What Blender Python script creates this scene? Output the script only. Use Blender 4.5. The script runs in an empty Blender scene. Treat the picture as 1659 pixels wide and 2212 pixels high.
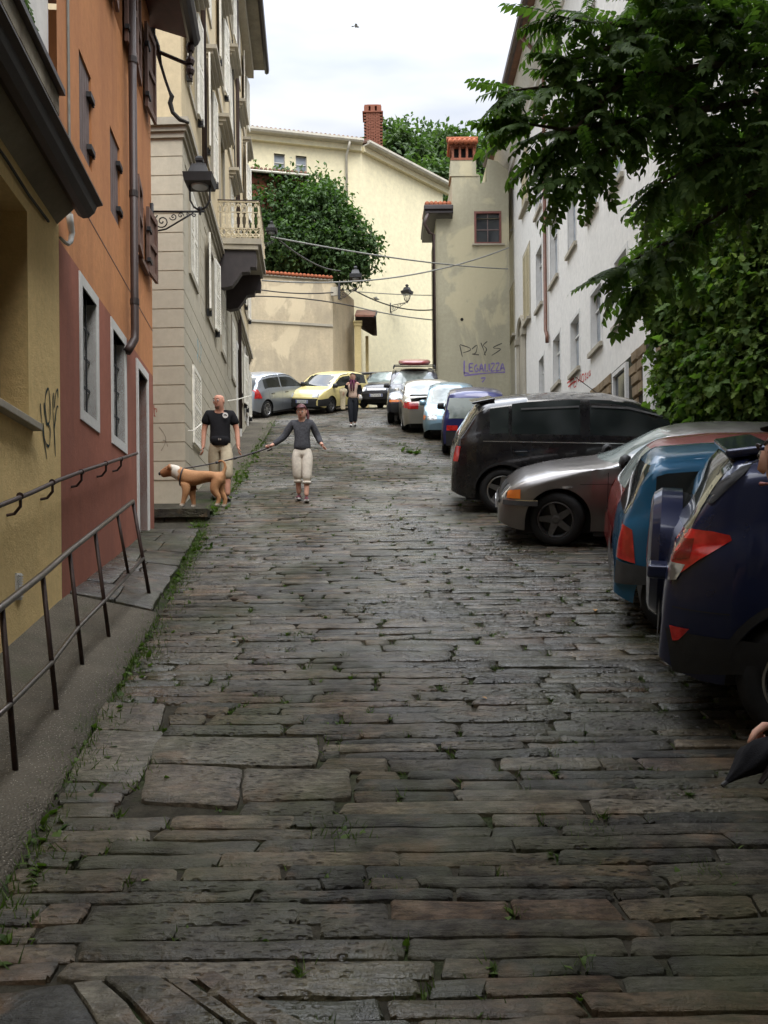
import bpy, bmesh, math, random
from mathutils import Vector, Matrix, noise
V = Vector; R = math.radians; PI = math.pi
rnd = random.Random(7)
SC = bpy.context.scene
COL = SC.collection

# ---------------------------------------------------------------- camera
# pixel units below are those of a 1659 x 2212 view of the photograph
FPX, CX, CY, ROLL, EYE = 1912.4, 829.5, 1253.7, 0.0095, 1.8
cam_d = bpy.data.cameras.new('camera'); cam = bpy.data.objects.new('camera', cam_d); COL.objects.link(cam)
cam_d.sensor_fit = 'VERTICAL'; cam_d.sensor_height = 24.0
cam_d.lens = FPX/2212*24; cam_d.shift_y = (CY-1106)/2212
cam_d.clip_start = 0.05; cam_d.clip_end = 900
cam.matrix_world = Matrix.Translation((0, 0, EYE)) @ Matrix.Rotation(ROLL, 4, 'Y') @ Matrix.Rotation(PI/2, 4, 'X')
SC.camera = cam
SC.render.resolution_x = 768; SC.render.resolution_y = 1024

# ---------------------------------------------------------------- sky and sun (overcast)
SUN_EL, SUN_AZ = R(55), R(152)          # azimuth clockwise from +Y: behind the camera, to its right
w = bpy.data.worlds.new('World'); SC.world = w; w.use_nodes = True
nt = w.node_tree; nt.nodes.clear()
def N(t, **k):
    n = nt.nodes.new(t)
    for a, b in k.items(): setattr(n, a, b)
    return n
out = N('ShaderNodeOutputWorld')
sky = N('ShaderNodeTexSky', sky_type='NISHITA', sun_disc=False, sun_elevation=SUN_EL, sun_rotation=SUN_AZ)
bg1 = N('ShaderNodeBackground'); bg1.inputs[1].default_value = 0.12
nt.links.new(sky.outputs[0], bg1.inputs[0])
tc = N('ShaderNodeTexCoord'); sep = N('ShaderNodeSeparateXYZ'); nt.links.new(tc.outputs['Generated'], sep.inputs[0])
# overcast cloud deck: brighter towards the zenith, broken by soft long bands
mp = N('ShaderNodeMapping'); mp.inputs['Scale'].default_value = (1.3, 1.3, 5.5); mp.inputs['Rotation'].default_value = (0.0, R(7), 0); nt.links.new(tc.outputs['Generated'], mp.inputs[0])
nz = N('ShaderNodeTexNoise'); nz.inputs['Scale'].default_value = 1.7; nz.inputs['Detail'].default_value = 5; nz.inputs['Roughness'].default_value = .5
nt.links.new(mp.outputs[0], nz.inputs[0])
cr = N('ShaderNodeValToRGB'); cr.color_ramp.elements[0].position = .42; cr.color_ramp.elements[1].position = .62
cr.color_ramp.elements[0].color = (.80, .87, 1.0, 1); cr.color_ramp.elements[1].color = (1.25, 1.25, 1.25, 1)
nt.links.new(nz.outputs['Fac'], cr.inputs[0])
mr = N('ShaderNodeFloatCurve'); cv = mr.mapping.curves[0]; mr.mapping.extend = 'HORIZONTAL'
cv.points[0].location = (0, .11); cv.points[1].location = (1, 1)
for a_, b_ in ((.40, .122), (.47, .138), (.53, .175), (.60, .27), (.75, .62)): cv.points.new(a_, b_)
mr.mapping.update(); nt.links.new(sep.outputs['Z'], mr.inputs['Value'])
mm = N('ShaderNodeMath', operation='MULTIPLY'); mm.inputs[1].default_value = 3.6; nt.links.new(mr.outputs[0], mm.inputs[0]); mr = mm
bg2 = N('ShaderNodeBackground'); nt.links.new(cr.outputs[0], bg2.inputs[0]); nt.links.new(mr.outputs[0], bg2.inputs[1])
mx = N('ShaderNodeMixShader'); mx.inputs[0].default_value = .88
nt.links.new(bg1.outputs[0], mx.inputs[1]); nt.links.new(bg2.outputs[0], mx.inputs[2]); nt.links.new(mx.outputs[0], out.inputs[0])
sd = bpy.data.lights.new('sun', 'SUN'); sd.energy = 1.5; sd.angle = R(40); sd.color = (1, .96, .9)
so = bpy.data.objects.new('sun', sd); COL.objects.link(so)
so.rotation_euler = (PI/2-SUN_EL, 0, -SUN_AZ+PI)
so.location = (20, -35, 60)
SC.view_settings.view_transform = 'Standard'; SC.view_settings.look = 'None'
SC.view_settings.exposure = 0.95; SC.view_settings.gamma = 1.0; SC.view_settings.use_curve_mapping = False
SC.render.engine = 'CYCLES'
SC.cycles.max_bounces = 6; SC.cycles.diffuse_bounces = 4; SC.cycles.glossy_bounces = 3; SC.cycles.transmission_bounces = 2; SC.cycles.transparent_max_bounces = 4

# ---------------------------------------------------------------- pixels to places
CR = {1: (0, 0, .3472), 2: (0, 542.2, .3523), 3: (508.3, 223.6, .3881), 4: (508.3, 576, .3881), 5: (1016.5, 0, .4137),
      6: (948.8, 779.3, .4281), 7: (1253.7, 881, .383), 8: (305, 813.2, .2859), 9: (1341.8, 914.9, .19117), 10: (948.8, 833.6, .2451),
      11: (528.6, 779.3, .2941), 12: (379.5, 840.3, .20425), 13: (711.6, 576, .16848), 14: (935.2, 257.5, .2759), 15: (305, 305, .18383),
      16: (474.4, 0, .4085), 0: (0, 0, 1)}
def cp(k, x, y): o = CR[k]; return (o[0]+o[2]*x, o[1]+o[2]*y)
def ray(x, y):
    dx, dy = x-CX, y-CY
    return V(((dx-ROLL*dy)/FPX, 1.0, (-dy-ROLL*dx)/FPX))
def P(x, y, Y): return V((0, 0, EYE)) + ray(x, y)*Y
def proj(p):
    X, Y, Z = p.x, p.y, p.z-EYE
    if Y < .1: Y = .1
    rx, rz = X-ROLL*Z, Z+ROLL*X
    return (CX+FPX*rx/Y, CY-FPX*rz/Y)
def H(Y):
    if Y < 0: return .19*Y
    if Y < 33: return .19*Y+.0017*Y*Y
    z = .19*33+.0017*1089; s = .19+.0034*33
    if Y < 37: t = Y-33; return z+s*t-.022*t*t
    z += s*4-.352; s -= .176
    if Y < 52: return z+s*(Y-37)
    z += s*15
    return z+.34*(Y-52) if Y < 110 else z+.34*58
def GP(x, y):
    r = ray(x, y); f = lambda Y: EYE+r.z*Y-H(Y)
    b = .6
    while f(b) > 0 and b < 40: b += .1
    a = b-.1
    for _ in range(30):
        m = (a+b)/2
        if f(m) > 0: a = m
        else: b = m
    return V((r.x*a, a, H(a)))

# ---------------------------------------------------------------- mesh builder and things
OFF = {}
class MB:
    def __init__(s): s.v = []; s.f = []; s.t = []
    def add(s, vs, fs):
        n = len(s.v); s.v += [V(p) for p in vs]; s.f += [tuple(i+n for i in f) for f in fs]; return s
    def quad(s, a, b, c, d): return s.add([a, b, c, d], [(0, 1, 2, 3)])
    def box(s, lo, hi, M=None):
        x0, y0, z0 = lo; x1, y1, z1 = hi
        vs = [V(p) for p in ((x0,y0,z0),(x1,y0,z0),(x1,y1,z0),(x0,y1,z0),(x0,y0,z1),(x1,y0,z1),(x1,y1,z1),(x0,y1,z1))]
        if M is not None: vs = [M @ p for p in vs]
        return s.add(vs, [(0,3,2,1),(4,5,6,7),(0,1,5,4),(1,2,6,5),(2,3,7,6),(3,0,4,7)])
    def hexa(s, q0, q1):   # two quads (lists of 4), joined
        return s.add(list(q0)+list(q1), [(3,2,1,0),(4,5,6,7),(0,1,5,4),(1,2,6,5),(2,3,7,6),(3,0,4,7)])
    def prism(s, poly, ext):   # poly: list of 3d points, ext: vector
        n = len(poly); e = V(ext)
        return s.add([V(p) for p in poly]+[V(p)+e for p in poly],
                     [tuple(range(n))[::-1], tuple(range(n, 2*n))]+[(i, (i+1) % n, n+(i+1) % n, n+i) for i in range(n)])
    def tube(s, pts, r, n=8, cap=True):
        pts = [V(p) for p in pts]; rs = r if isinstance(r, (list, tuple)) else [r]*len(pts)
        vs = []; up = None
        for i, p in enumerate(pts):
            d = (pts[min(i+1, len(pts)-1)]-pts[max(i-1, 0)])
            d = d.normalized() if d.length > 1e-9 else V((0, 0, 1))
            if up is None: up = V((0, 0, 1)) if abs(d.z) < .9 else V((1, 0, 0))
            a = d.cross(up)
            if a.length < 1e-4: a = d.orthogonal()
            a.normalize(); b = a.cross(d).normalized(); up = b
            vs += [p+(a*math.cos(2*PI*k/n)+b*math.sin(2*PI*k/n))*rs[i] for k in range(n)]
        fs = [(i*n+k, i*n+(k+1) % n, (i+1)*n+(k+1) % n, (i+1)*n+k) for i in range(len(pts)-1) for k in range(n)]
        if cap: fs += [tuple(range(n))[::-1], tuple(range((len(pts)-1)*n, len(pts)*n))]
        return s.add(vs, fs)
    def lathe(s, prof, n=24, M=None, close=False):   # prof: (r, h) about local Z
        vs = []
        for r, h in prof:
            vs += [V((r*math.cos(2*PI*k/n), r*math.sin(2*PI*k/n), h)) for k in range(n)]
        if M is not None: vs = [M @ p for p in vs]
        m = len(prof)
        fs = [(i*n+k, i*n+(k+1) % n, (i+1)*n+(k+1) % n, (i+1)*n+k) for i in range(m-1) for k in range(n)]
        if close: fs += [((m-1)*n+k, (m-1)*n+(k+1) % n, (k+1) % n, k) for k in range(n)]
        else: fs += [tuple(range(n))[::-1], tuple(range((m-1)*n, m*n))]
        return s.add(vs, fs)
    def grid(s, rows, closed=False):
        n = len(rows[0]); m = len(rows)
        vs = [p for r in rows for p in r]
        fs = [(i*n+k, i*n+(k+1) % n, (i+1)*n+(k+1) % n, (i+1)*n+k) for i in range(m-1) for k in range(n if closed else n-1)]
        return s.add(vs, fs)
    def mesh(s, name, off=None, smooth=False):
        me = bpy.data.meshes.new(name); o = off or V((0, 0, 0))
        me.from_pydata([tuple(p-o) for p in s.v], [], s.f); me.update()
        if smooth: me.polygons.foreach_set('use_smooth', [True]*len(me.polygons))
        return me
    def build(s, name, mat, parent=None, smooth=False, bevel=0, sharp=None, kind=None):
        off = OFF.get(parent.name, V((0, 0, 0))) if parent else V((0, 0, 0))
        me = s.mesh(name, off, smooth or sharp is not None)
        if mat: me.materials.append(mat)
        o = bpy.data.objects.new(name, me); COL.objects.link(o)
        if sharp is not None: me.set_sharp_from_angle(angle=R(sharp))
        if parent: o.parent = parent; OFF[o.name] = off
        if bevel:
            md = o.modifiers.new('bevel', 'BEVEL'); md.width = bevel; md.segments = 2; md.limit_method = 'ANGLE'; md.angle_limit = R(40)
            me.polygons.foreach_set('use_smooth', [True]*len(me.polygons)); md.harden_normals = True
        if kind: o['kind'] = kind
        return o
def tag(o, label, cat=None, group=None, kind=None):
    if label: o['label'] = label
    if cat: o['category'] = cat
    if group: o['group'] = group
    if kind: o['kind'] = kind
    return o
def thing(name, label, cat, loc=(0, 0, 0), rot=None, group=None, world=True):
    """Empty at the base of a thing; world=True: its parts are given in world coordinates."""
    o = bpy.data.objects.new(name, None); COL.objects.link(o); o.location = loc; o.empty_display_size = .2
    if rot is not None: o.rotation_euler = rot
    OFF[o.name] = V(loc) if world else V((0, 0, 0))
    return tag(o, label, cat, group)
def copy_child(o, parent, M=None):
    c = o.copy(); COL.objects.link(c); c.parent = parent
    if M is not None: c.matrix_local = M
    for ch in o.children: copy_child(ch, c)
    return c
def frame(o, x, y, z):
    return Matrix(((x[0], y[0], z[0], o[0]), (x[1], y[1], z[1], o[1]), (x[2], y[2], z[2], o[2]), (0, 0, 0, 1)))

# ---------------------------------------------------------------- materials
class MT:
    def __init__(s, name, rough=.8, spec=.5):
        s.m = bpy.data.materials.new(name); s.m.use_nodes = True; s.t = s.m.node_tree
        s.b = s.t.nodes['Principled BSDF']; s.b.inputs['Roughness'].default_value = rough; s.b.inputs['Specular IOR Level'].default_value = spec
        s._c = None
    def n(s, t, ins=None, **k):
        n = s.t.nodes.new(t)
        for a, b in k.items(): setattr(n, a, b)
        for a, b in (ins or {}).items():
            if hasattr(b, 'is_linked'): s.t.links.new(b, n.inputs[a])
            else: n.inputs[a].default_value = b
        return n
    def co(s, scale=(1, 1, 1), rot=(0, 0, 0), kind='Object'):
        if s._c is None: s._c = s.n('ShaderNodeTexCoord')
        return s.n('ShaderNodeMapping', {0: s._c.outputs[kind], 'Scale': scale, 'Rotation': rot}).outputs[0]
    def noise(s, scale, detail=4, rough=.55, co=None, dist=0):
        return s.n('ShaderNodeTexNoise', {'Vector': co or s.co(), 'Scale': scale, 'Detail': detail, 'Roughness': rough, 'Distortion': dist}).outputs['Fac']
    def vor(s, scale, co=None, feature='F1', rand=1):
        return s.n('ShaderNodeTexVoronoi', {'Vector': co or s.co(), 'Scale': scale, 'Randomness': rand}, feature=feature).outputs['Distance']
    def ramp(s, f, stops):
        n = s.n('ShaderNodeValToRGB', {0: f}); e = n.color_ramp.elements
        while len(e) < len(stops): e.new(.5)
        for i, (p, c) in enumerate(stops):
            e[i].position = p; e[i].color = c if len(c) == 4 else (*c, 1)
        return n.outputs[0]
    def fr(s, f, a, b, lo=0, hi=1): return s.n('ShaderNodeMapRange', {0: f, 1: a, 2: b, 3: lo, 4: hi}).outputs[0]
    def mix(s, f, a, b, mode='MIX'):
        n = s.n('ShaderNodeMix', data_type='RGBA', blend_type=mode)
        for i, x in ((0, f), (6, a), (7, b)):
            if hasattr(x, 'is_linked'): s.t.links.new(x, n.inputs[i])
            else: n.inputs[i].default_value = x if isinstance(x, (int, float)) else (*x[:3], 1)
        return n.outputs[2]
    def math(s, op, a, b=0): return s.n('ShaderNodeMath', {0: a, 1: b}, operation=op).outputs[0]
    def set(s, **k):
        for a, x in k.items():
            i = s.b.inputs[a.replace('_', ' ')]
            if hasattr(x, 'is_linked'): s.t.links.new(x, i)
            else: i.default_value = (*x, 1) if isinstance(x, tuple) and len(x) == 3 else x
        return s
    def bump(s, h, strength=.3, dist=.02):
        n = s.n('ShaderNodeBump', {'Height': h, 'Strength': strength, 'Distance': dist}); s.t.links.new(n.outputs[0], s.b.inputs['Normal']); return s
def dk(c, k): return tuple(x*k for x in c)
def plain(name, c, rough=.6, spec=.5, var=.25, scale=6, bump=.1, metal=0, coat=0):
    m = MT(name, rough, spec)
    f = m.noise(scale, 6, .6)
    m.set(Base_Color=m.mix(m.fr(f, .3, .7), dk(c, 1-var), dk(c, 1+var)), Metallic=metal, Coat_Weight=coat)
    if bump: m.bump(m.noise(scale*9, 3), bump, .01)
    return m.m
def plaster(name, c, stain=None, sc=1.0, amount=.5, bump=.35, patch=None, streak=.5):
    """rendered wall: broad blotches, run-down streaks, patches of another render, grain"""
    m = MT(name, .92, .25)
    stain = stain or dk(c, .55)
    a = m.fr(m.noise(.55*sc, 6, .62), .38, .68)
    b = m.fr(m.noise(1.0, 6, .65, m.co((2.6*sc, 2.6*sc, .28*sc))), .45, .75)
    f = m.noise(14*sc, 5, .7)
    col = m.mix(m.fr(f, .3, .7), dk(c, .88), dk(c, 1.1))
    col = m.mix(m.math('MULTIPLY', a, amount), col, stain)
    col = m.mix(m.math('MULTIPLY', b, streak*amount), col, dk(stain, .8))
    if patch:
        pch = m.fr(m.noise(.8*sc, 5, .6, m.co((1, 1, .6), (.3, .8, 1.9)), .6), .54, .58)
        col = m.mix(m.math('MULTIPLY', pch, patch[1]), col, patch[0])
    m.set(Base_Color=col)
    h = m.math('ADD', m.noise(45*sc, 4, .7), m.math('MULTIPLY', m.noise(4*sc, 4, .6), 1.6))
    m.bump(h, bump, .012)
    return m.m
M = {}
M['yellow'] = plaster('ochre_roughcast', (.80, .59, .27), (.60, .45, .21), 1.4, .5, .6)
M['cream'] = plaster('pale_yellow_render', (.76, .69, .47), (.62, .56, .39), .35, .4, .04)
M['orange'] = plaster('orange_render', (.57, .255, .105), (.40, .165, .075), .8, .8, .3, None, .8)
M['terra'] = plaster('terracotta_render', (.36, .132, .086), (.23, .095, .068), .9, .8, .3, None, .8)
M['beige'] = plaster('beige_render', (.49, .445, .345), (.36, .33, .26), .5, .55, .15)
M['beige_hi'] = plaster('sandy_render', (.56, .46, .29), (.44, .37, .25), .5, .4, .12)
M['white_wall'] = plaster('white_render', (.72, .70, .66), (.60, .59, .56), .35, .3, .04)
M['old'] = plaster('weathered_garden_render', (.52, .43, .29), (.30, .26, .195), .8, .75, .5, ((.62, .52, .35), .7), .6)
M['grey_old'] = plaster('grey_olive_render', (.40, .37, .265), (.29, .27, .195), .5, .7, .3, ((.52, .46, .30), .6), .6)
M['portal'] = plaster('portal_yellow_render', (.62, .50, .25), None, 1, .35, .15)
M['stain'] = plaster('stained_concrete', (.40, .36, .28), (.13, .105, .075), 2.2, .95, .5, None, 1)
M['trim'] = plaster('white_painted_trim', (.66, .65, .62), (.50, .49, .46), 2, .4, .12)
M['stone_trim'] = plaster('grey_stone_trim', (.42, .38, .30), (.26, .24, .2), 1.5, .5, .2)
M['shut_white'] = plain('peeling_white_paint', (.78, .75, .66), .6, .4, .18, 9, .2)
M['shut_cream'] = plain('cream_shutter_paint', (.52, .46, .31), .6, .4, .12, 9, .1)
M['shut_lilac'] = plain('faded_brown_shutter', (.145, .105, .098), .7, .4, .22, 7, .2)
M['shut_brown'] = plain('brown_shutter', (.165, .095, .072), .65, .4, .25, 7, .2)
M['wood_red'] = plain('red_brown_window_wood', (.155, .055, .042), .6, .4, .2, 9, .1)
M['iron'] = plain('black_iron', (.018, .018, .02), .55, .5, .3, 12, .15)
M['rail_iron'] = plain('rusty_brown_iron', (.040, .022, .018), .5, .5, .5, 14, .3, .3)
M['rail_worn'] = plain('worn_steel_rail', (.13, .115, .105), .28, .5, .35, 14, .15, .85)
M['gutter'] = plain('dark_painted_gutter', (.028, .020, .020), .5, .5, .3, 5, .1)
M['pipe_brown'] = plain('brown_copper_pipe', (.15, .062, .034), .5, .5, .3, 4, .1)
M['pipe_dark'] = plain('dark_brown_pipe', (.050, .030, .026), .5, .5, .3, 4, .1)
M['pipe_light'] = plain('pale_zinc_pipe', (.48, .45, .37), .5, .5, .15, 4, .1)
M['wire'] = plain('grey_cable', (.20, .20, .18), .7, .3, .2, 9, 0)
M['wire_dark'] = plain('dark_cable', (.045, .042, .038), .7, .3, .2, 9, 0)
M['dark_in'] = plain('dark_interior', (.02, .019, .018), .9, .1, .2, 3, 0)
M['tile'] = plaster('terracotta_roof_tile', (.40, .12, .055), (.20, .085, .05), 3, .6, .3)
M['tile_old'] = plaster('old_roof_tile', (.23, .12, .08), (.09, .07, .055), 3, .8, .3)
M['brick_old'] = plaster('old_red_brick', (.30, .11, .065), (.14, .065, .045), 2.5, .8, .6)
M['soffit'] = plaster('dirty_soffit', (.30, .27, .20), (.14, .12, .09), 1.2, .8, .3)
M['redwood'] = plain('dark_red_eave_boards', (.080, .024, .020), .6, .4, .25, 6, .1)
M['glass'] = (lambda m: m.set(Base_Color=(.03, .035, .04), Roughness=.06, Specular_IOR_Level=.8).m)(MT('window_glass'))
M['glass_grey'] = (lambda m: m.set(Base_Color=m.mix(m.fr(m.noise(1.4, 2), .4, .6), (.20, .23, .26), (.34, .37, .40)), Roughness=.15).m)(MT('curtained_glass'))
M['glass_mid'] = (lambda m: m.set(Base_Color=m.mix(m.fr(m.noise(2.5, 3), .4, .6), (.07, .085, .075), (.17, .19, .17)), Roughness=.12).m)(MT('greenish_glass'))  # pale green tone put into the pane colour, behind the bars
M['sandstone'] = plaster('sandstone_block', (.27, .20, .12), (.15, .115, .075), 2.5, .7, .6)
M['timber'] = plain('dark_porch_timber', (.055, .038, .034), .8, .3, .3, 8, .3)
M['copper_red'] = plain('rusty_porch_sheet', (.20, .085, .055), .6, .4, .4, 3, .2)
def wall_soil():
    m = MT('joint_soil', .95, .2)
    a = m.noise(9, 6, .7); b = m.noise(2.2, 4)
    c = m.mix(m.fr(a, .35, .65), (.022, .020, .014), (.055, .048, .034))
    c = m.mix(m.fr(b, .50, .66), c, m.mix(m.fr(a, .4, .6), (.014, .022, .006), (.034, .046, .014)))
    m.set(Base_Color=c); m.bump(m.noise(40, 5, .7), .8, .02); return m.m
M['soil'] = wall_soil()
def paving():
    m = MT('worn_sandstone_setts', .5, .5)
    at = m.n('ShaderNodeAttribute', attribute_name='tint')
    sp = m.n('ShaderNodeSeparateColor', {0: at.outputs['Color']})
    base = m.ramp(sp.outputs[0], [(0, (.034, .033, .028)), (.3, (.066, .060, .046)), (.5, (.052, .045, .032)), (.70, (.118, .088, .054)), (.88, (.138, .122, .092)), (1, (.090, .060, .038))])
    c1 = m.co((1, 1, 1)); f = m.noise(5, 7, .7, c1); f2 = m.noise(26, 5, .7, m.co((.5, 1.6, 1)))
    col = m.mix(m.fr(f, .34, .66), dk((1, 1, 1), .42), dk((1, 1, 1), 1.55))
    col = m.mix(1.0, base, col, 'MULTIPLY')
    col = m.mix(m.fr(f2, .42, .58, .85, 0), col, m.mix(1.0, col, (.34, .32, .29), 'MULTIPLY'))
    # brown oxide bloom and mossy film of their own shapes
    col = m.mix(m.fr(m.noise(3.1, 5, .6, m.co((1, 1.5, 1), (0, 0, .5))), .56, .7, 0, .55), col, (.17, .105, .06))
    col = m.mix(m.fr(m.noise(1.3, 6, .7), .44, .66, 0, .68), col, (.046, .050, .021))
    # dressing pits: small elongated chisel marks, only on some stones
    pit = m.fr(m.vor(24, m.co((.85, 1.7, 1), (0, 0, .12)), rand=.9), .16, .40)
    pamt = m.fr(m.noise(1.1, 2, .5, m.co((1, 1, 1), (.2, 0, 2))), .46, .56)
    lay = m.noise(1, 5, .62, m.co((2.2, 26, 5)), .4)
    h = m.math('ADD', m.math('MULTIPLY', f, .9), m.math('MULTIPLY', lay, .9))
    h = m.math('ADD', h, m.math('MULTIPLY', m.math('MULTIPLY', pit, pamt), .55))
    h = m.math('ADD', h, m.math('MULTIPLY', m.noise(70, 3, .6), .30))
    col = m.mix(m.math('MULTIPLY', m.fr(pit, .0, .6, 1, 0), m.math('MULTIPLY', pamt, .9)), col, (.022, .019, .015))  # darkening put into the colour, follows the recesses of the pit bump
    wet = m.noise(.42, 4, .6, m.co((1, .5, 1), (0, 0, .3)))
    wet2 = m.noise(7, 4, .6)
    rough = m.math('ADD', m.fr(wet, .44, .60, .68, .21), m.fr(wet2, .35, .65, -.10, .14))
    m.set(Base_Color=col, Roughness=rough, Specular_IOR_Level=m.fr(wet, .42, .6, .22, .68))
    m.bump(h, .8, .026); return m.m
M['paving'] = paving()
def concrete():
    m = MT('washed_concrete', .9, .3)
    a = m.noise(1.3, 6, .65); sp = m.vor(70); s2 = m.noise(120, 2)
    c = m.mix(m.fr(a, .35, .65), (.055, .047, .034), (.105, .090, .066))
    c = m.mix(m.fr(sp, .12, .28, .85, 0), c, m.mix(m.fr(s2, .4, .6), (.06, .05, .04), (.40, .36, .29)))
    c = m.mix(m.fr(m.noise(2.3, 5), .55, .7, 0, .6), c, (.05, .055, .03))
    m.set(Base_Color=c); m.bump(m.math('ADD', sp, m.math('MULTIPLY', a, 2)), .6, .012); return m.m
M['concrete'] = concrete()
def leafmat(name, c, c2, trans=.25, rough=.62):
    m = MT(name, rough, .2)
    at = m.n('ShaderNodeAttribute', attribute_name='tint'); sp = m.n('ShaderNodeSeparateColor', {0: at.outputs['Color']})
    col = m.mix(sp.outputs[0], c, c2)
    m.set(Base_Color=col)
    tr = m.n('ShaderNodeBsdfTranslucent', {'Color': m.mix(.0, m.mix(1, col, (1.5, 1.9, .7), 'MULTIPLY'), c)})
    ms = m.n('ShaderNodeMixShader', {0: trans, 1: m.b.outputs[0], 2: tr.outputs[0]})
    m.t.links.new(ms.outputs[0], m.t.nodes['Material Output'].inputs[0]); return m.m
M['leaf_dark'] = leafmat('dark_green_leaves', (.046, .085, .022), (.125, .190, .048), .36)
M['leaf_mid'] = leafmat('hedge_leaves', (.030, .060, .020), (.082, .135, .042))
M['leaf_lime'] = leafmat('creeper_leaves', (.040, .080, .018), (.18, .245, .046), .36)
M['leaf_far'] = leafmat('hill_tree_leaves', (.036, .066, .026), (.095, .140, .050))
M['grass'] = leafmat('grass_blades', (.030, .055, .012), (.095, .14, .030), .3)
M['bark'] = plain('brown_bark', (.075, .055, .038), .9, .2, .4, 12, .6)
# ================================================================ ground, road, pavement
def XL(Y): return -1.36-.113*(Y-2.9) if Y < 13 else -2.50-.070*(Y-13)     # left edge of the setts
g = MB(); xs = [-160, -60, -25, -10, -5, -2, 0, 2, 5, 9, 25, 60, 160]
ys = [-120, -40, -15, -6, -2, 0]+[1+i for i in range(0, 52)]+[56, 60, 66, 72, 80, 90, 100, 110, 160, 260]
rows = []
for y in ys:
    rows.append([V((x, y, H(y)-.022)) for x in xs])
g.grid(rows); ground = g.build('ground', M['soil'], smooth=True); ground['kind'] = 'structure'

def tint_mesh(me, vals):
    """one random tint per vertex (same inside a piece): colour variation from stone to stone"""
    a = me.color_attributes.new('tint', 'FLOAT_COLOR', 'POINT')
    flat = []
    for t in vals: flat += [t[0], t[1], t[2], 1.0]
    a.data.foreach_set('color', flat)
def stone(mb, q, tint, seed, lift=0, th=.09, dens=.11, bulge=.010):
    """sett from 4 ground corners (counter-clockwise x,y): uneven top grid, worn edges, sides"""
    L = (V(q[1])-V(q[0])).length; W = (V(q[3])-V(q[0])).length
    nx = max(3, min(9, int(L/dens)+2)); ny = 4 if W < .26 else 6
    tilt = V((rnd.uniform(-.008, .008), rnd.uniform(-.03, .03)))
    us = [0, .035*min(1, .5/L)]+[(i)/(nx-2) for i in range(1, nx-2)]+[1-.035*min(1, .5/L), 1]
    vs_ = [0, .10*min(1, .14/W)]+[(i)/(ny-2) for i in range(1, ny-2)]+[1-.10*min(1, .14/W), 1]
    rowsv = []; c = (V(q[0])+V(q[1])+V(q[2])+V(q[3]))/4
    amp = min(.020, W*.13)
    for j, v in enumerate(vs_):
        row = []
        for i, u in enumerate(us):
            a = V(q[0]).lerp(V(q[1]), u); b = V(q[3]).lerp(V(q[2]), u); p = a.lerp(b, v)
            k = noise.noise_vector(V((p.x*6.5+seed*.37, p.y*6.5, seed*1.7)))
            e = 1 if (j in (0, len(vs_)-1) or i in (0, len(us)-1)) else .6
            x, y = p.x+k.x*amp*e, p.y+k.y*amp*e
            cor = (i in (0, len(us)-1)) and (j in (0, len(vs_)-1))
            if cor: x += (c.x-x)*min(.03/L, .2); y += (c.y-y)*min(.02/W, .2)
            z = H(p.y)+lift+tilt.x*(p.x-c.x)+tilt.y*(p.y-c.y)+k.z*bulge
            if j in (0, len(vs_)-1) or i in (0, len(us)-1): z -= .008
            row.append(V((x, y, z)))
        rowsv.append(row)
    n0 = len(mb.v)
    mb.grid(rowsv)
    ring = rowsv[0]+[r[-1] for r in rowsv[1:]]+rowsv[-1][-2::-1]+[r[0] for r in rowsv[-2:0:-1]]
    low = [V((p.x, p.y, p.z-th)) for p in ring]; m = len(ring)
    n1 = len(mb.v); mb.add(ring+low, [(i, m+i, m+(i+1) % m, (i+1) % m) for i in range(m)])
    mb.t += [tint]*(len(mb.v)-n0)
road = thing('road', None, None, (0, 3, H(3))); road['kind'] = 'structure'
quads = []
def gq(*pts): return [tuple(GP(*p).xy) for p in pts]
# slabs that stand out in the photograph, by their corners (front-left, front-right, back-right, back-left)
spec = [gq((322, 1649), (682, 1655), (686, 1593), (338, 1592)), gq((303, 1728), (512, 1741), (521, 1660), (322, 1652)),
        gq((524, 1730), (757, 1722), (757, 1662), (528, 1662)), gq((142, 1682), (300, 1688), (352, 1585), (205, 1580)),
        gq((182, 1572), (345, 1578), (360, 1524), (213, 1520)),
        gq((-60, 2230), (230, 2230), (150, 2125), (-20, 2140)), gq((232, 2230), (330, 2230), (215, 2112), (152, 2118)),
        gq((345, 2230), (505, 2230), (335, 2105), (228, 2108)), gq((520, 2230), (560, 2230), (400, 2110), (350, 2110)),
        gq((570, 2230), (690, 2230), (455, 2095), (408, 2100))]
spec[5] = [(a, min(b, 9)) for a, b in spec[5]]
sbox = [(min(p[0] for p in q), max(p[0] for p in q), min(p[1] for p in q), max(p[1] for p in q)) for q in spec]
diag_y = max(s[3] for s in sbox[5:])-.07; diag_x = max(p[0] for p in spec[9][2:])
for i, q in enumerate(spec): quads.append((q, 0.008 if i < 5 else .004))
Y = 2.05; row_i = 0
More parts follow.
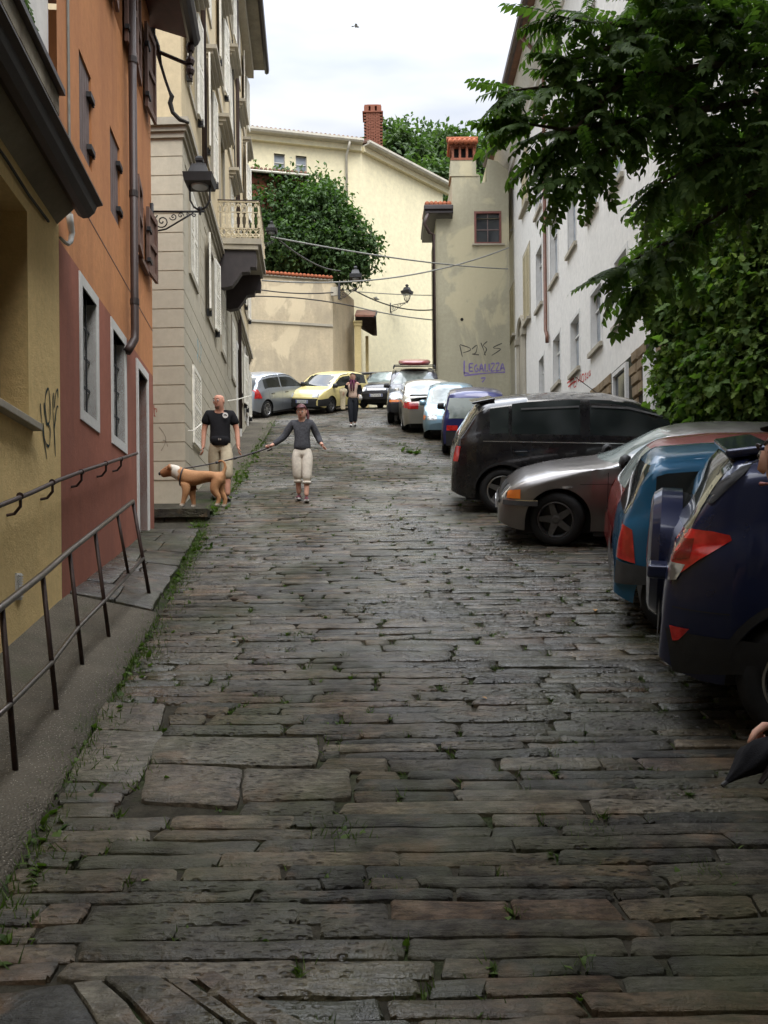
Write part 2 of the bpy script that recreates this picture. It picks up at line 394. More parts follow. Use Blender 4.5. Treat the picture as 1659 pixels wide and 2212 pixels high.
while Y < 35.5:
    wid = rnd.choice([.075, .09, .10, .11, .12, .135, .15]) if Y < 12 else rnd.uniform(.09, .15)
    yc = Y+wid/2; x0 = XL(yc)-.02; x1 = 5.75
    x = x0 - rnd.uniform(0, .3)
    while x < x1:
        L = rnd.choice([.2, .3, .42, .5, .6, .72, .85, 1.05]) * rnd.uniform(.85, 1.15)
        a, b = max(x, x0), min(x+L, x1); x += L
        if b-a < .12: continue
        gap = rnd.uniform(.008, .022)
        segs = [(a, b)]
        for k, (sx0, sx1, sy0, sy1) in enumerate(sbox):
            if k >= 5: continue
            if sy0-.01 < yc < sy1+.01:
                ns = []
                for (p, r) in segs:
                    if r <= sx0 or p >= sx1: ns.append((p, r))
                    else:
                        if sx0-p > .1: ns.append((p, sx0-.01))
                        if r-sx1 > .1: ns.append((sx1+.01, r))
                segs = ns
        if yc < diag_y+.02:
            lim = diag_x + .30*(diag_y-yc)
            segs = [(max(p, lim), r) for p, r in segs if r-max(p, lim) > .12]
        for p, r in segs:
            sk = .004*noise.noise(V((p, Y, 1)))
            wob = lambda xx: Y+.03*noise.noise(V((xx*.8, Y*.9, 3)))
            hgap = rnd.uniform(.004, .014)
            y00, y01 = wob(p)+hgap/2, wob(r)+hgap/2
            top0, top1 = Y+wid+.03*noise.noise(V((p*.8, (Y+wid)*.9, 3)))-hgap/2, Y+wid+.03*noise.noise(V((r*.8, (Y+wid)*.9, 3)))-hgap/2
            quads.append(([(p+gap/2, y00), (r-gap/2, y01), (r-gap/2+rnd.uniform(-.03, .03), top1), (p+gap/2+rnd.uniform(-.03, .03), top0)], rnd.uniform(-.007, .006)))
    Y += wid; row_i += 1
def vis(q):
    pts = [proj(V((a, b, H(b)))) for a, b in q]
    u0, u1 = max(0, min(p[0] for p in pts)), min(1659, max(p[0] for p in pts)); v0, v1 = max(0, min(p[1] for p in pts)), min(2212, max(p[1] for p in pts))
    c = V((q[0][0]+q[2][0], q[0][1]+q[2][1]))/2
    hid = c.x > 2.2 and c.y > 4.2 or c.x > 1.0 and c.y > 13
    return max(0, u1-u0)*max(0, v1-v0)*(0.02 if hid else 1)
quads.sort(key=lambda s: -vis(s[0]))
rest = MB()
for i, (q, lift) in enumerate(quads):
    t = (min(1, max(0, rnd.gauss(.50, .33))), rnd.random(), rnd.random())
    if q in spec[:5]: t = (.86+.1*rnd.random(), 0, 0)
    if i < 300:
        mb = MB(); stone(mb, [(*p, 0) for p in q], t, i, lift)
        o = mb.build('paving_stone', M['paving'], road, smooth=True); tint_mesh(o.data, mb.t); o.data.set_sharp_from_angle(angle=R(50))
    else: stone(rest, [(*p, 0) for p in q], t, i, lift, dens=.3 if q[0][1] > 9 else .16)
o = rest.build('paving_setts', M['paving'], road, smooth=True); tint_mesh(o.data, rest.t); o['kind'] = 'stuff'

# left pavement: a concrete ramp beside the wall, then flags and a step up to the landing
WX = lambda Y: -2.66-.102*(Y-7.31)          # street face of the two near left buildings
def pz(Y, k):                                # k: 0 at the setts, 1 at the wall
    p = .02+.20*k if Y < 7.2 else .02+.20*k*max(0, (12.2-Y)/5)
    z = H(Y)+p
    return min(z, H(11.9)+.02) if Y > 11.5 else z
pv = MB(); rows = []
for i in range(44):
    y = -6+i*.33
    if y > 7.6: break
    a, b = WX(y)-.1, XL(y)+.03-.08*(1 if y > 3 else .2)+.03*noise.noise(V((y*2, 0, 0)))
    rows.append([V((b, y, H(y)-.06))]+[V((b+(a-b)*k, y, pz(y, k))) for k in (0, .25, .5, .75, 1)])
pv.grid(rows); n = len(rows[0]); r = rows[-1]
pv.add(list(r)+[V((p.x, p.y, p.z-.2)) for p in r], [(i, i+1, n+i+1, n+i) for i in range(n-1)])
pave = pv.build('pavement', M['concrete'], smooth=True); pave['kind'] = 'structure'
fl = thing('flagstone_path', None, None, (-2.8, 10, H(10))); fl['kind'] = 'structure'
y = 7.58
for k, d in enumerate((.62, .7, .55, .75, .6, .7, .62)):
    a, b = WX(y)-.1, XL(y)-.10; y2 = y+d-.02; a2, b2 = WX(y2)-.1, XL(y2)-.10
    cut = .42+.16*(k % 2)
    for (p, q) in ((1, cut+.008), (cut-.008, 0)):
        mb = MB(); qd = [(b+(a-b)*p, y, 0), (b+(a-b)*q, y, 0), (b2+(a2-b2)*q, y2, 0), (b2+(a2-b2)*p, y2, 0)]
        t = (.42+.1*rnd.random(), 0, 0)
        stone(mb, qd, t, 700+k*2, 0, .14, .25, .005)
        for vtx in mb.v:
            kk = (vtx.x-XL(vtx.y))/(WX(vtx.y)-XL(vtx.y)); vtx.z += pz(vtx.y, min(1, max(0, kk)))-H(vtx.y)
        o = mb.build('flagstone', M['paving'], fl, smooth=True); tint_mesh(o.data, mb.t); o.data.set_sharp_from_angle(angle=R(50))
    y += d
# step and landing in front of the beige house
st = thing('stone_step', 'mossy stone step below the landing where the dog stands', 'step', (-3.1, 12.75, H(12)))
zt = 2.86
mb = MB(); stone(mb, [(-3.9, 12.62, 0), (-2.52, 12.62, 0), (-2.55, 13.0, 0), (-3.9, 13.0, 0)], (.45, 0, 0), 811, 0, .12)
for p in mb.v: p.z += zt-H(p.y)
o = mb.build('tread', M['paving'], st, smooth=True); tint_mesh(o.data, mb.t)
mb = MB()
x = -3.9
while x < -2.56:
    l = rnd.uniform(.18, .36); mb.box((x, 12.66+rnd.uniform(0, .02), zt-.42), (min(x+l, -2.54)-.012, 12.95, zt-.105+rnd.uniform(-.01, 0))); x += l
mb.t = [(.4, 0, 0)]*len(mb.v)
o = mb.build('riser', M['paving'], st, bevel=.012); tint_mesh(o.data, mb.t)
ld = MB(); ld.grid([[V((-4.2, 12.98, zt-.02)), V((-2.56, 12.98, zt-.02))], [V((-4.2, 14.0, zt+.04)), V((-2.6, 14.0, zt+.06))], [V((-4.3, 16, H(16)-.02)), V((-2.72, 16, H(16)-.02))], [V((-4.9, 22, H(22)-.02)), V((-3.15, 22, H(22)-.02))], [V((-5.6, 34, H(34)-.02)), V((-3.9, 34, H(34)-.02))]])
o = ld.build('landing', M['concrete'], smooth=True); o['kind'] = 'structure'
# ================================================================ walls and facade helpers
class Wall:
    """vertical wall plane from A to B (x,y); side=+1: outward normal to the right of A->B"""
    def __init__(s, A, B, side=1):
        s.A = V(A); s.B = V(B); s.d = (s.B-s.A).normalized(); s.L = (s.B-s.A).length
        s.n = V((s.d.y, -s.d.x))*side; s.side = side
    def pt(s, t, z, n=0): q = s.A+s.d*t+s.n*n; return V((q.x, q.y, z))
    def px(s, x, y, n=0):
        r = ray(x, y); o = s.A+s.n*n
        Yd = (o.x*s.n.x+o.y*s.n.y)/(r.x*s.n.x+r.y*s.n.y)
        q = V((r.x*Yd, r.y*Yd)); return ((q-s.A).dot(s.d), EYE+r.z*Yd)
    def at(s, Y): return (Y-s.A.y)/s.d.y
    def M(s, t, z, n=0):    # local x along wall, y outwards, z up
        return frame(s.pt(t, z, n), (s.d.x, s.d.y, 0), (s.n.x, s.n.y, 0), (0, 0, 1))
def wall_mesh(W, t0, t1, z0, z1, holes, depth=.2):
    """front skin with real openings and their reveals"""
    mb = MB(); ss = sorted({t0, t1, *[h[0] for h in holes], *[h[1] for h in holes]}); zz = sorted({z0, z1, *[h[2] for h in holes], *[h[3] for h in holes]})
    ss = [s for s in ss if t0 <= s <= t1]; zz = [z for z in zz if z0 <= z <= z1]
    fl = W.side < 0
    def q(a, b, c, d): mb.quad(*((a, b, c, d) if fl else (d, c, b, a)))
    for i in range(len(ss)-1):
        for j in range(len(zz)-1):
            sm, zm = (ss[i]+ss[i+1])/2, (zz[j]+zz[j+1])/2
            if any(h[0] < sm < h[1] and h[2] < zm < h[3] for h in holes): continue
            q(W.pt(ss[i], zz[j]), W.pt(ss[i], zz[j+1]), W.pt(ss[i+1], zz[j+1]), W.pt(ss[i+1], zz[j]))
    for h in holes:
        a, b, c, d = [max(t0, min(t1, h[0])), max(t0, min(t1, h[1])), max(z0, min(z1, h[2])), max(z0, min(z1, h[3]))]
        if b-a < .01 or d-c < .01: continue
        dp = -(h[4] if len(h) > 4 else depth)
        q(W.pt(a, c), W.pt(a, c, dp), W.pt(a, d, dp), W.pt(a, d)); q(W.pt(b, c, dp), W.pt(b, c), W.pt(b, d), W.pt(b, d, dp))
        q(W.pt(a, d), W.pt(a, d, dp), W.pt(b, d, dp), W.pt(b, d)); q(W.pt(a, c, dp), W.pt(a, c), W.pt(b, c), W.pt(b, c, dp))
    return mb
def slab(mb, W, t0, t1, z0, z1, n0, n1): mb.box((t0, n0, z0), (t1, n1, z1), W.M(0, 0)); return mb
def B(W, t0, t1, z0, z1, n0, n1, name, mat, par, bevel=0): return slab(MB(), W, t0, t1, z0, z1, n0, n1).build(name, mat, par, bevel=bevel)
def surround(W, a, b, c, d, wd, n0, n1, mat, par, sill=True, name='window_frame'):
    mb = MB(); slab(mb, W, a-wd, a, c-(wd if sill else 0), d+wd, n0, n1); slab(mb, W, b, b+wd, c-(wd if sill else 0), d+wd, n0, n1)
    slab(mb, W, a, b, d, d+wd, n0, n1)
    if sill: slab(mb, W, a, b, c-wd, c, n0, n1)
    return mb.build(name, mat, par)
def shutter(mb, W, t0, t1, z0, z1, n, ang=0, hinge=0, louvre=True, th=.035):
    """louvred leaf; hinge 0 left, 1 right; ang: opened away from the wall"""
    ht = t0 if hinge == 0 else t1
    rot = Matrix.Rotation(ang if hinge == 0 else -ang, 4, 'Z')
    Mx = W.M(ht, z0, n) @ rot; w = t1-t0; h = z1-z0; x0 = 0 if hinge == 0 else -w
    st = .06 if w > .3 else .045
    mb.box((x0, 0, 0), (x0+st, th, h), Mx); mb.box((x0+w-st, 0, 0), (x0+w, th, h), Mx)
    for z in (0, h*.5-.04, h-.08): mb.box((x0+st, 0, z), (x0+w-st, th, z+.08), Mx)
    if louvre:
        z = .1
        while z < h-.1:
            if abs(z-h*.5) > .07: mb.box((x0+st, .006, z), (x0+w-st, th-.004, z+.028), Mx)
            z += .055
    mb.box((x0+st, .004, .08), (x0+w-st, .012, h-.08), Mx)
def ribbon(strokes, W, crop, wd, name, mat, par, n=.004, jit=0):
    """paint strokes on a wall: flat bands 4 mm proud, from pixel polylines"""
    mb = MB()
    for st in strokes:
        ww = wd
        if isinstance(st, tuple): ww, st = st
        pts = [W.px(*cp(crop, *p)) for p in st]
        sm = []
        for i in range(len(pts)-1):
            for k in range(4):
                t = k/4; p0, p1, p2, p3 = pts[max(0, i-1)], pts[i], pts[i+1], pts[min(len(pts)-1, i+2)]
                sm.append(tuple(.5*((2*p1[c])+(-p0[c]+p2[c])*t+(2*p0[c]-5*p1[c]+4*p2[c]-p3[c])*t*t+(-p0[c]+3*p1[c]-3*p2[c]+p3[c])*t**3) for c in (0, 1)))
        sm.append(pts[-1])
        vs = []
        for i, p in enumerate(sm):
            q = sm[min(i+1, len(sm)-1)]; r0 = sm[max(i-1, 0)]
            d = V((q[0]-r0[0], q[1]-r0[1])); d = d.normalized() if d.length > 1e-6 else V((1, 0))
            w2 = ww*(.75+.25*math.sin(i*.9))/2
            vs += [W.pt(p[0]-d.y*w2, p[1]+d.x*w2, n), W.pt(p[0]+d.y*w2, p[1]-d.x*w2, n)]
        mb.add(vs, [(2*i, 2*i+1, 2*i+3, 2*i+2) for i in range(len(sm)-1)])
    return mb.build(name, mat, par)
def paint(name, c, cover=1.0):
    m = MT(name, .8, .3); f = m.noise(9, 5, .7)
    m.set(Base_Color=m.mix(m.fr(f, .3, .7), dk(c, .8), dk(c, 1.2)))
    if cover < 1: m.set(Alpha=m.fr(m.noise(14, 5, .75), .33+.3*cover, .50+.3*cover, 1, .0))
    return m.m

# ================================================================ ochre house, nearest on the left
C1 = V((WX(12.2), 12.2)); C0 = V((WX(7.31), 7.31)); CN = V((WX(-7), -7))
WA = Wall(CN, C0, 1); WB = Wall(C0, C1, 1)
oh = thing('ochre_house', 'ochre roughcast house at the left edge with a dark gutter and green scrawl', 'house', (C0.x, C0.y-3, H(4)))
tr = WA.px(*cp(2, 178, 1045)); tt = WA.px(*cp(1, 178, 1330))
wa, wb, wz0, wz1 = tr[0]-1.05, tr[0], tr[1], tt[1]
EZ = WA.px(*cp(1, 352, 1390))[1]            # where the soffit meets the wall
wall_mesh(WA, 0, WA.L, -3, EZ+.9, [(wa, wb, wz0, wz1, .2)]).build('wall', M['yellow'], oh)
B(WA, wa, wb, wz0, wz1, -.24, -.2, 'window', M['shut_brown'], oh)
B(WA, wa-.08, wb+.10, wz0-.055, wz0, -.16, .07, 'sill', M['stone_trim'], oh, .008)
gz = P(*cp(1, 470, 1300), C0.y).z
sf = MB(); sf.hexa([WA.pt(-.0, EZ, .0), WA.pt(WA.L-.04, EZ, .0), WA.pt(WA.L-.04, gz, .15), WA.pt(0, gz, .15)], [WA.pt(0, EZ+.07, .0), WA.pt(WA.L-.04, EZ+.07, .0), WA.pt(WA.L-.04, gz+.07, .15), WA.pt(0, gz+.07, .15)])
sf.build('soffit', M['soffit'], oh)
gb = MB(); prof = [(.33, .16), (.335, .02), (.36, -.045), (.41, -.075), (.47, -.065), (.52, -.02), (.545, .04), (.60, .055), (.60, .075), (.53, .07), (.50, .0), (.45, -.04), (.40, -.045), (.37, .0), (.36, .16)]
gb.prism([WA.pt(-.0, gz+b*.85, a*.85-.155) for a, b in prof], (WA.pt(WA.L+.02, 0)-WA.pt(0, 0))); gb.build('gutter', M['gutter'], oh)
# parapet, ledge and pale wall with ivy above the eave
lz = WA.px(*cp(1, 355, 600))[1]
B(WA, 0, WA.L-.02, EZ+.902, lz, -.3, .02, 'parapet', M['stain'], oh)
B(WA, 0, WA.L-.015, lz, lz+.05, -.3, .07, 'ledge', M['gutter'], oh)
B(WA, 0, WA.L-.025, lz+.05, lz+4.2, -.35, -.06, 'upper_wall', M['white_wall'], oh)
sill = MB(); sill.tube([WA.pt(t, EZ-.12+.01*math.sin(t*5), .02) for t in [i*.5 for i in range(int(WA.L*2)+1)]], .012, 6)
sill.build('cable', M['wire_dark'], oh)
for k in range(1):
    a = WA.px(*cp(2, 108, 1975)); b = WA.px(*cp(2, 108, 2140)); mb = MB()
    v0 = a[0]-.06; slab(mb, WA, v0, v0+.12, b[1], a[1], .0, .012)
    for i in range(9):
        z = b[1]+.02+i*(a[1]-b[1]-.04)/8; slab(mb, WA, v0+.012, v0+.108, z, z+.010, .012, .024)
    mb.build('vent', M['trim'], oh)
hp = [(432, 1330), (438, 1390), (448, 1450), (440, 1500), (425, 1520), (400, 1505), (375, 1480)]
MB().tube([WA.pt(*WA.px(*cp(1, *p), n=.07), .07) for p in hp], [.03, .03, .026, .022, .016, .014, .012], 8).build('cable_hood', M['trim'], oh, smooth=True)
ribbon([[(245, 935), (250, 1010), (262, 1120), (285, 1275)], [(268, 930), (272, 1000), (285, 1060), (302, 1040), (305, 940), (295, 845), (278, 880), (275, 960), (285, 1050)],
        [(262, 1055), (270, 1150), (290, 1195), (302, 1180), (305, 1090), (290, 1060)], [(325, 870), (322, 960), (330, 1100), (338, 1260)], [(330, 960), (338, 880), (350, 850), (354, 900)], [(330, 1090), (345, 960), (354, 960)]],
       WA, 2, .026, 'graffiti_scrawl', paint('green_black_spray', (.012, .032, .028)), oh)

# ================================================================ orange house
og = thing('orange_house', 'orange rendered house with terracotta lower storey and brown downpipe', 'house', (C0.x+.1, (C0.y+C1.y)/2, H(9.5)))
def rect(W, crop, tl, br): a = W.px(*cp(crop, *tl)); b = W.px(*cp(crop, *br)); return [a[0], b[0], b[1], a[1]]
w1 = rect(WB, 2, (482, 120), (607, 1118)); w2 = rect(WB, 2, (676, 420), (777, 1255))
w2[3] = w1[3]; w2[2] = w1[2]
fw = .10
dr = rect(WB, 2, (832, 655), (912, 1690)); dr[2] = H(11)-.3
bz = w1[3]+.02                                   # top of the terracotta storey
u1 = rect(WB, 1, (490, 300), (572, 1075)); u2 = rect(WB, 1, (683, 775), (748, 1430)); u1[2] = u2[2] = (u1[2]+u2[2])/2; u1[3] = u2[3] = (u1[3]+u2[3])/2
r1 = rect(WB, 2, (866, -20), (938, 225)); r1[3] = WB.px(*cp(1, 866, 1225))[1]; r1 = [WB.L-1.12, WB.L-.62, r1[2], r1[3]]
r2 = [r1[0], r1[1], WB.px(*cp(1, 905, 700))[1], WB.px(*cp(1, 850, 20))[1]]
r0 = [u1[0]-.0, u1[0]+.5, WB.px(*cp(1, 760, 230))[1], 0]; q0 = WB.px(*cp(1, 745, 20)); r0 = [WB.px(*cp(1, 700, 100))[0], WB.px(*cp(1, 760, 230))[0], r2[2], r2[3]]
TOPB = WB.px(*cp(1, 935, 110))[1]
low = [(w1[0]+fw, w1[1]-fw, w1[2]+fw, w1[3]-fw, .16), (w2[0]+fw, w2[1]-fw, w2[2]+fw, w2[3]-fw, .16), (dr[0]+.09, dr[1]-.09, 0, dr[3]-.1, .32)]
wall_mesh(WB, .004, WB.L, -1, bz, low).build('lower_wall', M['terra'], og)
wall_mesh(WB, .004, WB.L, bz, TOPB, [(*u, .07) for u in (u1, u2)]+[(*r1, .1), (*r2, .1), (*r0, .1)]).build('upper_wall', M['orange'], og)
for (z, dz) in ((bz+.62, .014),):                 # scored line in the render
    B(WB, .2, WB.L, z, z+dz, 0, .003, 'score_line', M['shut_brown'], og)
MBs = MB(); Wf = Wall(C1, C1+V((-6, -.6)), 1)      # far gable
wall_mesh(Wall(C1, C1+V((-6, -.55)), 1), 0, 6, 1, TOPB, []).build('gable_wall', M['orange'], og)
for w_ in (w1, w2):
    a, b, c, d = w_[0]+fw, w_[1]-fw, w_[2]+fw, w_[3]-fw
    f = surround(WB, a, b, c, d, fw, -.15, .012, M['trim'], og)
    B(WB, a, b, c, d, -.165, -.155, 'pane', M['glass_mid'], f)
    mb = MB()
    for k in range(1, 4): t = a+(b-a)*k/4; mb.tube([WB.pt(t, c, -.06), WB.pt(t, d, -.06)], .009, 6)
    for k in range(1, 4): z = c+(d-c)*k/4; slab(mb, WB, a, b, z-.012, z+.012, -.07, -.058)
    mb.build('window_bars', M['iron'], f)
    mb = MB(); slab(mb, WB, (a+b)/2-.02, (a+b)/2+.02, c, d, -.154, -.13); slab(mb, WB, a, b, (c+d)/2-.02, (c+d)/2+.02, -.154, -.132); mb.build('glazing_bar', M['trim'], f)
mb = MB(); slab(mb, WB, dr[0], dr[0]+.09, dr[2], dr[3], -.31, .02); slab(mb, WB, dr[1]-.09, dr[1], dr[2], dr[3], -.31, .02); slab(mb, WB, dr[0]+.09, dr[1]-.09, dr[3]-.1, dr[3], -.31, .02)
df = mb.build('door_frame', M['trim'], og)
dd = B(WB, dr[0]+.09, dr[1]-.09, dr[2], dr[3]-.1, -.33, -.29, 'door', M['shut_brown'], og)
B(WB, dr[1]-.2, dr[1]-.16, H(11.2)+1.0, H(11.2)+1.12, -.29, -.25, 'door_handle', M['rail_worn'], dd)
for w_ in (u1, u2):
    a, b, c, d = w_; f = B(WB, a, b, c, d, -.068, -.03, 'closed_shutter', M['shut_lilac'], og)
    mb = MB()
    for k in range(5): t = a+.012+(b-a-.024)*k/5; slab(mb, WB, t, t+(b-a-.024)/5-.012, c+.01, d-.01, -.03, -.018)
    mb.build('board', M['shut_lilac'], f)
    mb = MB()
    for z in (c+.16, d-.25): mb = MB(); slab(mb, WB, b-.14, b+.03, z, z+.05, -.017, .03); slab(mb, WB, b+.002, b+.045, z-.015, z+.065, .002, .022); mb.build('hinge', M['iron'], f)
    for z in (c+.3, d-.2): B(WB, a, a+.05, z, z+.18, -.017, -.008, 'hinge', M['iron'], f)
for w_ in (r1, r2, r0):
    a, b, c, d = w_; B(WB, a, b, c, d, -.12, -.1, 'pane', M['glass'], og)
    mb = MB(); shutter(mb, WB, b-.02, b+.46, c-.03, d+.02, .03, R(5), 0, False, .04); s = mb.build('shutter', M['shut_brown'], og)
    mb = MB(); shutter(mb, WB, a-.46, a+.02, c-.03, d+.02, .03, R(4), 1, False, .04); mb.build('shutter', M['shut_brown'], og)
    for z in (c+.1, d-.3): B(WB, b-.05, b+.12, z, z+.05, .045, .09, 'hinge', M['iron'], s)
B(WB, r1[0]-.05, r1[1]+.05, r1[2]-.06, r1[2], -.05, .06, 'sill', M['shut_brown'], og)
pt_ = WB.px(*cp(1, 822, 200), n=.1)[0]; zb = WB.px(*cp(2, 832, 600), n=.1)[1]; pr = .048
mb = MB(); mb.tube([WB.pt(pt_, TOPB+1, .10), WB.pt(pt_, zb+.22, .10), WB.pt(pt_-.02, zb+.10, .10), WB.pt(pt_-.10, zb-.02, .06), WB.pt(pt_-.13, zb-.08, .03)], pr, 12)
dpo = mb.build('downpipe', M['pipe_dark'], og, smooth=True)
for z in (zb+.5, zb+1.75, zb+3.3, zb+4.9): MB().tube([WB.pt(pt_, z, .1), WB.pt(pt_, z+.07, .1)], pr+.006, 12).build('pipe_collar', M['gutter'], dpo)
cx_ = WB.px(*cp(1, 418, 600))[0]
MB().tube([WB.pt(cx_, EZ+.1, .015), WB.pt(cx_-.01, EZ+2.5, .015), WB.pt(cx_, TOPB, .015)], .012, 6).build('cable', M['wire'], og)
# eave at the top right, seen from below
e0 = WB.px(*cp(1, 1170, 130), n=.55)
mb = MB(); z = e0[1]; mb.hexa([WB.pt(-1, TOPB+.05, -.3), WB.pt(WB.L+.25, TOPB+.05, -.3), WB.pt(WB.L+.25, z+.06, .48), WB.pt(-1, z+.06, .48)], [WB.pt(-1, TOPB+.2, -.3), WB.pt(WB.L+.25, TOPB+.2, -.3), WB.pt(WB.L+.25, z+.16, .48), WB.pt(-1, z+.16, .48)])
mb.build('eave', M['redwood'], og)
mb = MB(); mb.prism([WB.pt(-1, z+b, a) for a, b in ((.48, .18), (.48, .03), (.52, -.02), (.58, -.03), (.63, .01), (.66, .08), (.66, .10), (.62, .06), (.57, .02), (.53, .03), (.50, .18))], WB.pt(WB.L+.3, 0)-WB.pt(-1, 0)); mb.build('gutter', M['gutter'], og)
B(WB, -1, WB.L+.2, TOPB+.2, TOPB+.3, -3, .3, 'roof', M['tile_old'], og)
# iron bracket below the eave with a hanging old cable
mb = MB(); p = lambda x, y: P(*cp(1, x, y), 12.5)
for a, b in (((935, 125), (1180, 215)), ((930, 298), (1180, 405)), ((1182, 130), (1185, 490))): mb.tube([p(*a), p(*b)], .028, 8)
br = thing('iron_bracket', 'rusty iron bracket high on the corner of the orange house', 'bracket', p(935, 298)); mb.build('frame', M['rail_iron'], br)
for zz in (140, 300, 380, 440): MB().lathe([(.05, -.05), (.065, 0), (.05, .05)], 10, Matrix.Translation(p(1183, zz))).build('collar', M['rail_iron'], br)
cb = MB(); cb.tube([p(945, 140), p(955, 215), p(975, 285), p(1000, 400), p(1030, 500), p(1055, 570), p(1070, 600), p(1058, 640), p(1075, 700), p(1120, 745), p(1175, 765)], [.05, .03, .045, .022, .02, .02, .035, .035, .03, .03, .02], 8)
cb.build('loose_cable', M['wire_dark'], br)
# wall handrail
hr = thing('wall_handrail', 'thin brown iron handrail fixed to the ochre and terracotta walls', 'handrail', WA.pt(WA.L, H(7.3)+1))
mb = MB(); hpts = []
for x, y in ((-60, 1590), (0, 1560), (180, 1488), (360, 1405), (520, 1345), (680, 1293), (840, 1241)):
    W_ = WA if x < 355 else WB; t, z = W_.px(*cp(2, x, y), n=.09); hpts.append(W_.pt(t, z, .09))
mb.tube(hpts, .017, 8); mb.build('rail', M['rail_iron'], hr, smooth=True)
for x, y in ((125, 1502), (322, 1418), (500, 1355), (650, 1303), (742, 1276)):
    W_ = WA if x < 355 else WB; t, z = W_.px(*cp(2, x, y), n=.09); mb = MB()
    mb.tube([W_.pt(t, z-.13, 0), W_.pt(t, z-.12, .05), W_.pt(t, z-.07, .09), W_.pt(t, z+.0, .09)], .011, 6)
    mb.lathe([(.024, -.012), (.024, .012)], 10, W_.M(t, z, .09) @ Matrix.Rotation(PI/2, 4, 'Y')); mb.build('bracket', M['rail_iron'], hr)

# ================================================================ street railing
rl = thing('street_railing', 'low brown iron railing with worn top bar beside the ramp', 'railing', tuple(GP(183, 1460)))
posts = [((287, 1083), (327, 1295)), ((205, 1147), (240, 1395)), ((150, 1190), (183, 1460)), ((92, 1241), (127, 1557)), ((4, 1310), (38, 1691)), ((-130, 1415), (-95, 1880))]
tops = []; lows = []
for i, (a, b) in enumerate(posts):
    g0 = GP(*b); g0.z += .01; lo_y = g0.y
    tp = P(*a, lo_y-.10); tops.append(tp)
    MB().tube([g0-V((0, 0, .08)), tp], .015 if i else .017, 8).build('post', M['rail_iron'], rl, smooth=True)
    lows.append((g0, tp))
MB().tube([tops[0]]+tops[1:], .019, 10).build('top_rail', M['rail_worn'], rl, smooth=True)
lp = []
for (g0, tp), (x, y) in zip(lows, ((305, 1205), (227, 1296), (171, 1353), (109, 1428), (23, 1518), (-100, 1640))):
    k = (y-proj(tp)[1])/(proj(g0)[1]-proj(tp)[1]); lp.append(tp.lerp(g0, k))
MB().tube(lp, .014, 8).build('lower_rail', M['rail_worn'], rl, smooth=True)
MB().tube([tops[0].lerp(tops[1], .46), lp[0].lerp(lp[1], .44)], .013, 8).build('baluster', M['rail_iron'], rl, smooth=True)

# ================================================================ beige house with rusticated base
K0 = V((P(400, 1090, 14.5).x, 14.5)); K1 = V((P(539, 900, 29.6).x, 29.6))
WCf = Wall(K0+V((-4, 0.15)), K0, 1); WC = Wall(K0, K1, 1)
bh = thing('beige_house', 'tall beige house with rusticated ground floor, white shutters and an iron balcony', 'house', (K0.x-.5, K0.y+3, H(17)))
CZ = WC.px(*cp(1, 1175, 775))[1]; CZ = P(*cp(1, 1150, 790), 14.5).z     # cornice level
TOPC = P(*cp(1, 1575, 390), 29.4).z-.05
cols = [15.75, 18.35, 20.95, 23.6, 26.2, 28.4]
fl_z = [(CZ-2.05, CZ-.6), (CZ+1.15, CZ+2.95), (CZ+4.45, CZ+6.15), (CZ+7.45, CZ+9.0)]
holes = []
for fi, (a, b) in enumerate(fl_z):
    for ci, y in enumerate(cols):
        t = WC.at(y)
        zb_ = CZ+.12 if (fi == 1 and ci == 2) else a
        holes.append((t-.46, t+.46, zb_, b, .16, fi, ci))
gr = [(WC.at(15.4), WC.at(16.3), H(16)+.75, H(16)+2.1, .08), (WC.at(24.5), WC.at(25.6), H(25)+.1, H(25)+2.5, .2), (WC.at(27.4), WC.at(28.4), H(28)+.1, H(28)+2.4, .2)]
lowh = [h for h in holes if h[3] < CZ]+gr; hih = [h for h in holes if h[3] > CZ]
wall_mesh(WC, 0, WC.L, 1.5, CZ, lowh).build('lower_wall', M['beige'], bh)
wall_mesh(WC, 0, WC.L, CZ, TOPC, hih).build('upper_wall', M['beige_hi'], bh)
wall_mesh(WCf, 0, WCf.L, 1.5, CZ, []).build('front_lower_wall', M['beige'], bh)
wall_mesh(WCf, 0, WCf.L, CZ, TOPC, []).build('front_upper_wall', M['beige_hi'], bh)
ch = .312; z = CZ-.16-ch*18
nb = 0
while z < CZ-.2:
    z1 = z+ch-.016
    B(WCf, 2.2, WCf.L+.010, z, z1, 0, .012, 'rendered_course', M['beige'], bh)
    cuts = sorted([(h[0]-.55 if len(h) > 5 else h[0]-.02, h[1]+.55 if len(h) > 5 else h[1]+.02) for h in lowh if h[2] < z1 and h[3] > z])
    t = 0.002; segs = []
    for a, b in cuts+[(WC.L, WC.L)]:
        if a-t > .12: segs.append((t, a))
        t = max(t, b)
    for a, b in segs: B(WC, a, b, z, z1, 0, .012, 'rendered_course', M['beige'], bh)
    z += ch
for W_, a, b in ((WC, 0, WC.L), (WCf, 2, WCf.L)):
    e = .0 if W_ is WC else .0
    mb = MB(); slab(mb, W_, a, b+(.14 if W_ is WCf else 0), CZ-.02, CZ+.10, 0, .14); slab(mb, W_, a, b+(.09 if W_ is WCf else 0), CZ-.10, CZ-.021, 0, .09); slab(mb, W_, a, b+(.05 if W_ is WCf else 0), CZ-.19, CZ-.101, 0, .05)
    mb.build('cornice', M['stone_trim'], bh)
    for z in (fl_z[1][1]+.62, fl_z[2][1]+.5):
        mb = MB(); slab(mb, W_, a, b+(.05 if W_ is WCf else 0), z, z+.16, 0, .05); mb.build('string_course', M['stone_trim'], bh)
B(WCf, 2, WCf.L-.02, CZ+2.2, CZ+2.55, 0, .015, 'band', M['beige'], bh)
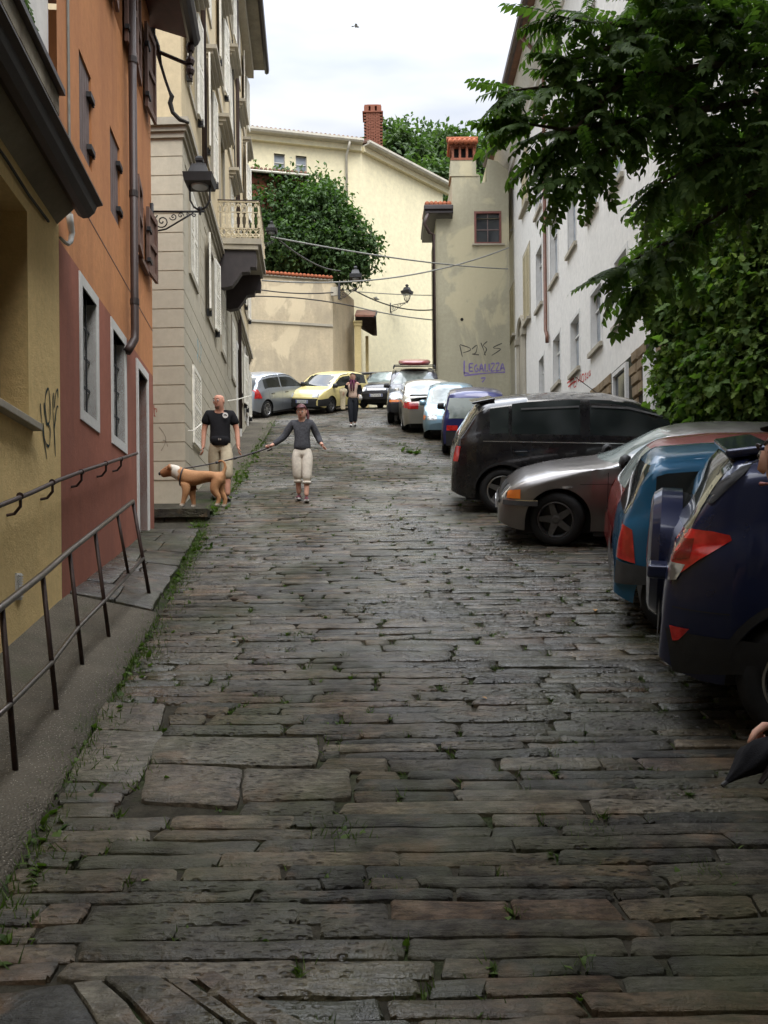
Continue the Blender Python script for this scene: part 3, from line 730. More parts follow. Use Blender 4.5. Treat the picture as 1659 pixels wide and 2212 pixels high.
for h in holes:
    t0, t1, z0, z1, _, fi, ci = h
    wf = surround(WC, t0, t1, z0, z1, .10, -.02, .035, M['stone_trim'], bh, fi != 1 or ci != 2)
    B(WC, t0, t1, z0, z1, -.17, -.15, 'pane', M['glass'], wf)
    mb = MB(); slab(mb, WC, t0, t1, z0, z0+.05, -.148, -.1); slab(mb, WC, (t0+t1)/2-.03, (t0+t1)/2+.03, z0, z1, -.148, -.11); slab(mb, WC, t0, t1, z1-.35, z1-.3, -.148, -.112); mb.build('glazing_bar', M['shut_white'], wf)
    if fi in (1, 2):
        mb = MB(); slab(mb, WC, t0-.22, t1+.22, z1+.26, z1+.34, 0, .26); slab(mb, WC, t0-.17, t1+.17, z1+.18, z1+.259, 0, .18); slab(mb, WC, t0-.13, t1+.13, z1+.11, z1+.179, 0, .10)
        mb.build('window_hood', M['stone_trim'], wf)
    if fi == 1 and ci == 2: continue
    if rnd.random() < .33:
        for a, b in ((t0+.005, (t0+t1)/2-.004), ((t0+t1)/2+.004, t1-.005)):
            mb = MB(); shutter(mb, WC, a, b, z0+.01, z1-.01, .0, 0, 0, True); mb.build('shutter', M['shut_white'], wf)
        continue
    for (hg, a, b) in ((1, t0-.50, t0+.0), (0, t1, t1+.50)):
        mb = MB(); an = R(rnd.choice([2, 3, 4, 6, 9]))
        shutter(mb, WC, a, b, z0-.02, z1+.02, .045, an, hg, True)
        mb.build('shutter', M['shut_white'], wf)
    if fi < 3:
        for tt_ in (t0-.3, t1+.3): mb = MB(); slab(mb, WC, tt_-.03, tt_+.03, z0-.12, z0+.02, .02, .12); mb.tube([WC.pt(tt_-.05, z0-.06, .10), WC.pt(tt_+.05, z0-.06, .10)], .02, 6); mb.build('shutter_catch', M['iron'], wf)
mb = MB(); a = gr[0]; shutter(mb, WC, a[0]-.05, a[1]+.05, a[2], a[3], .02, 0, 0, True); mb.build('shutter', M['shut_white'], bh)
for a in gr[1:]:
    f = surround(WC, a[0], a[1], a[2], a[3], .13, -.02, .05, M['trim'], bh, False, 'door_frame'); B(WC, a[0], a[1], a[2], a[3], -.2, -.16, 'door', M['shut_white'], f)
# eave
mb = MB(); W_ = WC
mb.hexa([W_.pt(-.6, TOPC-.0, -.2), W_.pt(W_.L+.15, TOPC-.0, -.2), W_.pt(W_.L+.15, TOPC+.02, .62), W_.pt(-.6, TOPC+.02, .62)], [W_.pt(-.6, TOPC+.3, -.2), W_.pt(W_.L+.15, TOPC+.3, -.2), W_.pt(W_.L+.15, TOPC+.12, .62), W_.pt(-.6, TOPC+.12, .62)])
mb.build('eave', M['soffit'], bh)
slab(MB(), WC, 0, WC.L, TOPC-.35, TOPC-.001, 0, .25).build('eave_moulding', M['stone_trim'], bh)
mb = MB(); mb.prism([WC.pt(-.6, TOPC+b, a) for a, b in ((.60, .16), (.60, .0), (.66, -.04), (.73, -.0), (.75, .10), (.75, .16))], WC.pt(WC.L+.9, 0)-WC.pt(0, 0)); mb.build('gutter', M['gutter'], bh)
for (y, z0, z1, mt) in ((16.95, CZ+.3, TOPC, 'pipe_dark'), (24.9, H(25)+.3, TOPC, 'pipe_dark')):
    t = WC.at(y); mb = MB(); mb.tube([WC.pt(t, z0, .08), WC.pt(t, z1-.5, .08), WC.pt(t, z1-.2, .3), WC.pt(t, z1, .62)], .05, 10); mb.build('downpipe', M[mt], bh, smooth=True)
mb = MB(); t = WC.at(24.5); mb.tube([WC.pt(t-.9, CZ+7, .06), WC.pt(t-.5, CZ+4.2, .06), WC.pt(t, CZ+2.6, .06), WC.pt(t+.15, CZ+1.0, .06)], .018, 6); mb.build('cable', M['wire_dark'], bh)
# balcony
by0, by1 = WC.at(20.05), WC.at(21.95); bz0 = P(520, 524, 20.3).z; bzt = P(520, 443, 20.3).z; bd = .92
bl = slab(MB(), WC, by0-.06, by1+.06, bz0-.13, bz0, 0, bd+.05).build('balcony', M['stone_trim'], bh)
B(WC, by0-.03, by1+.03, bz0-.24, bz0-.131, 0, bd-.02, 'moulding', M['stone_trim'], bl)
for t in (by0+.03, by1-.25):
    pr_ = [(0, -.24), (bd-.08, -.24), (bd-.05, -.42), (bd-.07, -.62), (bd-.20, -.62), (bd-.22, -.72), (bd-.40, -.74), (bd-.50, -.90), (bd-.62, -1.05), (bd-.82, -1.1), (0, -1.05)]
    mb = MB(); mb.prism([WC.pt(t, bz0+b-.001, a) for a, b in pr_], WC.pt(.22, 0)-WC.pt(0, 0)); mb.build('console_bracket', M['gutter'], bl)
M['bal'] = plain('rust_flecked_cream_iron', (.60, .52, .36), .55, .4, .25, 22, .2)
def bal_panel(p0, p1, nrm, name):
    d = p1-p0; L = d.length; d.normalize(); h = bzt-bz0; mb = MB(); F = lambda a, z: frame(p0+d*a+V((0, 0, z)), d, nrm, (0, 0, 1))
    mb.box((0, -.02, h-.03), (L, .02, h), F(0, 0)); mb.box((0, -.012, .05), (L, .012, .07), F(0, 0)); mb.box((0, -.012, .23), (L, .012, .25), F(0, 0)); mb.box((0, -.012, h-.26), (L, .012, h-.245), F(0, 0))
    k = max(3, round(L/.135)); s = L/k
    for i in range(k+1):
        a = i*s
        mb.box((a-.026, -.012, .25), (a+.026, .012, h-.24), F(0, 0)); mb.box((a-.04, -.014, .25), (a+.04, .014, .33), F(0, 0)); mb.box((a-.04, -.014, h-.36), (a+.04, .014, h-.30), F(0, 0))
        if i < k:
            m_ = a+s/2
            for q in range(6):   # pointed arch and cross tracery
                t0, t1 = q/6*PI/2, (q+1)/6*PI/2
                for sg in (-1, 1):
                    x0, z0 = m_+sg*s/2*math.cos(t0)**.8, h-.30+.22*math.sin(t0); x1, z1 = m_+sg*s/2*math.cos(t1)**.8 if q < 5 else m_, h-.30+.22*math.sin(t1)
                    mb.tube([p0+d*x0+V((0, 0, z0)), p0+d*x1+V((0, 0, z1))], .013, 4)
            mb.box((m_-.010, -.008, h-.13), (m_+.010, .008, h-.02), F(0, 0)); mb.box((m_-.035, -.008, h-.085), (m_+.035, .008, h-.065), F(0, 0))
            mb.tube([p0+d*a+V((0, 0, .07)), p0+d*(a+s)+V((0, 0, .23))], .013, 4); mb.tube([p0+d*(a+s)+V((0, 0, .07)), p0+d*a+V((0, 0, .23))], .013, 4)
            mb.tube([p0+d*m_+V((0, 0, .07)), p0+d*m_+V((0, 0, .23))], .012, 4)
    return mb.build(name, M['bal'], bl)
nn = V((WC.n.x, WC.n.y, 0)); dd_ = V((WC.d.x, WC.d.y, 0))
bal_panel(WC.pt(by0, bz0, 0), WC.pt(by0, bz0, bd), -dd_, 'railing_panel'); bal_panel(WC.pt(by0, bz0, bd), WC.pt(by1, bz0, bd), nn, 'railing_panel'); bal_panel(WC.pt(by1, bz0, bd), WC.pt(by1, bz0, 0), dd_, 'railing_panel')
B(WC, by0-.02, by1+.02, bzt-.0, bzt+.02, bd-.03, bd+.03, 'handrail', M['rail_iron'], bl); B(WC, by0-.03, by0+.03, bzt, bzt+.02, 0, bd-.03, 'handrail', M['rail_iron'], bl)
# blue spray patch, scribbles, clothes-line rods
ribbon([(.14, [(1205, 540), (1210, 600), (1205, 660)]), (.10, [(1225, 560), (1228, 620), (1220, 690)])], WC, 2, .12, 'blue_spray', paint('pale_blue_spray', (.30, .44, .46), .45), bh, .016)
ribbon([[(975, 1080), (1000, 1110), (1018, 1150), (1010, 1190), (990, 1225)], [(1000, 1160), (1020, 1170), (1030, 1200)]], WCf, 2, .014, 'graffiti_scrawl', paint('grey_scribble', (.22, .19, .15), .8), bh, .016)
ribbon([[(945, 945), (948, 1015)], [(945, 970), (962, 970), (962, 990)], [(945, 1010), (955, 1015)]], WCf, 2, .016, 'red_scrawl', paint('red_scribble', (.30, .07, .05)), bh, .016)
mb = MB(); mb.tube([P(*cp(8, 352, 410), 14.6), P(*cp(8, 400, 408), 14.8), P(*cp(8, 430, 380), 14.9), P(*cp(8, 485, 330), 15.2)], .010, 6); mb.build('bent_white_rod', M['shut_white'], bh); mb = MB(); mb.tube([P(*cp(8, 650, 185), 18.3), P(*cp(8, 720, 175), 18.6), P(*cp(8, 830, 145), 19.2)], .010, 6)
mb.build('bent_white_rod', M['shut_white'], bh)

# ================================================================ buildings at the top of the street
def tile_row(mb, p0, p1, out, n_, r=.09, L=.5):
    d = p1-p0
    for i in range(n_):
        a = p0+d*((i+.5)/n_); mb.tube([a, a-out*L+V((0, 0, .14*L))], r, 8)
# weathered garden wall with tile coping
D0 = V((-7.6, 37.2)); D1 = V((P(719, 700, 38.6).x, 38.6)); D2 = V((P(765, 700, 41.2).x, 41.2))
WD = Wall(D0, D1, 1); WD2 = Wall(D1, D2, 1)
gw = thing('garden_wall', 'weathered plaster garden wall with red tile coping at the street top', 'wall', (-4.5, 37.6, H(37.6)))
dz = P(620, 598, 38).z
wall_mesh(WD, 0, WD.L, 7, dz, []).build('wall', M['old'], gw); wall_mesh(WD2, 0, WD2.L, 7, dz, []).build('side_wall', M['old'], gw)
B(WD, 0, WD.L, dz-2.0, dz-1.9, 0, .05, 'string_course', M['stone_trim'], gw)
B(WD, 0, WD.L, dz, dz+.06, -.4, .08, 'coping', M['stone_trim'], gw)
mb = MB(); tile_row(mb, WD.pt(0, dz+.12, .12), WD.pt(WD.L, dz+.12, .12), V((WD.n.x, WD.n.y, 0)), 34, .085, .6); mb.build('coping_tile', M['tile'], gw, smooth=True)
B(WD, WD.L-.0, WD.L+.02, dz-.0, dz+.05, -.4, .05, 'coping_end', M['stone_trim'], gw)
# pale yellow long house behind
E0 = V((-14, 40.9)); E1 = V((P(781, 400, 44).x, 44)); E2 = E1+V((.92, 1)).normalized()*6.45
WE = Wall(E0, E1, 1); WE2 = Wall(E1, E2, 1)
yh = thing('yellow_house', 'long pale yellow house with a tall brick chimney at the street end', 'house', (E1.x, E1.y, H(44)))
ez = P(781, 318, 44).z
hw = [rect(WE, 3, (214, 278), (276, 372)), rect(WE, 3, (335, 290), (398, 432))]
hw[0][3] = hw[1][3]; hw[0][2] = hw[1][2]
wall_mesh(WE, 0, WE.L, 7, ez, [(*h, .15) for h in hw]).build('wall', M['cream'], yh); wall_mesh(WE2, 0, WE2.L, 7, ez, []).build('side_wall', M['cream'], yh)
Wb = Wall(E2, E2+V((-2.5, 6)), 1); wall_mesh(Wb, 0, 6, 7, ez, []).build('end_wall', M['cream'], yh)
for h in hw:
    f = surround(WE, *h, .06, -.1, .02, M['cream'], yh); B(WE, *h, -.16, -.14, 'pane', M['glass_grey'], f)
    mb = MB(); slab(mb, WE, h[0], h[1], h[3]-.42, h[3]-.37, -.139, -.1); slab(mb, WE, h[0], h[0]+.04, h[2], h[3], -.139, -.1); slab(mb, WE, h[1]-.04, h[1], h[2], h[3], -.139, -.1); mb.build('glazing_bar', M['trim'], f)
for W_, a, b in ((WE, 0, WE.L), (WE2, 0, WE2.L+.35)):
    B(W_, a, b, ez-.28, ez-.02, 0, .22, 'eave_moulding', M['cream'], yh); B(W_, a, b, ez-.02, ez+.05, -.2, .45, 'eave', M['pipe_light'], yh)
    mb = MB(); mb.prism([W_.pt(a, ez+y_, x_) for x_, y_ in ((.42, .16), (.42, .05), (.47, -.02), (.54, -.02), (.60, .06), (.60, .16), (.55, .15))], W_.pt(b, 0)-W_.pt(a, 0)); mb.build('gutter', M['pipe_light'], yh)
    mb = MB(); q = [W_.pt(a, ez+.10, .40), W_.pt(b, ez+.10, .40), W_.pt(b, ez+1.0, -4.0), W_.pt(a, ez+1.0, -4.0)]; mb.hexa(q, [p+V((0, 0, .08)) for p in q]); rf = mb.build('roof', M['tile_old'], yh)
    mb = MB(); out = V((W_.n.x, W_.n.y, 0)); tile_row(mb, W_.pt(a, ez+.20, .46), W_.pt(b, ez+.20, .46), out, int((b-a)/.22), .075, 2.2); mb.build('roof_tile', M['tile_old'], rf, smooth=True)
t, z = WE.px(748, 312, n=.1); mb = MB(); mb.tube([WE.pt(t+.1, ez-.02, .5), WE.pt(t+.05, ez-.3, .35), WE.pt(t, ez-.55, .1), WE.pt(t, ez-6.0, .1)], .06, 10); mb.build('downpipe', M['pipe_light'], yh, smooth=True)
# brick chimney: courses of single bricks
cc = P(806, 316, 46.0); cw = .47
chm = thing('brick_chimney', 'tall weathered red brick chimney on the yellow house roof', 'chimney', (cc.x, cc.y, cc.z-1))
bm_ = None; zc = cc.z-1.0; ct = P(800, 232, 46).z; crs = 0
mb = MB(); mb.box((cc.x-cw+.03, cc.y-cw+.03, zc), (cc.x+cw-.03, cc.y+cw-.03, ct-.5)); mb.build('core', M['soil'], chm)
bme = MB().box((-.115, -.06, -.033), (.115, .06, .033)).mesh('brick'); bme.materials.append(M['brick_old'])
z = zc+.04
while z < ct-.45:
    for face in range(2):
        for i in range(4):
            u = -cw+.12+i*.245+(.12 if crs % 2 else 0)
            if u > cw: continue
            o = bpy.data.objects.new('brick', bme); COL.objects.link(o); o.parent = chm
            j = rnd.uniform(-.008, .008)
            lp_ = V((u, -cw+.05+j, z-(cc.z-1)+rnd.uniform(-.004, .004))) if face == 0 else V((cw-.05+j, u, z-(cc.z-1)))
            o.location = lp_; o.rotation_euler = (0, 0, (0 if face == 0 else PI/2)+rnd.uniform(-.03, .03)); o.scale = (rnd.uniform(.9, 1.03), 1, rnd.uniform(.92, 1.05))
    z += .078; crs += 1
mb = MB(); mb.box((cc.x-cw-.06, cc.y-cw-.06, ct-.52), (cc.x+cw+.06, cc.y+cw+.06, ct-.45))
for dx in (-1, 1):
    for dy in (-1, 1): mb.box((cc.x+dx*.33-.12, cc.y+dy*.33-.12, ct-.45), (cc.x+dx*.33+.12, cc.y+dy*.33+.12, ct-.16))
mb.box((cc.x-.11, cc.y-cw, ct-.45), (cc.x+.11, cc.y+cw, ct-.17)); mb.box((cc.x-cw+.04, cc.y-cw+.04, ct-.16), (cc.x+cw-.04, cc.y+cw-.04, ct-.08)); mb.box((cc.x-.3, cc.y-.3, ct-.08), (cc.x+.3, cc.y+.3, ct)); mb.box((cc.x-.16, cc.y-.16, ct), (cc.x+.16, cc.y+.16, ct+.06))
mb.build('cap', M['brick_old'], chm, bevel=.012)
# low red house half hidden by the bush
q0 = P(520, 390, 39.8); q1 = P(655, 372, 40.4); rz = P(600, 378, 40).z
rh = thing('small_red_house', 'low brick red house with tiled roof half hidden behind the bush', 'house', (q1.x-1, q1.y, H(40)))
WR = Wall(q0.xy, q1.xy, 1); wall_mesh(WR, 0, WR.L, 8, rz, []).build('wall', M['brick_old'], rh); B(WR, WR.L-.0, WR.L+.01, 8, rz, -2, -.01, 'end_wall', M['brick_old'], rh)
mb = MB(); q = [WR.pt(-.2, rz, .35), WR.pt(WR.L+.2, rz, .35), WR.pt(WR.L-.6, rz+.75, -1.6), WR.pt(-.2, rz+.75, -1.6)]; mb.hexa(q, [p+V((0, 0, .07)) for p in q]); rr = mb.build('roof', M['tile_old'], rh)
mb = MB(); tile_row(mb, WR.pt(-.2, rz+.1, .38), WR.pt(WR.L+.15, rz+.1, .38), V((WR.n.x, WR.n.y, 0)), 16, .08, 1.9); mb.build('roof_tile', M['tile_old'], rr, smooth=True)
MB().tube([WR.pt(-.2, rz-.02, .42), WR.pt(WR.L+.2, rz-.02, .42)], .06, 8).build('gutter', M['pipe_light'], rh)
# gateway with pillars and little roof
pg = thing('gateway', 'yellow gate pillars under a small rusty porch roof', 'gateway', tuple(V((P(775, 800, 40).x, 40, H(40)))))
f = lambda x, y, Y=40: P(*cp(13, x, y), Y)
a, b = f(322, 760), f(412, 1400); mb = MB(); mb.box((a.x, 39.8, 8.5), (b.x, 40.25, a.z)); mb.build('pillar', M['portal'], pg)
for k, (g_, h0, h1) in enumerate(((.03, 740, 775), (.06, 715, 739))): mb = MB(); mb.box((a.x-g_, 39.8-g_, f(0, h1).z), (b.x+g_, 40.25+g_, f(0, h0).z-.002)); mb.build('capital', M['portal'], pg)
c_, d_ = f(462, 960, 41.2), f(505, 1400, 41.2); mb = MB(); mb.box((c_.x, 41.1, 8.5), (d_.x, 41.5, f(0, 900, 41.2).z)); mb.build('pillar', M['portal'], pg)
mb = MB(); mb.prism([f(330, 640), f(600, 640), f(612, 880), f(560, 880, 41.2), f(420, 800, 41.2), f(330, 700)], (0, .08, 0)); mb.build('porch_side', M['timber'], pg)
mb = MB(); q = [f(325, 640, 39.6), f(580, 645, 39.6), f(605, 578, 41.5), f(350, 575, 41.5)]; mb.hexa(q, [p+V((0, 0, .08)) for p in q]); mb.build('porch_roof', M['copper_red'], pg)
mb = MB(); mb.tube([f(580, 645, 39.6), f(605, 580, 41.5)], .06, 6); mb.build('bar', M['iron'], pg); mb = MB(); mb.tube([f(340, 1375, 38.2), f(520, 1368, 38.2), f(668, 1362, 38.2), f(682, 1382, 38.2)], .055, 6); mb.build('bar', M['iron'], pg)
# grey olive house with small window
FY = 39.0; WF = Wall((P(945, 800, FY).x, FY), (P(1102, 800, FY).x, FY), 1)
gh = thing('grey_house', 'narrow olive grey house with patchy plaster, small red window and graffiti', 'house', (WF.A.x+1, FY, H(FY)))
fw_ = rect(WF, 14, (322, 722), (537, 978))
out_px = [(25, 780), (155, 780), (145, 455), (345, 440), (368, 440), (370, 505), (425, 490), (430, 310), (505, 330), (570, 400)]
pts = [WF.px(*cp(14, *p)) for p in out_px]; zlow = pts[0][1]; tB = pts[1][0]
wall_mesh(WF, 0, WF.L, 7, zlow, [(*fw_, .12)] if fw_[3] < zlow else [(fw_[0], fw_[1], fw_[2], zlow, .12)]).build('wall', M['grey_old'], gh)
# upper part of the wall follows the stepped outline
za = max(zlow, fw_[3]+.0)
mb = MB(); up = [(WF.L, zlow), (tB, zlow)]+pts[2:]
up = [(tB, zlow)]+pts[2:-1]+[(WF.L, pts[-1][1]), (WF.L, zlow)]
if fw_[3] > zlow:
    up = [(tB, zlow)]+pts[2:-1]+[(WF.L, pts[-1][1]), (WF.L, zlow), (fw_[1], zlow), (fw_[1], fw_[3]), (fw_[0], fw_[3]), (fw_[0], zlow)]
mb.prism([WF.pt(a, b, 0) for a, b in up], (0, 3.0, 0)); mb.build('upper_wall', M['grey_old'], gh)
mb = MB(); mb.box((WF.A.x, FY+.01, 7), (WF.A.x+.02, FY+4, zlow)); mb.build('side_wall', M['grey_old'], gh)
f = surround(WF, fw_[0]+.09, fw_[1]-.09, fw_[2]+.09, fw_[3]-.09, .09, -.1, .02, M['wood_red'], gh)
B(WF, fw_[0]+.09, fw_[1]-.09, fw_[2]+.09, fw_[3]-.09, -.09, -.08, 'pane', M['glass'], f)
mb = MB(); m_ = (fw_[0]+fw_[1])/2; slab(mb, WF, m_-.02, m_+.02, fw_[2]+.09, fw_[3]-.09, -.079, -.05); zm = fw_[2]*.55+fw_[3]*.45; slab(mb, WF, fw_[0]+.09, fw_[1]-.09, zm-.02, zm+.02, -.079, -.052); mb.build('glazing_bar', M['shut_lilac'], f)
B(WF, fw_[0]-.1, fw_[1]+.14, fw_[2]-.06, fw_[2]-.0, -.02, .1, 'sill', M['stone_trim'], gh)
ca = [WF.px(*cp(14, *p)) for p in ((140, 445), (338, 320), (148, 300), (325, 200), (122, 195), (350, 120))]
mb = MB(); mb.box((WF.A.x+ca[0][0]-.05, FY-.03, ca[0][1]-.02), (WF.A.x+ca[1][0]+.1, FY+1.0, ca[0][1]+.06)); mb.box((WF.A.x+ca[0][0], FY+.0, ca[0][1]+.061), (WF.A.x+ca[1][0], FY+.95, ca[1][1])); st_ = mb.build('chimney_stack', M['grey_old'], gh)
x0, x1, z0, z1 = WF.A.x+ca[2][0], WF.A.x+ca[3][0]+.03, ca[1][1], ca[3][1]
mb = MB(); mb.box((x0-.04, FY-.02, z0), (x1+.04, FY+.98, z0+.1))
for i in range(4): u = x0+(x1-x0-.1)*i/3; mb.box((u, FY+.02, z0+.101), (u+.1, FY+.12, z1-.08)); mb.box((u, FY+.84, z0+.101), (u+.1, FY+.94, z1-.08))
mb.box((x0-.04, FY-.02, z1-.08), (x1+.04, FY+.98, z1)); mb.build('flue_house', M['brick_old'], st_)
mb = MB(); mb.box((x0+.12, FY+.2, z0+.1), (x1-.12, FY+.7, z1-.09)); mb.build('flue', M['dark_in'], st_)
mb = MB(); n_ = 6; xa, xb = WF.A.x+ca[4][0], WF.A.x+ca[5][0]
for i in range(n_):
    u = xa+(xb-xa)*(i+.5)/n_; mb.tube([V((u, FY-.18, z1+.04)), V((u, FY+.5, z1+.42))], .115, 8); mb.tube([V((u, FY+1.1, z1+.04)), V((u, FY+.5, z1+.42))], .115, 8)
mb.tube([V((xa-.05, FY+.5, z1+.48)), V((xb+.05, FY+.5, z1+.48))], .12, 8); mb.build('cap_tile', M['tile'], st_, smooth=True)
ev = [WF.px(*cp(14, *p)) for p in ((-10, 770), (155, 695))]
mb = MB(); mb.box((WF.A.x-.5, FY-.42, ev[0][1]+.02), (WF.A.x+tB-.005, FY+3, ev[0][1]+.16)); mb.box((WF.A.x-.55, FY-.5, ev[0][1]+.161), (WF.A.x+tB-.006, FY+3, ev[1][1]-.05)); mb.build('eave', M['gutter'], gh, bevel=.03)
mb = MB(); tile_row(mb, V((WF.A.x-.5, FY-.4, ev[1][1]+.02)), V((WF.A.x+tB-.1, FY-.4, ev[1][1]+.02)), V((0, -1, 0)), 6, .12, 2.4); mb.build('roof_tile', M['tile'], gh, smooth=True)
mb = MB(); x_ = WF.A.x-.12; mb.tube([V((x_-.25, FY-.4, ev[0][1])), V((x_-.42, FY-.35, ev[0][1]-.4)), V((x_-.2, FY-.2, ev[0][1]-.75)), V((x_, FY-.1, ev[0][1]-.8)), V((x_, FY-.1, 8.5))], .075, 8); mb.build('downpipe', M['pipe_dark'], gh, smooth=True)
gp_ = paint('grey_spray', (.075, .068, .055), .9)
ribbon([[(210, 1770), (230, 1860)], [(212, 1765), (285, 1790), (290, 1810), (235, 1830)], [(305, 1800), (345, 1770), (335, 1830), (305, 1840), (360, 1845)], [(375, 1750), (395, 1800), (410, 1850)], [(425, 1740), (395, 1770), (420, 1800), (400, 1845)], [(540, 1755), (470, 1790), (530, 1800), (460, 1850)]], WF, 14, .05, 'graffiti_scrawl', gp_, gh)
vp = paint('violet_spray', (.20, .155, .34), .95)
ribbon([[(245, 1890), (245, 2000)], [(240, 1985), (285, 1990)], [(285, 1915), (285, 1975)], [(285, 1915), (315, 1912)], [(285, 1945), (310, 1942)], [(285, 1975), (315, 1972)], [(345, 1920), (325, 1945), (335, 1975), (355, 1965), (345, 1948)],
        [(365, 1975), (380, 1915), (395, 1975)], [(370, 1955), (390, 1952)], [(408, 1915), (410, 1972), (430, 1968)], [(440, 1915), (442, 1970)], [(455, 1915), (482, 1915), (455, 1970), (485, 1968)], [(492, 1915), (518, 1912), (495, 1968), (522, 1965)], [(528, 1970), (545, 1912), (560, 1968)], [(532, 1950), (555, 1948)],
        [(245, 2008), (400, 1990), (565, 1980)], [(375, 2030), (410, 2025), (385, 2060)]], WF, 14, .075, 'violet_graffiti', vp, gh)
mb = MB(); c = WF.px(*cp(14, 227, 1568)); mb.lathe([(.07, 0), (.07, .012)], 12, WF.M(c[0], c[1], 0) @ Matrix.Rotation(-PI/2, 4, 'X')); mb.build('hole', M['dark_in'], gh)

# ================================================================ white house on the right
G0 = V((5.87, 7.75)); G1 = V((P(1100, 800, 41).x, 41.0)); WG = Wall(G0, G1, -1)
wh = thing('white_house', 'long white rendered house with tall windows and a copper downpipe', 'house', (G1.x, 28, H(28)))
TOPG = P(1085, 350, 40.9).z
rw = []
def addw(c, tl, br): r_ = rect(WG, c, tl, br); rw.append([min(r_[0], r_[1]), max(r_[0], r_[1]), r_[2], r_[3]])
for tl, br in (((415, 1150), (457, 1425)), ((507, 1000), (552, 1272)), ((612, 830), (665, 1092)), ((342, 1285), (375, 1552)), ((725, 585), (795, 905)), ((523, 1665), (570, 1912)), ((628, 1540), (686, 1785)), ((753, 1420), (818, 1642)), ((432, 1790), (470, 2030)), ((358, 1880), (385, 2040))): addw(5, tl, br)
for r_ in rw[:5]: pass
# level the rows
for ids in ((0, 1, 2, 3), (5, 6, 7), (8, 9)):
    z0 = sum(rw[i][2] for i in ids)/len(ids); z1 = sum(rw[i][3] for i in ids)/len(ids)
    for i in ids: rw[i][2], rw[i][3] = z0, z1
up_z = (rw[0][2]+3.55, rw[0][3]+3.55)
for i in (0, 1, 2, 3): rw.append([rw[i][0], rw[i][1], *up_z])
PZ = WG.px(*cp(5, 960, 1745))[1]; PT = WG.px(*cp(5, 640, 2050))[0]
allh = [(*r_, .18) for r_ in rw]
wall_mesh(WG, 0, WG.L, 2, TOPG, allh).build('wall', M['white_wall'], wh)
for r_ in rw:
    f = surround(WG, *r_, .11, -.01, .014, M['trim'], wh); B(WG, *r_, -.2, -.17, 'pane', M['glass_grey'], f)
    mb = MB(); m_ = (r_[0]+r_[1])/2; slab(mb, WG, m_-.03, m_+.03, r_[2], r_[3], -.169, -.12); slab(mb, WG, r_[0], r_[1], r_[3]-.5, r_[3]-.45, -.169, -.122); mb.build('glazing_bar', M['trim'], f)
    B(WG, r_[0]-.12, r_[1]+.12, r_[2]-.12, r_[2]-.0, .015, .1, 'sill', M['stone_trim'], f)
for tl, br in (((197, 965), (218, 1190)), ((270, 830), (302, 1030)), ((207, 1530), (232, 1730)), ((277, 1350), (312, 1640))):
    r_ = rect(WG, 5, tl, br); r_ = [min(r_[0], r_[1]), max(r_[0], r_[1]), r_[2], r_[3]]
    f = surround(WG, *r_, .12, 0, .03, M['stone_trim'], wh); m_ = (r_[0]+r_[1])/2
    for a, b in ((r_[0], m_-.005), (m_+.005, r_[1])): mb = MB(); shutter(mb, WG, a, b, r_[2], r_[3], .004, 0, 0); mb.build('shutter', M['shut_cream'], f)
    B(WG, r_[0]-.2, r_[1]+.2, r_[2]-.22, r_[2]-.121, .0, .16, 'sill', M['stone_trim'], f)
# arched doorway
ad = rect(WG, 5, (255, 1690), (290, 2050)); ad = [min(ad[0], ad[1]), max(ad[0], ad[1]), H(36)-.2, ad[3]]
mb = MB(); m_ = (ad[0]+ad[1])/2; rr_ = (ad[1]-ad[0])/2; zs = ad[3]-rr_
pl = [(ad[0], ad[2]), (ad[0], zs)]+[(m_-rr_*math.cos(a*PI/10), zs+rr_*math.sin(a*PI/10)) for a in range(1, 10)]+[(ad[1], zs), (ad[1], ad[2])]
mb.prism([WG.pt(a, b, .0) for a, b in pl], V((WG.n.x, WG.n.y, 0))*.02); df = mb.build('arched_door', M['stone_trim'], wh)
mb = MB()
for i in range(len(pl)-1):
    (a, b), (c, d) = pl[i], pl[i+1]; mb.tube([WG.pt(a, b, .04), WG.pt(c, d, .04)], .12, 6)
slab(mb, WG, ad[0]-.25, ad[0]+.14, zs-.15, zs+.1, 0, .2); slab(mb, WG, ad[1]-.14, ad[1]+.25, zs-.15, zs+.1, 0, .2); mb.build('door_surround', M['stone_trim'], df)
# eave, cornice, downpipe
mb = MB(); prof = [(0, -1.0), (.10, -1.0), (.12, -.85), (.28, -.72), (.5, -.4), (.62, -.2), (.66, -.06), (.66, .02), (0, .02)]
mb.prism([WG.pt(0, TOPG+b, a) for a, b in prof], WG.pt(WG.L, 0)-WG.pt(0, 0)); mb.build('cornice', M['white_wall'], wh)
mb = MB(); q = [(.0, .021), (.92, .021), (.97, .12), (.97, .2), (0, .75)]; mb.prism([WG.pt(-.3, TOPG+b, a) for a, b in q], WG.pt(WG.L+.6, 0)-WG.pt(0, 0)); mb.build('roof', M['tile_old'], wh)
mb = MB(); mb.prism([WG.pt(-.3, TOPG+b, a) for a, b in ((.90, .13), (.91, -.02), (1.0, -.07), (1.09, -.02), (1.11, .14))], WG.pt(WG.L+.62, 0)-WG.pt(0, 0)); mb.build('gutter', M['pipe_dark'], wh)
tp_, zp_ = WG.px(*cp(5, 392, 1740), n=.1)
mb = MB(); mb.tube([WG.pt(tp_, TOPG-.1, .9), WG.pt(tp_, TOPG-.9, .2), WG.pt(tp_, TOPG-1.3, .1), WG.pt(tp_, zp_+.1, .1), WG.pt(tp_-.25, zp_-.15, .1), WG.pt(tp_-.25, zp_-.4, .1)], .065, 10); mb.build('downpipe', M['pipe_brown'], wh, smooth=True)
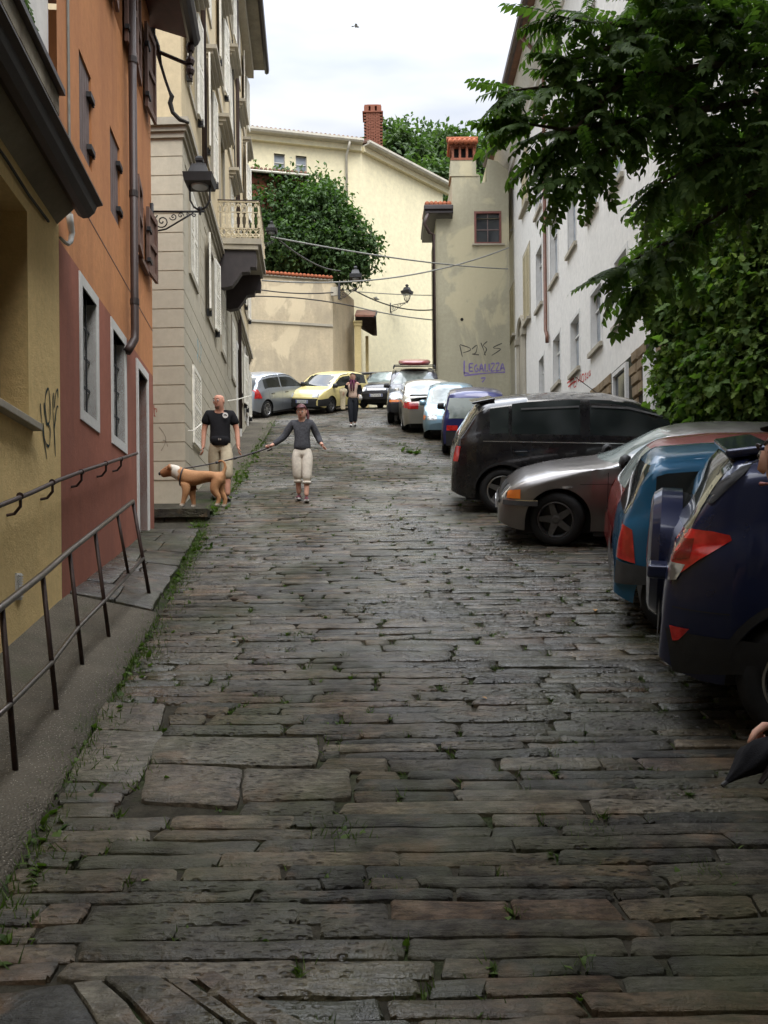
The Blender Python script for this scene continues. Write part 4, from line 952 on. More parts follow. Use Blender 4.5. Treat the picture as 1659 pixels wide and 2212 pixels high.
# sandstone plinth, single rough blocks
plm = MB(); slab(plm, WG, 0, PT, 2, PZ-.03, 0, .03); pl_ = plm.build('plinth', M['soil'], wh)
z = PZ; row = 0
doorp = rect(WG, 5, (935, 1850), (975, 2100)); winp = rect(WG, 5, (765, 1970), (828, 2060)); wp = [min(winp[0], winp[1]), max(winp[0], winp[1]), winp[2]-.4, winp[3]]; dpp = [min(doorp[0], doorp[1]), max(doorp[0], doorp[1]), 2, doorp[3]]
while z > 3.3:
    hh = rnd.uniform(.24, .32); t = max(0, WG.at(13)) - rnd.uniform(0, .3)
    while t < PT:
        l = rnd.uniform(.35, .7); a, b = t, min(t+l-.015, PT); t += l
        if b-a < .1: continue
        if any(a < h[1]+.1 and b > h[0]-.1 and z-hh < h[3]+.08 and z > h[2] for h in (wp, dpp)): continue
        if H(WG.pt(a, 0).y) > z: continue
        mb = MB(); p = rnd.uniform(.06, .10); q = [WG.pt(a, z-hh+.014, .03), WG.pt(b, z-hh+.014, .03), WG.pt(b, z, .03), WG.pt(a, z, .03)]; i_ = .035
        mb.hexa(q, [WG.pt(a+i_, z-hh+.014+i_, p), WG.pt(b-i_, z-hh+.014+i_, p+rnd.uniform(-.02, .02)), WG.pt(b-i_, z-i_, p), WG.pt(a+i_, z-i_, p)]); mb.build('stone_block', M['sandstone'], pl_)
    z -= hh
f = surround(WG, *wp, .1, .03, .11, M['trim'], wh); B(WG, *wp, .03, .04, 'pane', M['glass'], f)
B(WG, dpp[0]-.05, dpp[1]+.05, 2, dpp[3], .03, .14, 'gate_post', M['trim'], wh)
rg = paint('red_spray', (.50, .07, .06), .95)
ribbon([[(505, 2000), (540, 1975)], [(520, 1990), (522, 2030)], [(540, 1975), (540, 2020), (552, 2015)], [(540, 1998), (552, 1990)], [(556, 2010), (556, 1968), (566, 1990), (574, 1955), (576, 1998)], [(582, 1960), (580, 1990), (590, 1990), (592, 1955), (582, 1958)], [(604, 1948), (598, 1960), (604, 1975), (598, 1985)], [(612, 1945), (608, 1970), (615, 1972)], [(618, 1940), (618, 1968)], [(626, 1935), (622, 1945), (627, 1955), (621, 1962)], [(510, 2020), (545, 1990)]], WG, 5, .06, 'red_graffiti', rg, wh, .006)

# ================================================================ lamps, cables
def wall_lamp(label, foot, M_, L, s=1.0, swan=True):
    """bracket lamp: local x out of the wall, z up; origin at the wall end of the arm"""
    t = thing('street_lamp', label, 'lamp', foot, None, 'bracket street lamps', world=False); t.matrix_world = M_; t.location = foot
    mb = MB(); mb.tube([V((0, 0, 0)), V((L+.06, 0, 0))], .022*s, 8); mb.box((-.02, -.03*s, -.42*s), (.03, .03*s, .16*s)); mb.tube([V((0, 0, -.40*s)), V((.3*L, 0, -.34*s)), V((.62*L, 0, -.16*s)), V((.86*L, 0, -.02))], .016*s, 6)
    def spiral(cx, cz, r, turns, ph, rr=.012):
        return [V((cx+r*(1-k/26)*math.cos(ph+turns*2*PI*k/26), 0, cz+r*(1-k/26)*math.sin(ph+turns*2*PI*k/26))) for k in range(25)]
    mb.tube(spiral(.22*L, -.19*s, .15*s, 1.8, 2.2), .013*s, 5); mb.tube(spiral(.45*L, -.10*s, .075*s, 1.5, 3.4), .011*s, 5); mb.tube(spiral(.60*L, -.075*s, .055*s, 1.5, 0), .010*s, 5); mb.tube(spiral(.76*L, -.05*s, .035*s, 1.3, 2), .009*s, 5)
    mb.tube(spiral(.03*L+.03, -.43*s, .06*s, 1.4, 1.5), .011*s, 5); mb.tube(spiral(.88*L, -.06*s, .05*s, 1.4, 1.5), .011*s, 5)
    mb.build('arm', M['iron'], t, smooth=True)
    T = Matrix.Translation((L, 0, 0)); h = MB()
    for a in (0, PI): h.tube([T @ V((.02*s*math.cos(a), 0, .03*s)), T @ V((.12*s*math.cos(a), 0, .09*s)), T @ V((.19*s*math.cos(a), 0, .22*s)), T @ V((.20*s*math.cos(a), 0, .50*s))], .02*s, 6)
    h.lathe([(.0, -.08*s), (.025*s, -.05*s), (.02*s, 0), (.05*s, .03*s), (.045*s, .08*s), (.01*s, .1*s)], 10, T); h.build('fork', M['iron'], t, smooth=True)
    q = MB(); q.lathe([(.30*s, .50*s), (.33*s, .66*s), (.24*s, .67*s), (.17*s, .84*s), (.16*s, .88*s), (.07*s, .90*s), (.06*s, .95*s), (.085*s, .97*s), (.09*s, 1.02*s), (.05*s, 1.07*s), (0.005, 1.09*s)], 4, T @ Matrix.Rotation(PI/4, 4, 'Z') @ Matrix.Diagonal((1.22, 1.22, 1, 1))); q.build('hood', M['iron'], t)
    MB().lathe([(.15*s, .47*s), (.17*s, .497*s)], 16, T).build('diffuser', M['glass_grey'], t)
    return t
def cage_lamp(label, foot, M_, L, s=1.0):
    t = wall_lamp(label, foot, M_, L, s); T = Matrix.Translation((L, 0, 0)); mb = MB()
    for a in range(8):
        an = a*PI/4; mb.tube([T @ V((.09*s*math.cos(an), .09*s*math.sin(an), .06*s)), T @ V((.26*s*math.cos(an), .26*s*math.sin(an), .5*s))], .012*s, 4)
    mb.build('lantern_cage', M['iron'], t); return t
fm = lambda o, x: frame(o, x, V((-x[1], x[0], 0)), (0, 0, 1))
fp = P(*cp(15, 118, 828), 12.1); s_ = (690-118)*.18383/FPX*12.1
wall_lamp('black iron street lamp on a scrolled bracket in front of the beige house', fp, fm(fp, V((1, .02, 0)).normalized()), s_, .70)
fp = P(560, 524, 22.6); wall_lamp('dark street lamp just behind the balcony, against the bush', fp, fm(fp, V((1, 0, 0))), .32, .50)
fp = P(*cp(13, 130, 300), 38.4); wall_lamp('street lamp on the corner of the garden wall below the bush', fp, fm(fp, V((1, 0, 0))), .70, .95)
fp = V((0, 0, 0)); tq = WE2.px(*cp(13, 780, 500)); fp = WE2.pt(*tq, 0); Lq = 1.0; cage_lamp('lantern with glass cage on the blank yellow wall', fp, fm(fp, V((.85, -.52, 0)).normalized()), Lq, .85)
mb = MB(); f = lambda x, y, Y=38.3: P(*cp(13, x, y), Y); mb.box(tuple(f(20, 380, 38.5)), tuple(f(130, 240, 38.2)+V((0, .2, 0)))) ; jb = tag(mb.build('junction_box', M['stone_trim']), 'grey electrical box on the garden wall corner beside the lamp bracket', 'electrical box')
mb = MB(); mb.tube([f(124, 200), f(124, 420)], .05, 8); mb.build('insulator_post', M['iron'], jb)
def cable(label, a, b, sag, r, mat='wire', n=18):
    pts = [a.lerp(b, i/n)-V((0, 0, 4*sag*(i/n)*(1-i/n))) for i in range(n+1)]
    return tag(MB().tube(pts, r, 5).build('cable', M[mat], smooth=True), label, 'cable')
cable('cable from behind the balcony across to the white house', P(585, 512, 24), P(1097, 581, 38), .15, .026)
cable('cable crossing upwards from the garden wall lamp to the white house', P(566, 606, 30), P(1099, 535, 37), .55, .028)
cable('thin cable dropping from the balcony lamp to the garden wall lamp', P(604, 520, 24), P(735, 585, 37), .2, .025, 'wire_dark')
cable('cable along the top of the garden wall', P(538, 622, 36.8), P(720, 632, 38), .12, .028, 'wire_dark')
cable('lower dark cable along the garden wall face', P(538, 640, 36.8), P(765, 662, 38.3), -.12, .028, 'wire_dark')
cable('cable from the gateway along the yellow wall', P(765, 662, 38.5), P(945, 692, 40.5), .08, .028)
cable('cable with a perched bird between wall lamp and lantern', P(762, 625, 38.3), P(945, 668, 42.5), .35, .030, 'wire_dark')
cable('thin straight cable behind the lantern', P(770, 630, 38.3), P(945, 638, 42.5), .04, .02)
# ================================================================ cars
def carpaint(name, c, metal=.5, rough=.32, dirt=.25):
    m = MT(name, rough, .5); f = m.noise(1.7, 6, .7)
    d = m.fr(m.noise(3, 6, .7, m.co((1, 1, 1.6))), .5, .8, 0, dirt)
    m.set(Base_Color=m.mix(d, m.mix(m.fr(f, .35, .65), dk(c, .94), dk(c, 1.06)), (.13, .115, .09)), Metallic=metal, Coat_Weight=.8, Coat_Roughness=.06, Roughness=m.fr(m.noise(7, 5), .3, .7, rough, rough+.12))
    return m.m
M['c_glass'] = (lambda m: m.set(Base_Color=m.mix(m.fr(m.noise(1.1, 2), .4, .6), (.012, .015, .015), (.04, .045, .045)), Roughness=.05, Specular_IOR_Level=.45).m)(MT('tinted_car_glass'))
M['c_glass_l'] = (lambda m: m.set(Base_Color=m.mix(m.fr(m.noise(2.2, 3), .4, .6), (.16, .19, .18), (.36, .40, .38)), Roughness=.05, Specular_IOR_Level=.6).m)(MT('clear_car_glass'))
M['rubber'] = plain('tyre_rubber', (.018, .018, .018), .85, .3, .2, 20, .2)
M['plastic'] = plain('black_bumper_plastic', (.022, .022, .023), .6, .4, .2, 12, .1)
M['plastic_g'] = plain('grey_bumper_plastic', (.055, .055, .055), .65, .4, .2, 12, .1)
M['rim'] = plain('alloy_wheel', (.42, .42, .42), .32, .5, .15, 9, 0, .85)
M['rim_dark'] = plain('dull_steel_wheel', (.10, .10, .10), .45, .5, .2, 9, 0, .6)
M['tail'] = (lambda m: m.set(Base_Color=m.mix(m.fr(m.noise(11, 2), .4, .6), (.40, .012, .012), (.62, .03, .025)), Roughness=.12, Coat_Weight=1.0, Specular_IOR_Level=.7).m)(MT('red_tail_lens'))
M['tail_dark'] = plain('dark_red_lens', (.16, .006, .006), .15, .6, .4, 30, .2, 0, 1.0)
M['amber'] = (lambda m: m.set(Base_Color=(.75, .20, .03), Roughness=.15, Coat_Weight=1.0).m)(MT('amber_lens'))
M['clear'] = (lambda m: m.set(Base_Color=m.mix(m.fr(m.noise(14, 2), .4, .6), (.16, .16, .16), (.75, .76, .74)), Roughness=.1, Coat_Weight=1.0, Metallic=.3).m)(MT('clear_lamp_lens'))
M['chrome'] = plain('bright_trim', (.62, .62, .62), .2, .5, .1, 9, 0, .9)
M['plate'] = plain('white_number_plate', (.68, .68, .66), .5, .4, .05, 9, 0)
M['ink'] = plain('black_plate_ink', (.015, .015, .018), .6, .3, .1, 9, 0)
M['plate_blue'] = plain('plate_blue_band', (.02, .05, .30), .5, .4, .1, 9, 0)
PROF = {
 'hatch': [(-.5,.36),(-.496,.52),(-.485,.64),(-.43,.86),(-.39,.945),(-.36,.965),(-.25,.995),(-.1,1.0),(.03,.985),(.10,.945),(.28,.675),(.32,.64),(.42,.585),(.465,.51),(.49,.42),(.5,.34)],
 'box': [(-.5,.36),(-.496,.52),(-.488,.62),(-.462,.80),(-.44,.93),(-.415,.975),(-.3,1.0),(-.05,1.0),(.08,.975),(.14,.93),(.29,.67),(.33,.64),(.43,.60),(.475,.51),(.495,.42),(.5,.34)],
 'suv': [(-.5,.36),(-.498,.55),(-.49,.66),(-.455,.86),(-.43,.965),(-.40,.985),(-.25,1.0),(-.02,1.0),(.07,.97),(.11,.93),(.22,.715),(.26,.69),(.42,.645),(.47,.57),(.495,.44),(.5,.36)],
 'wagon': [(-.5,.38),(-.497,.55),(-.485,.66),(-.42,.90),(-.39,.95),(-.3,.985),(-.1,1.0),(.0,.985),(.06,.94),(.19,.715),(.225,.685),(.36,.64),(.44,.575),(.48,.47),(.5,.36)],
 'sedan': [(-.5,.40),(-.497,.56),(-.48,.67),(-.44,.715),(-.34,.74),(-.20,.93),(-.14,.985),(-.05,1.0),(.03,.985),(.08,.95),(.21,.72),(.245,.69),(.40,.63),(.46,.55),(.49,.44),(.5,.36)],
 'mpv': [(-.5,.32),(-.497,.48),(-.485,.60),(-.44,.80),(-.41,.905),(-.385,.945),(-.25,.985),(-.1,1.0),(.04,.985),(.13,.935),(.32,.69),(.35,.665),(.43,.60),(.475,.50),(.495,.40),(.5,.33)]}
BELT = {'hatch': [(-.5,.60),(-.3,.645),(.1,.615),(.33,.60),(.5,.40)], 'box': [(-.5,.58),(-.3,.61),(.1,.595),(.33,.59),(.5,.45)], 'suv': [(-.5,.63),(-.3,.66),(.1,.645),(.3,.64),(.5,.45)],
        'wagon': [(-.5,.63),(-.3,.665),(.1,.65),(.25,.645),(.5,.44)], 'sedan': [(-.5,.62),(-.3,.665),(.1,.655),(.25,.65),(.5,.44)], 'mpv': [(-.5,.62),(-.3,.645),(.1,.62),(.33,.60),(.5,.40)]}
def lerp_list(l, x):
    if x <= l[0][0]: return l[0][1]
    for (a, b), (c, d) in zip(l, l[1:]):
        if x <= c: return b+(d-b)*(x-a)/(c-a)
    return l[-1][1]
class Car:
    def __init__(s, name, label, typ, L, Wd, Hh, paint_, r=.31, wb=None, fo=None, sill=.20, tum=.28, group='parked cars', round_=.42, endw=.74):
        s.L, s.hw, s.H, s.r = L, Wd/2, Hh, r; s.p = PROF[typ]; s.bl = BELT[typ]; s.sill = sill; s.tum = tum; s.paint = paint_; s.rd = round_; s.endw = endw
        wb = wb or L*.6; fo = fo or (L-wb)*.52
        s.xf = L/2-fo; s.xr = s.xf-wb
        s.root = thing(name, label, 'car', (0, 0, 0), None, group, world=False)
        s._tops = [(i/400-.5, 0) for i in range(401)]
        raw = [lerp_list(s.p, x) for x, _ in s._tops]; sm = raw[:]
        for i in range(6, 395): sm[i] = sum(raw[i-5:i+6])/11
        s._top = sm
    def top(s, x):
        k = (x/s.L+.5)*400; i = max(0, min(399, int(k))); f = k-i
        return (s._top[i]*(1-f)+s._top[i+1]*f)*s.H
    def belt(s, x): return min(lerp_list(s.bl, x/s.L)*s.H, s.top(x)-.03)
    def plan(s, x):
        d = max(0, s.L/2-abs(x))/s.rd
        return 1 if d >= 1 else s.endw+(1-s.endw)*(1-(1-d)**2.6)**(1/1.9)
    def W(s, x, z):
        t = s.top(x)
        if z >= t or abs(x) > s.L/2+1e-6: return 0
        b = s.belt(x); h = s.hw*s.plan(x)
        if z <= b:
            k = (z-s.sill)/max(.05, b-s.sill); w_ = h*(1-.05*max(0, .55-k)**2/.3-.035*max(0, k-.55)**1.5/.3)
        else: w_ = h*.966-s.tum*(z-b)-.02*min(1, (z-b)/.05)
        c = max(.05, min(.11, (t-b)*.6)); u = (t-z)/c
        if u < 1: w_ *= math.sqrt(max(0, 1-(1-u)**2))
        return max(0, w_)
    def low(s, x):
        z = s.sill+.10*max(0, 1-(s.L/2-abs(x))/.35)**2
        for xw in (s.xf, s.xr):
            ra = s.r+.055
            if abs(x-xw) < ra: z = max(z, s.r+math.sqrt(ra*ra-(x-xw)**2)*.98)
        return z
    def body(s):
        xs = {-s.L/2, s.L/2}
        for i in range(61): xs.add(-s.L/2+s.L*i/60)
        for i in range(1, 9):
            e = .12*(i/8)**1.6; xs.add(-s.L/2+e); xs.add(s.L/2-e)
        for xw in (s.xf, s.xr):
            ra = s.r+.055
            for i in range(19): xs.add(xw-ra*math.cos(PI*i/18)*.9999)
            xs.add(xw-ra-.002); xs.add(xw+ra+.002)
        rows = []
        for x in sorted(xs):
            lo, b, t = s.low(x), s.belt(x), s.top(x); b = max(b, lo+.02); t = max(t, b+.02)
            zs = [lo+(b-lo)*k/6 for k in range(7)]+[b+(t-b)*math.sin(PI/2*k/9) for k in range(1, 9)]
            side = [(s.W(x, z), z) for z in zs]
            rows.append([V((x, -w_, z)) for w_, z in side]+[V((x, 0, t))]+[V((x, w_, z)) for w_, z in side[::-1]])
        mb = MB(); mb.grid(rows); n = len(rows[0])
        mb.f.append(tuple(range(n))); mb.f.append(tuple(range(len(mb.v)-n, len(mb.v)))[::-1])
        s.b = mb.build('body', s.paint, s.root, sharp=38)
        u = MB(); hw = s.hw-.24
        u.box((-s.L/2+.22, -hw, s.sill-.05), (s.L/2-.22, hw, s.sill+.35)); u.box((s.xr+s.r+.1, -s.hw+.06, s.sill-.06), (s.xf-s.r-.1, s.hw-.06, s.sill+.08)); u.box((s.xr-s.r-.15, -hw, .4), (s.xf+s.r+.15, hw, .7))
        u.build('underbody', M['plastic'], s.root)
        return s
    def endx(s, y, z, front):
        sg = 1 if front else -1; a = s.L/2; step = .02; y = abs(y)+.02
        while a > -s.L/2 and s.W(sg*a, z) < abs(y): a -= step
        lo, hi = a, min(s.L/2, a+step)
        for _ in range(14):
            m = (lo+hi)/2
            if s.W(sg*m, z) >= abs(y): lo = m
            else: hi = m
        return sg*lo
    def epatch(s, bot, top, front, name, mat, off=.006, nx=10, nz=6, par=None):
        """bot/top: (y0,y1,z) -> patch on the nose or tail"""
        rows = []
        for j in range(nz+1):
            k = j/nz; y0, y1, z = [bot[i]+(top[i]-bot[i])*k for i in range(3)]
            sg = 1 if front else -1; xc = s.endx(0, z, front); row = []
            for i in range(nx+1):
                y = y0+(y1-y0)*i/nx; x = sg*s.endx(y, z, front)
                row.append(V((sg*max(sg*xc-.42, min(x, sg*xc))+off*sg, y, z)))
            rows.append(row)
        return MB().grid(rows).build(name, mat, par or s.root, smooth=True)
    def spatch(s, pts_top, pts_bot, side, name, mat, off=.005, n=14, m=4, par=None):
        """(x,z) polylines resampled -> patch on the flank; side -1 right, +1 left"""
        def rs(l, k):
            d = [0]
            for a, b in zip(l, l[1:]): d.append(d[-1]+math.hypot(b[0]-a[0], b[1]-a[1]))
            t = k*d[-1]
            for i in range(len(l)-1):
                if t <= d[i+1]+1e-9: f = (t-d[i])/max(1e-9, d[i+1]-d[i]); return (l[i][0]+(l[i+1][0]-l[i][0])*f, l[i][1]+(l[i+1][1]-l[i][1])*f)
            return l[-1]
        rows = []
        for j in range(m+1):
            row = []
            for i in range(n+1):
                a, b = rs(pts_bot, i/n), rs(pts_top, i/n); x, z = a[0]+(b[0]-a[0])*j/m, a[1]+(b[1]-a[1])*j/m
                if abs(x) > s.L*.36:
                    g_ = 0
                    while s.W(x, z) < s.hw*(.80 if z < s.belt(x*.8) else .60) and g_ < 160: x -= math.copysign(.003, x); g_ += 1
                row.append(V((x, side*(s.W(x, z)+off), z)))
            rows.append(row)
        return MB().grid(rows).build(name, mat, par or s.root, smooth=True)
    def swin(s, x0, x1, side, mat=None, rail=.085, low=.03, n=16):
        xs = [x0+(x1-x0)*i/n for i in range(n+1)]
        tops = [(x, max(s.top(x)-rail, s.belt(x)+low+.004)) for x in xs]; bots = [(x, s.belt(x)+low) for x in xs]
        return s.spatch(tops, bots, side, 'side_window', mat or M['c_glass'], .004, n, 4)
    def seam(s, pts, side, wd=.007, mat=None, name='door_seam', off=.003):
        for a, b in zip(pts, pts[1:]):
            if abs(b[0]-a[0]) > abs(b[1]-a[1]): s.spatch([(a[0], a[1]+wd), (b[0], b[1]+wd)], [a, b], side, name, mat or M['plastic'], off, 10, 1)
            else: s.spatch([(a[0], a[1]), (b[0], b[1])], [(a[0]+wd, a[1]), (b[0]+wd, b[1])], side, name, mat or M['plastic'], off, 8, 1)
    def shield(s, front, z0, z1, inset=.10, mat=None, name=None):
        sg_ = 1 if front else -1
        def yw(z):
            x = sg_*s.endx(0, z, front)
            return max(.2, s.W(sg_*(x-.26), z)*(1-inset*.6))
        if front: z0 = max(z0, s.top(s.xf-.55*s.r if s.p[0][1] > 9 else s.L*(.33 if s.p in (PROF['hatch'], PROF['box'], PROF['mpv']) else .26))+.02)
        return s.epatch((-yw(z0), yw(z0), z0), (-yw(z1), yw(z1), z1), front, name or ('windscreen' if front else 'rear_window'), mat or M['c_glass'], .007, 14, 8)
    def wheels(s, style=5, rim='rim', wd=.2, tw=0, sides=(-1, 1)):
        r = s.r; rr = r*.66
        mb = MB(); mb.lathe([(rr, -wd/2+.01), (rr+.02, -wd/2), (r-.035, -wd/2), (r-.01, -wd/2+.03), (r, -wd*.2), (r, wd*.2), (r-.01, wd/2-.03), (r-.035, wd/2), (rr+.02, wd/2), (rr, wd/2-.01)], 36, None, True); tyre = mb.mesh('wheel', None, True); tyre.materials.append(M['rubber'])
        q = MB(); q.lathe([(rr+.004, -wd/2+.03), (rr+.006, wd/2-.012), (rr-.012, wd/2-.006), (rr-.022, wd/2-.03), (rr-.03, -wd/2+.03)], 32, None, True); q.lathe([(.055, .01), (.06, wd/2-.035), (.03, wd/2-.025)], 16)
        for k in range(style):
            a = 2*PI*k/style
            for da, b0, b1 in (((0, .045, .028),) if style < 7 else ((0, .026, .018),)):
                p = lambda rad, off_, z: V((rad*math.cos(a)-off_*math.sin(a), rad*math.sin(a)+off_*math.cos(a), z))
                sw = tw*rr
                q.hexa([p(.03, -b0, wd/2-.075), p(rr-.01, -b1+sw, wd/2-.06), p(rr-.01, b1+sw, wd/2-.06), p(.03, b0, wd/2-.075)], [p(.03, -b0, wd/2-.035), p(rr-.01, -b1+sw, wd/2-.02), p(rr-.01, b1+sw, wd/2-.02), p(.03, b0, wd/2-.035)])
        rim_m = q.mesh('rim', None, False); rim_m.materials.append(M[rim])
        d = MB(); d.lathe([(.02, -.02), (rr-.02, -.02), (rr-.02, .0), (.02, .01)], 20); disc = d.mesh('brake_disc'); disc.materials.append(M['plastic'])
        for x in (s.xf, s.xr):
            for sd in (-1, 1):
                o = bpy.data.objects.new('wheel', tyre); COL.objects.link(o); o.parent = s.root; o.location = (x, sd*(s.hw-wd/2-.015), r)
                o.rotation_euler = (-PI/2 if sd > 0 else PI/2, 0, getattr(s, 'steer', 0) if x == s.xf else 0)
                for me, nm in ((rim_m, 'rim'), (disc, 'brake_disc')): c = bpy.data.objects.new(nm, me); COL.objects.link(c); c.parent = o
    def arch_trim(s, mat, wd=.045):
        for xw in (s.xf, s.xr):
            ra = s.r+.058
            for sd in (-1, 1):
                an = [R(8+164*i/18) for i in range(19)]
                s.spatch([(xw-(ra+wd)*math.cos(a), s.r+(ra+wd)*math.sin(a)) for a in an], [(xw-ra*math.cos(a), s.r+ra*math.sin(a)) for a in an], sd, 'arch_trim', mat, .010, 18, 1)
    def mirror(s, side, x, mat=None):
        z = s.belt(x)+.07; y = s.W(x, z)+.09; mb = MB()
        pr_ = [(-.055, .03), (-.05, .08), (0, .10), (.05, .07), (.07, .0), (.04, -.055), (-.04, -.06)]
        rows = [[V((x+a*k_, side*(y+w_), z+b*k_)) for a, b in pr_] for w_, k_ in ((-.085, .75), (-.07, 1), (.05, 1), (.085, .75), (.095, .3))]
        mb.grid(rows, True); mb.f.append(tuple(range(len(pr_)))); mb.box((x-.03, side*(y-.16) if side > 0 else side*(y-.07), z-.06), (x+.03, side*(y-.07) if side > 0 else side*(y-.16), z-.0))
        return mb.build('mirror', mat or s.paint, s.root, smooth=True)
    def handle(s, side, x, z): 
        y = s.W(x, z); mb = MB(); mb.box((x-.09, side*y-.005, z-.014), (x+.09, side*y+.03*side, z+.014)) if side > 0 else mb.box((x-.09, -y-.03, z-.014), (x+.09, -y+.005, z+.014)); mb.build('door_handle', M['plastic'], s.root, bevel=.008)
    def numberplate(s, front, z=.5, text=True):
        x = s.endx(0, z, front); sg = 1 if front else -1
        b = MB(); b.box((min(x, x+.03*sg), -.26, z-.055), (max(x, x+.03*sg), .26, z+.055)); o = b.build('number_plate', M['plate'], s.root)
        bb = MB(); bb.box((min(x+.0302*sg, x+.032*sg), -.255, z-.05), (max(x+.0302*sg, x+.032*sg), -.215, z+.05)); bb.box((min(x+.0302*sg, x+.032*sg), .215, z-.05), (max(x+.0302*sg, x+.032*sg), .255, z+.05)); bb.build('blue_band', M['plate_blue'], o)
        k = MB()
        for i in range(7):
            yy = -.17+i*.052; k.box((min(x+.0302*sg, x+.032*sg), yy, z-.032), (max(x+.0302*sg, x+.032*sg), yy+.010, z+.032))
            if i % 2: k.box((min(x+.0302*sg, x+.032*sg), yy+.011, z+.02), (max(x+.0302*sg, x+.032*sg), yy+.032, z+.031))
            else: k.box((min(x+.0302*sg, x+.032*sg), yy+.011, z-.03), (max(x+.0302*sg, x+.032*sg), yy+.032, z-.018))
        k.build('plate_marks', M['ink'], o, kind='stuff')
    def place(s, X, Y, yaw, lift=0):
        """yaw in degrees from +X, anticlockwise; stands square on the slope"""
        f2 = V((math.cos(R(yaw)), math.sin(R(yaw)))); sl = (H(Y+1)-H(Y-1))/2
        up = V((0, -sl, 1)).normalized(); f = V((f2.x, f2.y, sl*f2.y)).normalized(); l = up.cross(f).normalized()
        s.root.matrix_world = frame(V((X, Y, H(Y)+lift)), f, l, up); return s

# --- navy suv with covered spare wheel, nearest on the right
navy = carpaint('navy_car_paint', (.012, .018, .060), .35, .25, .08)
c = Car('parked_car', 'navy suv with a covered spare wheel on its tail, nearest car on the right', 'suv', 4.35, 1.82, 1.55, navy, .355, 2.75, .85, .30, .26, round_=.36, endw=.80).body()
for sd in (-1, 1):
    c.swin(-1.62, -.82, sd); c.swin(-.76, .10, sd); c.swin(.16, 1.0, sd)
    # tail lamp wrapping onto the flank: a pointed wedge
    c.spatch([(-2.14, 1.12), (-2.02, 1.115), (-1.94, 1.11), (-1.86, 1.095)], [(-2.15, .87), (-2.10, .88), (-2.0, .97), (-1.85, 1.07)], sd, 'tail_lamp', M['tail'], .012, 14, 8)
    c.spatch([(-2.15, .94), (-2.07, .935)], [(-2.15, .84), (-2.11, .85)], sd, 'reverse_lamp', M['clear'], .016, 6, 3)
    c.spatch([(-2.13, 1.06), (-2.03, 1.07)], [(-2.14, .95), (-2.05, .97)], sd, 'lamp_core', M['tail_dark'], .016, 8, 5)
    c.spatch([(-2.13, .60), (-2.03, .60)], [(-2.11, .52), (-2.08, .53)], sd, 'bumper_reflector', M['tail'], .010, 5, 3)
    c.spatch([(-2.15, .58), (-1.62, .55)], [(-2.10, .34), (-1.66, .38)], sd, 'bumper_skirt', M['plastic'], .006, 8, 4)
    c.spatch([(-.86, .48), (.84, .48)], [(-.86, .32), (.84, .32)], sd, 'sill_trim', M['plastic'], .006, 12, 2)
    c.seam([(-.79, 1.08), (-.79, .45)], sd); c.seam([(.13, 1.08), (.13, .45)], sd); c.handle(sd, -.62, 1.0); c.handle(sd, .3, .99); c.mirror(sd, .88)
    c.spatch([(-1.74, 1.5), (-1.66, 1.56)], [(-2.05, 1.25), (-1.95, 1.25)], sd, 'pillar_trim', M['plastic'], .005, 6, 6)
    mb = MB(); mb.tube([V((-1.5, sd*.58, 1.52)), V((-1.4, sd*.58, 1.57)), V((.2, sd*.58, 1.58)), V((.35, sd*.56, 1.54))], .018, 8); mb.build('roof_rail', M['plastic'], c.root)
c.shield(False, 1.10, 1.46, .12); c.shield(True, 1.12, 1.48, .08)
c.epatch((-.70, .70, .40), (-.72, .72, .62), False, 'rear_bumper_trim', M['plastic'], .012)
mb = MB(); mb.hexa([V((-1.66, -.64, 1.50)), V((-1.66, .64, 1.50)), V((-1.88, .60, 1.465)), V((-1.88, -.60, 1.465))], [V((-1.66, -.64, 1.55)), V((-1.66, .64, 1.55)), V((-1.90, .60, 1.515)), V((-1.90, -.60, 1.515))]); mb.build('spoiler', navy, c.root, bevel=.02)
Mx = Matrix.Translation((-2.10, .10, .84)) @ Matrix.Rotation(-PI/2, 4, 'Y')
mb = MB(); mb.lathe([(.10, -.06), (.37, -.05), (.375, .06), (.35, .10), (.05, .10)], 32, Mx); sp = mb.build('spare_wheel', M['rubber'], c.root, smooth=True)
mb = MB(); mb.lathe([(.395, -.02), (.40, .10), (.37, .145), (.33, .16), (.02, .175)], 40, Mx); mb.build('spare_cover', navy, sp, sharp=35)
mb = MB(); mb.box((-2.26, -.60, .80), (-2.14, -.44, .88)); mb.build('tailgate_handle', navy, c.root, bevel=.02)
c.arch_trim(M['plastic']); c.wheels(5, 'rim', .225); c.place(3.80, 5.00, -17)
for sd in (-1, 1): c.seam([(-2.12, .70), (-1.84, .69)], sd); c.seam([(-1.62, .98), (-1.46, .98)], sd); c.seam([(-1.62, .98), (-1.62, .82)], sd); c.seam([(-1.46, .98), (-1.46, .82)], sd); c.seam([(-1.62, .82), (-1.46, .82)], sd)
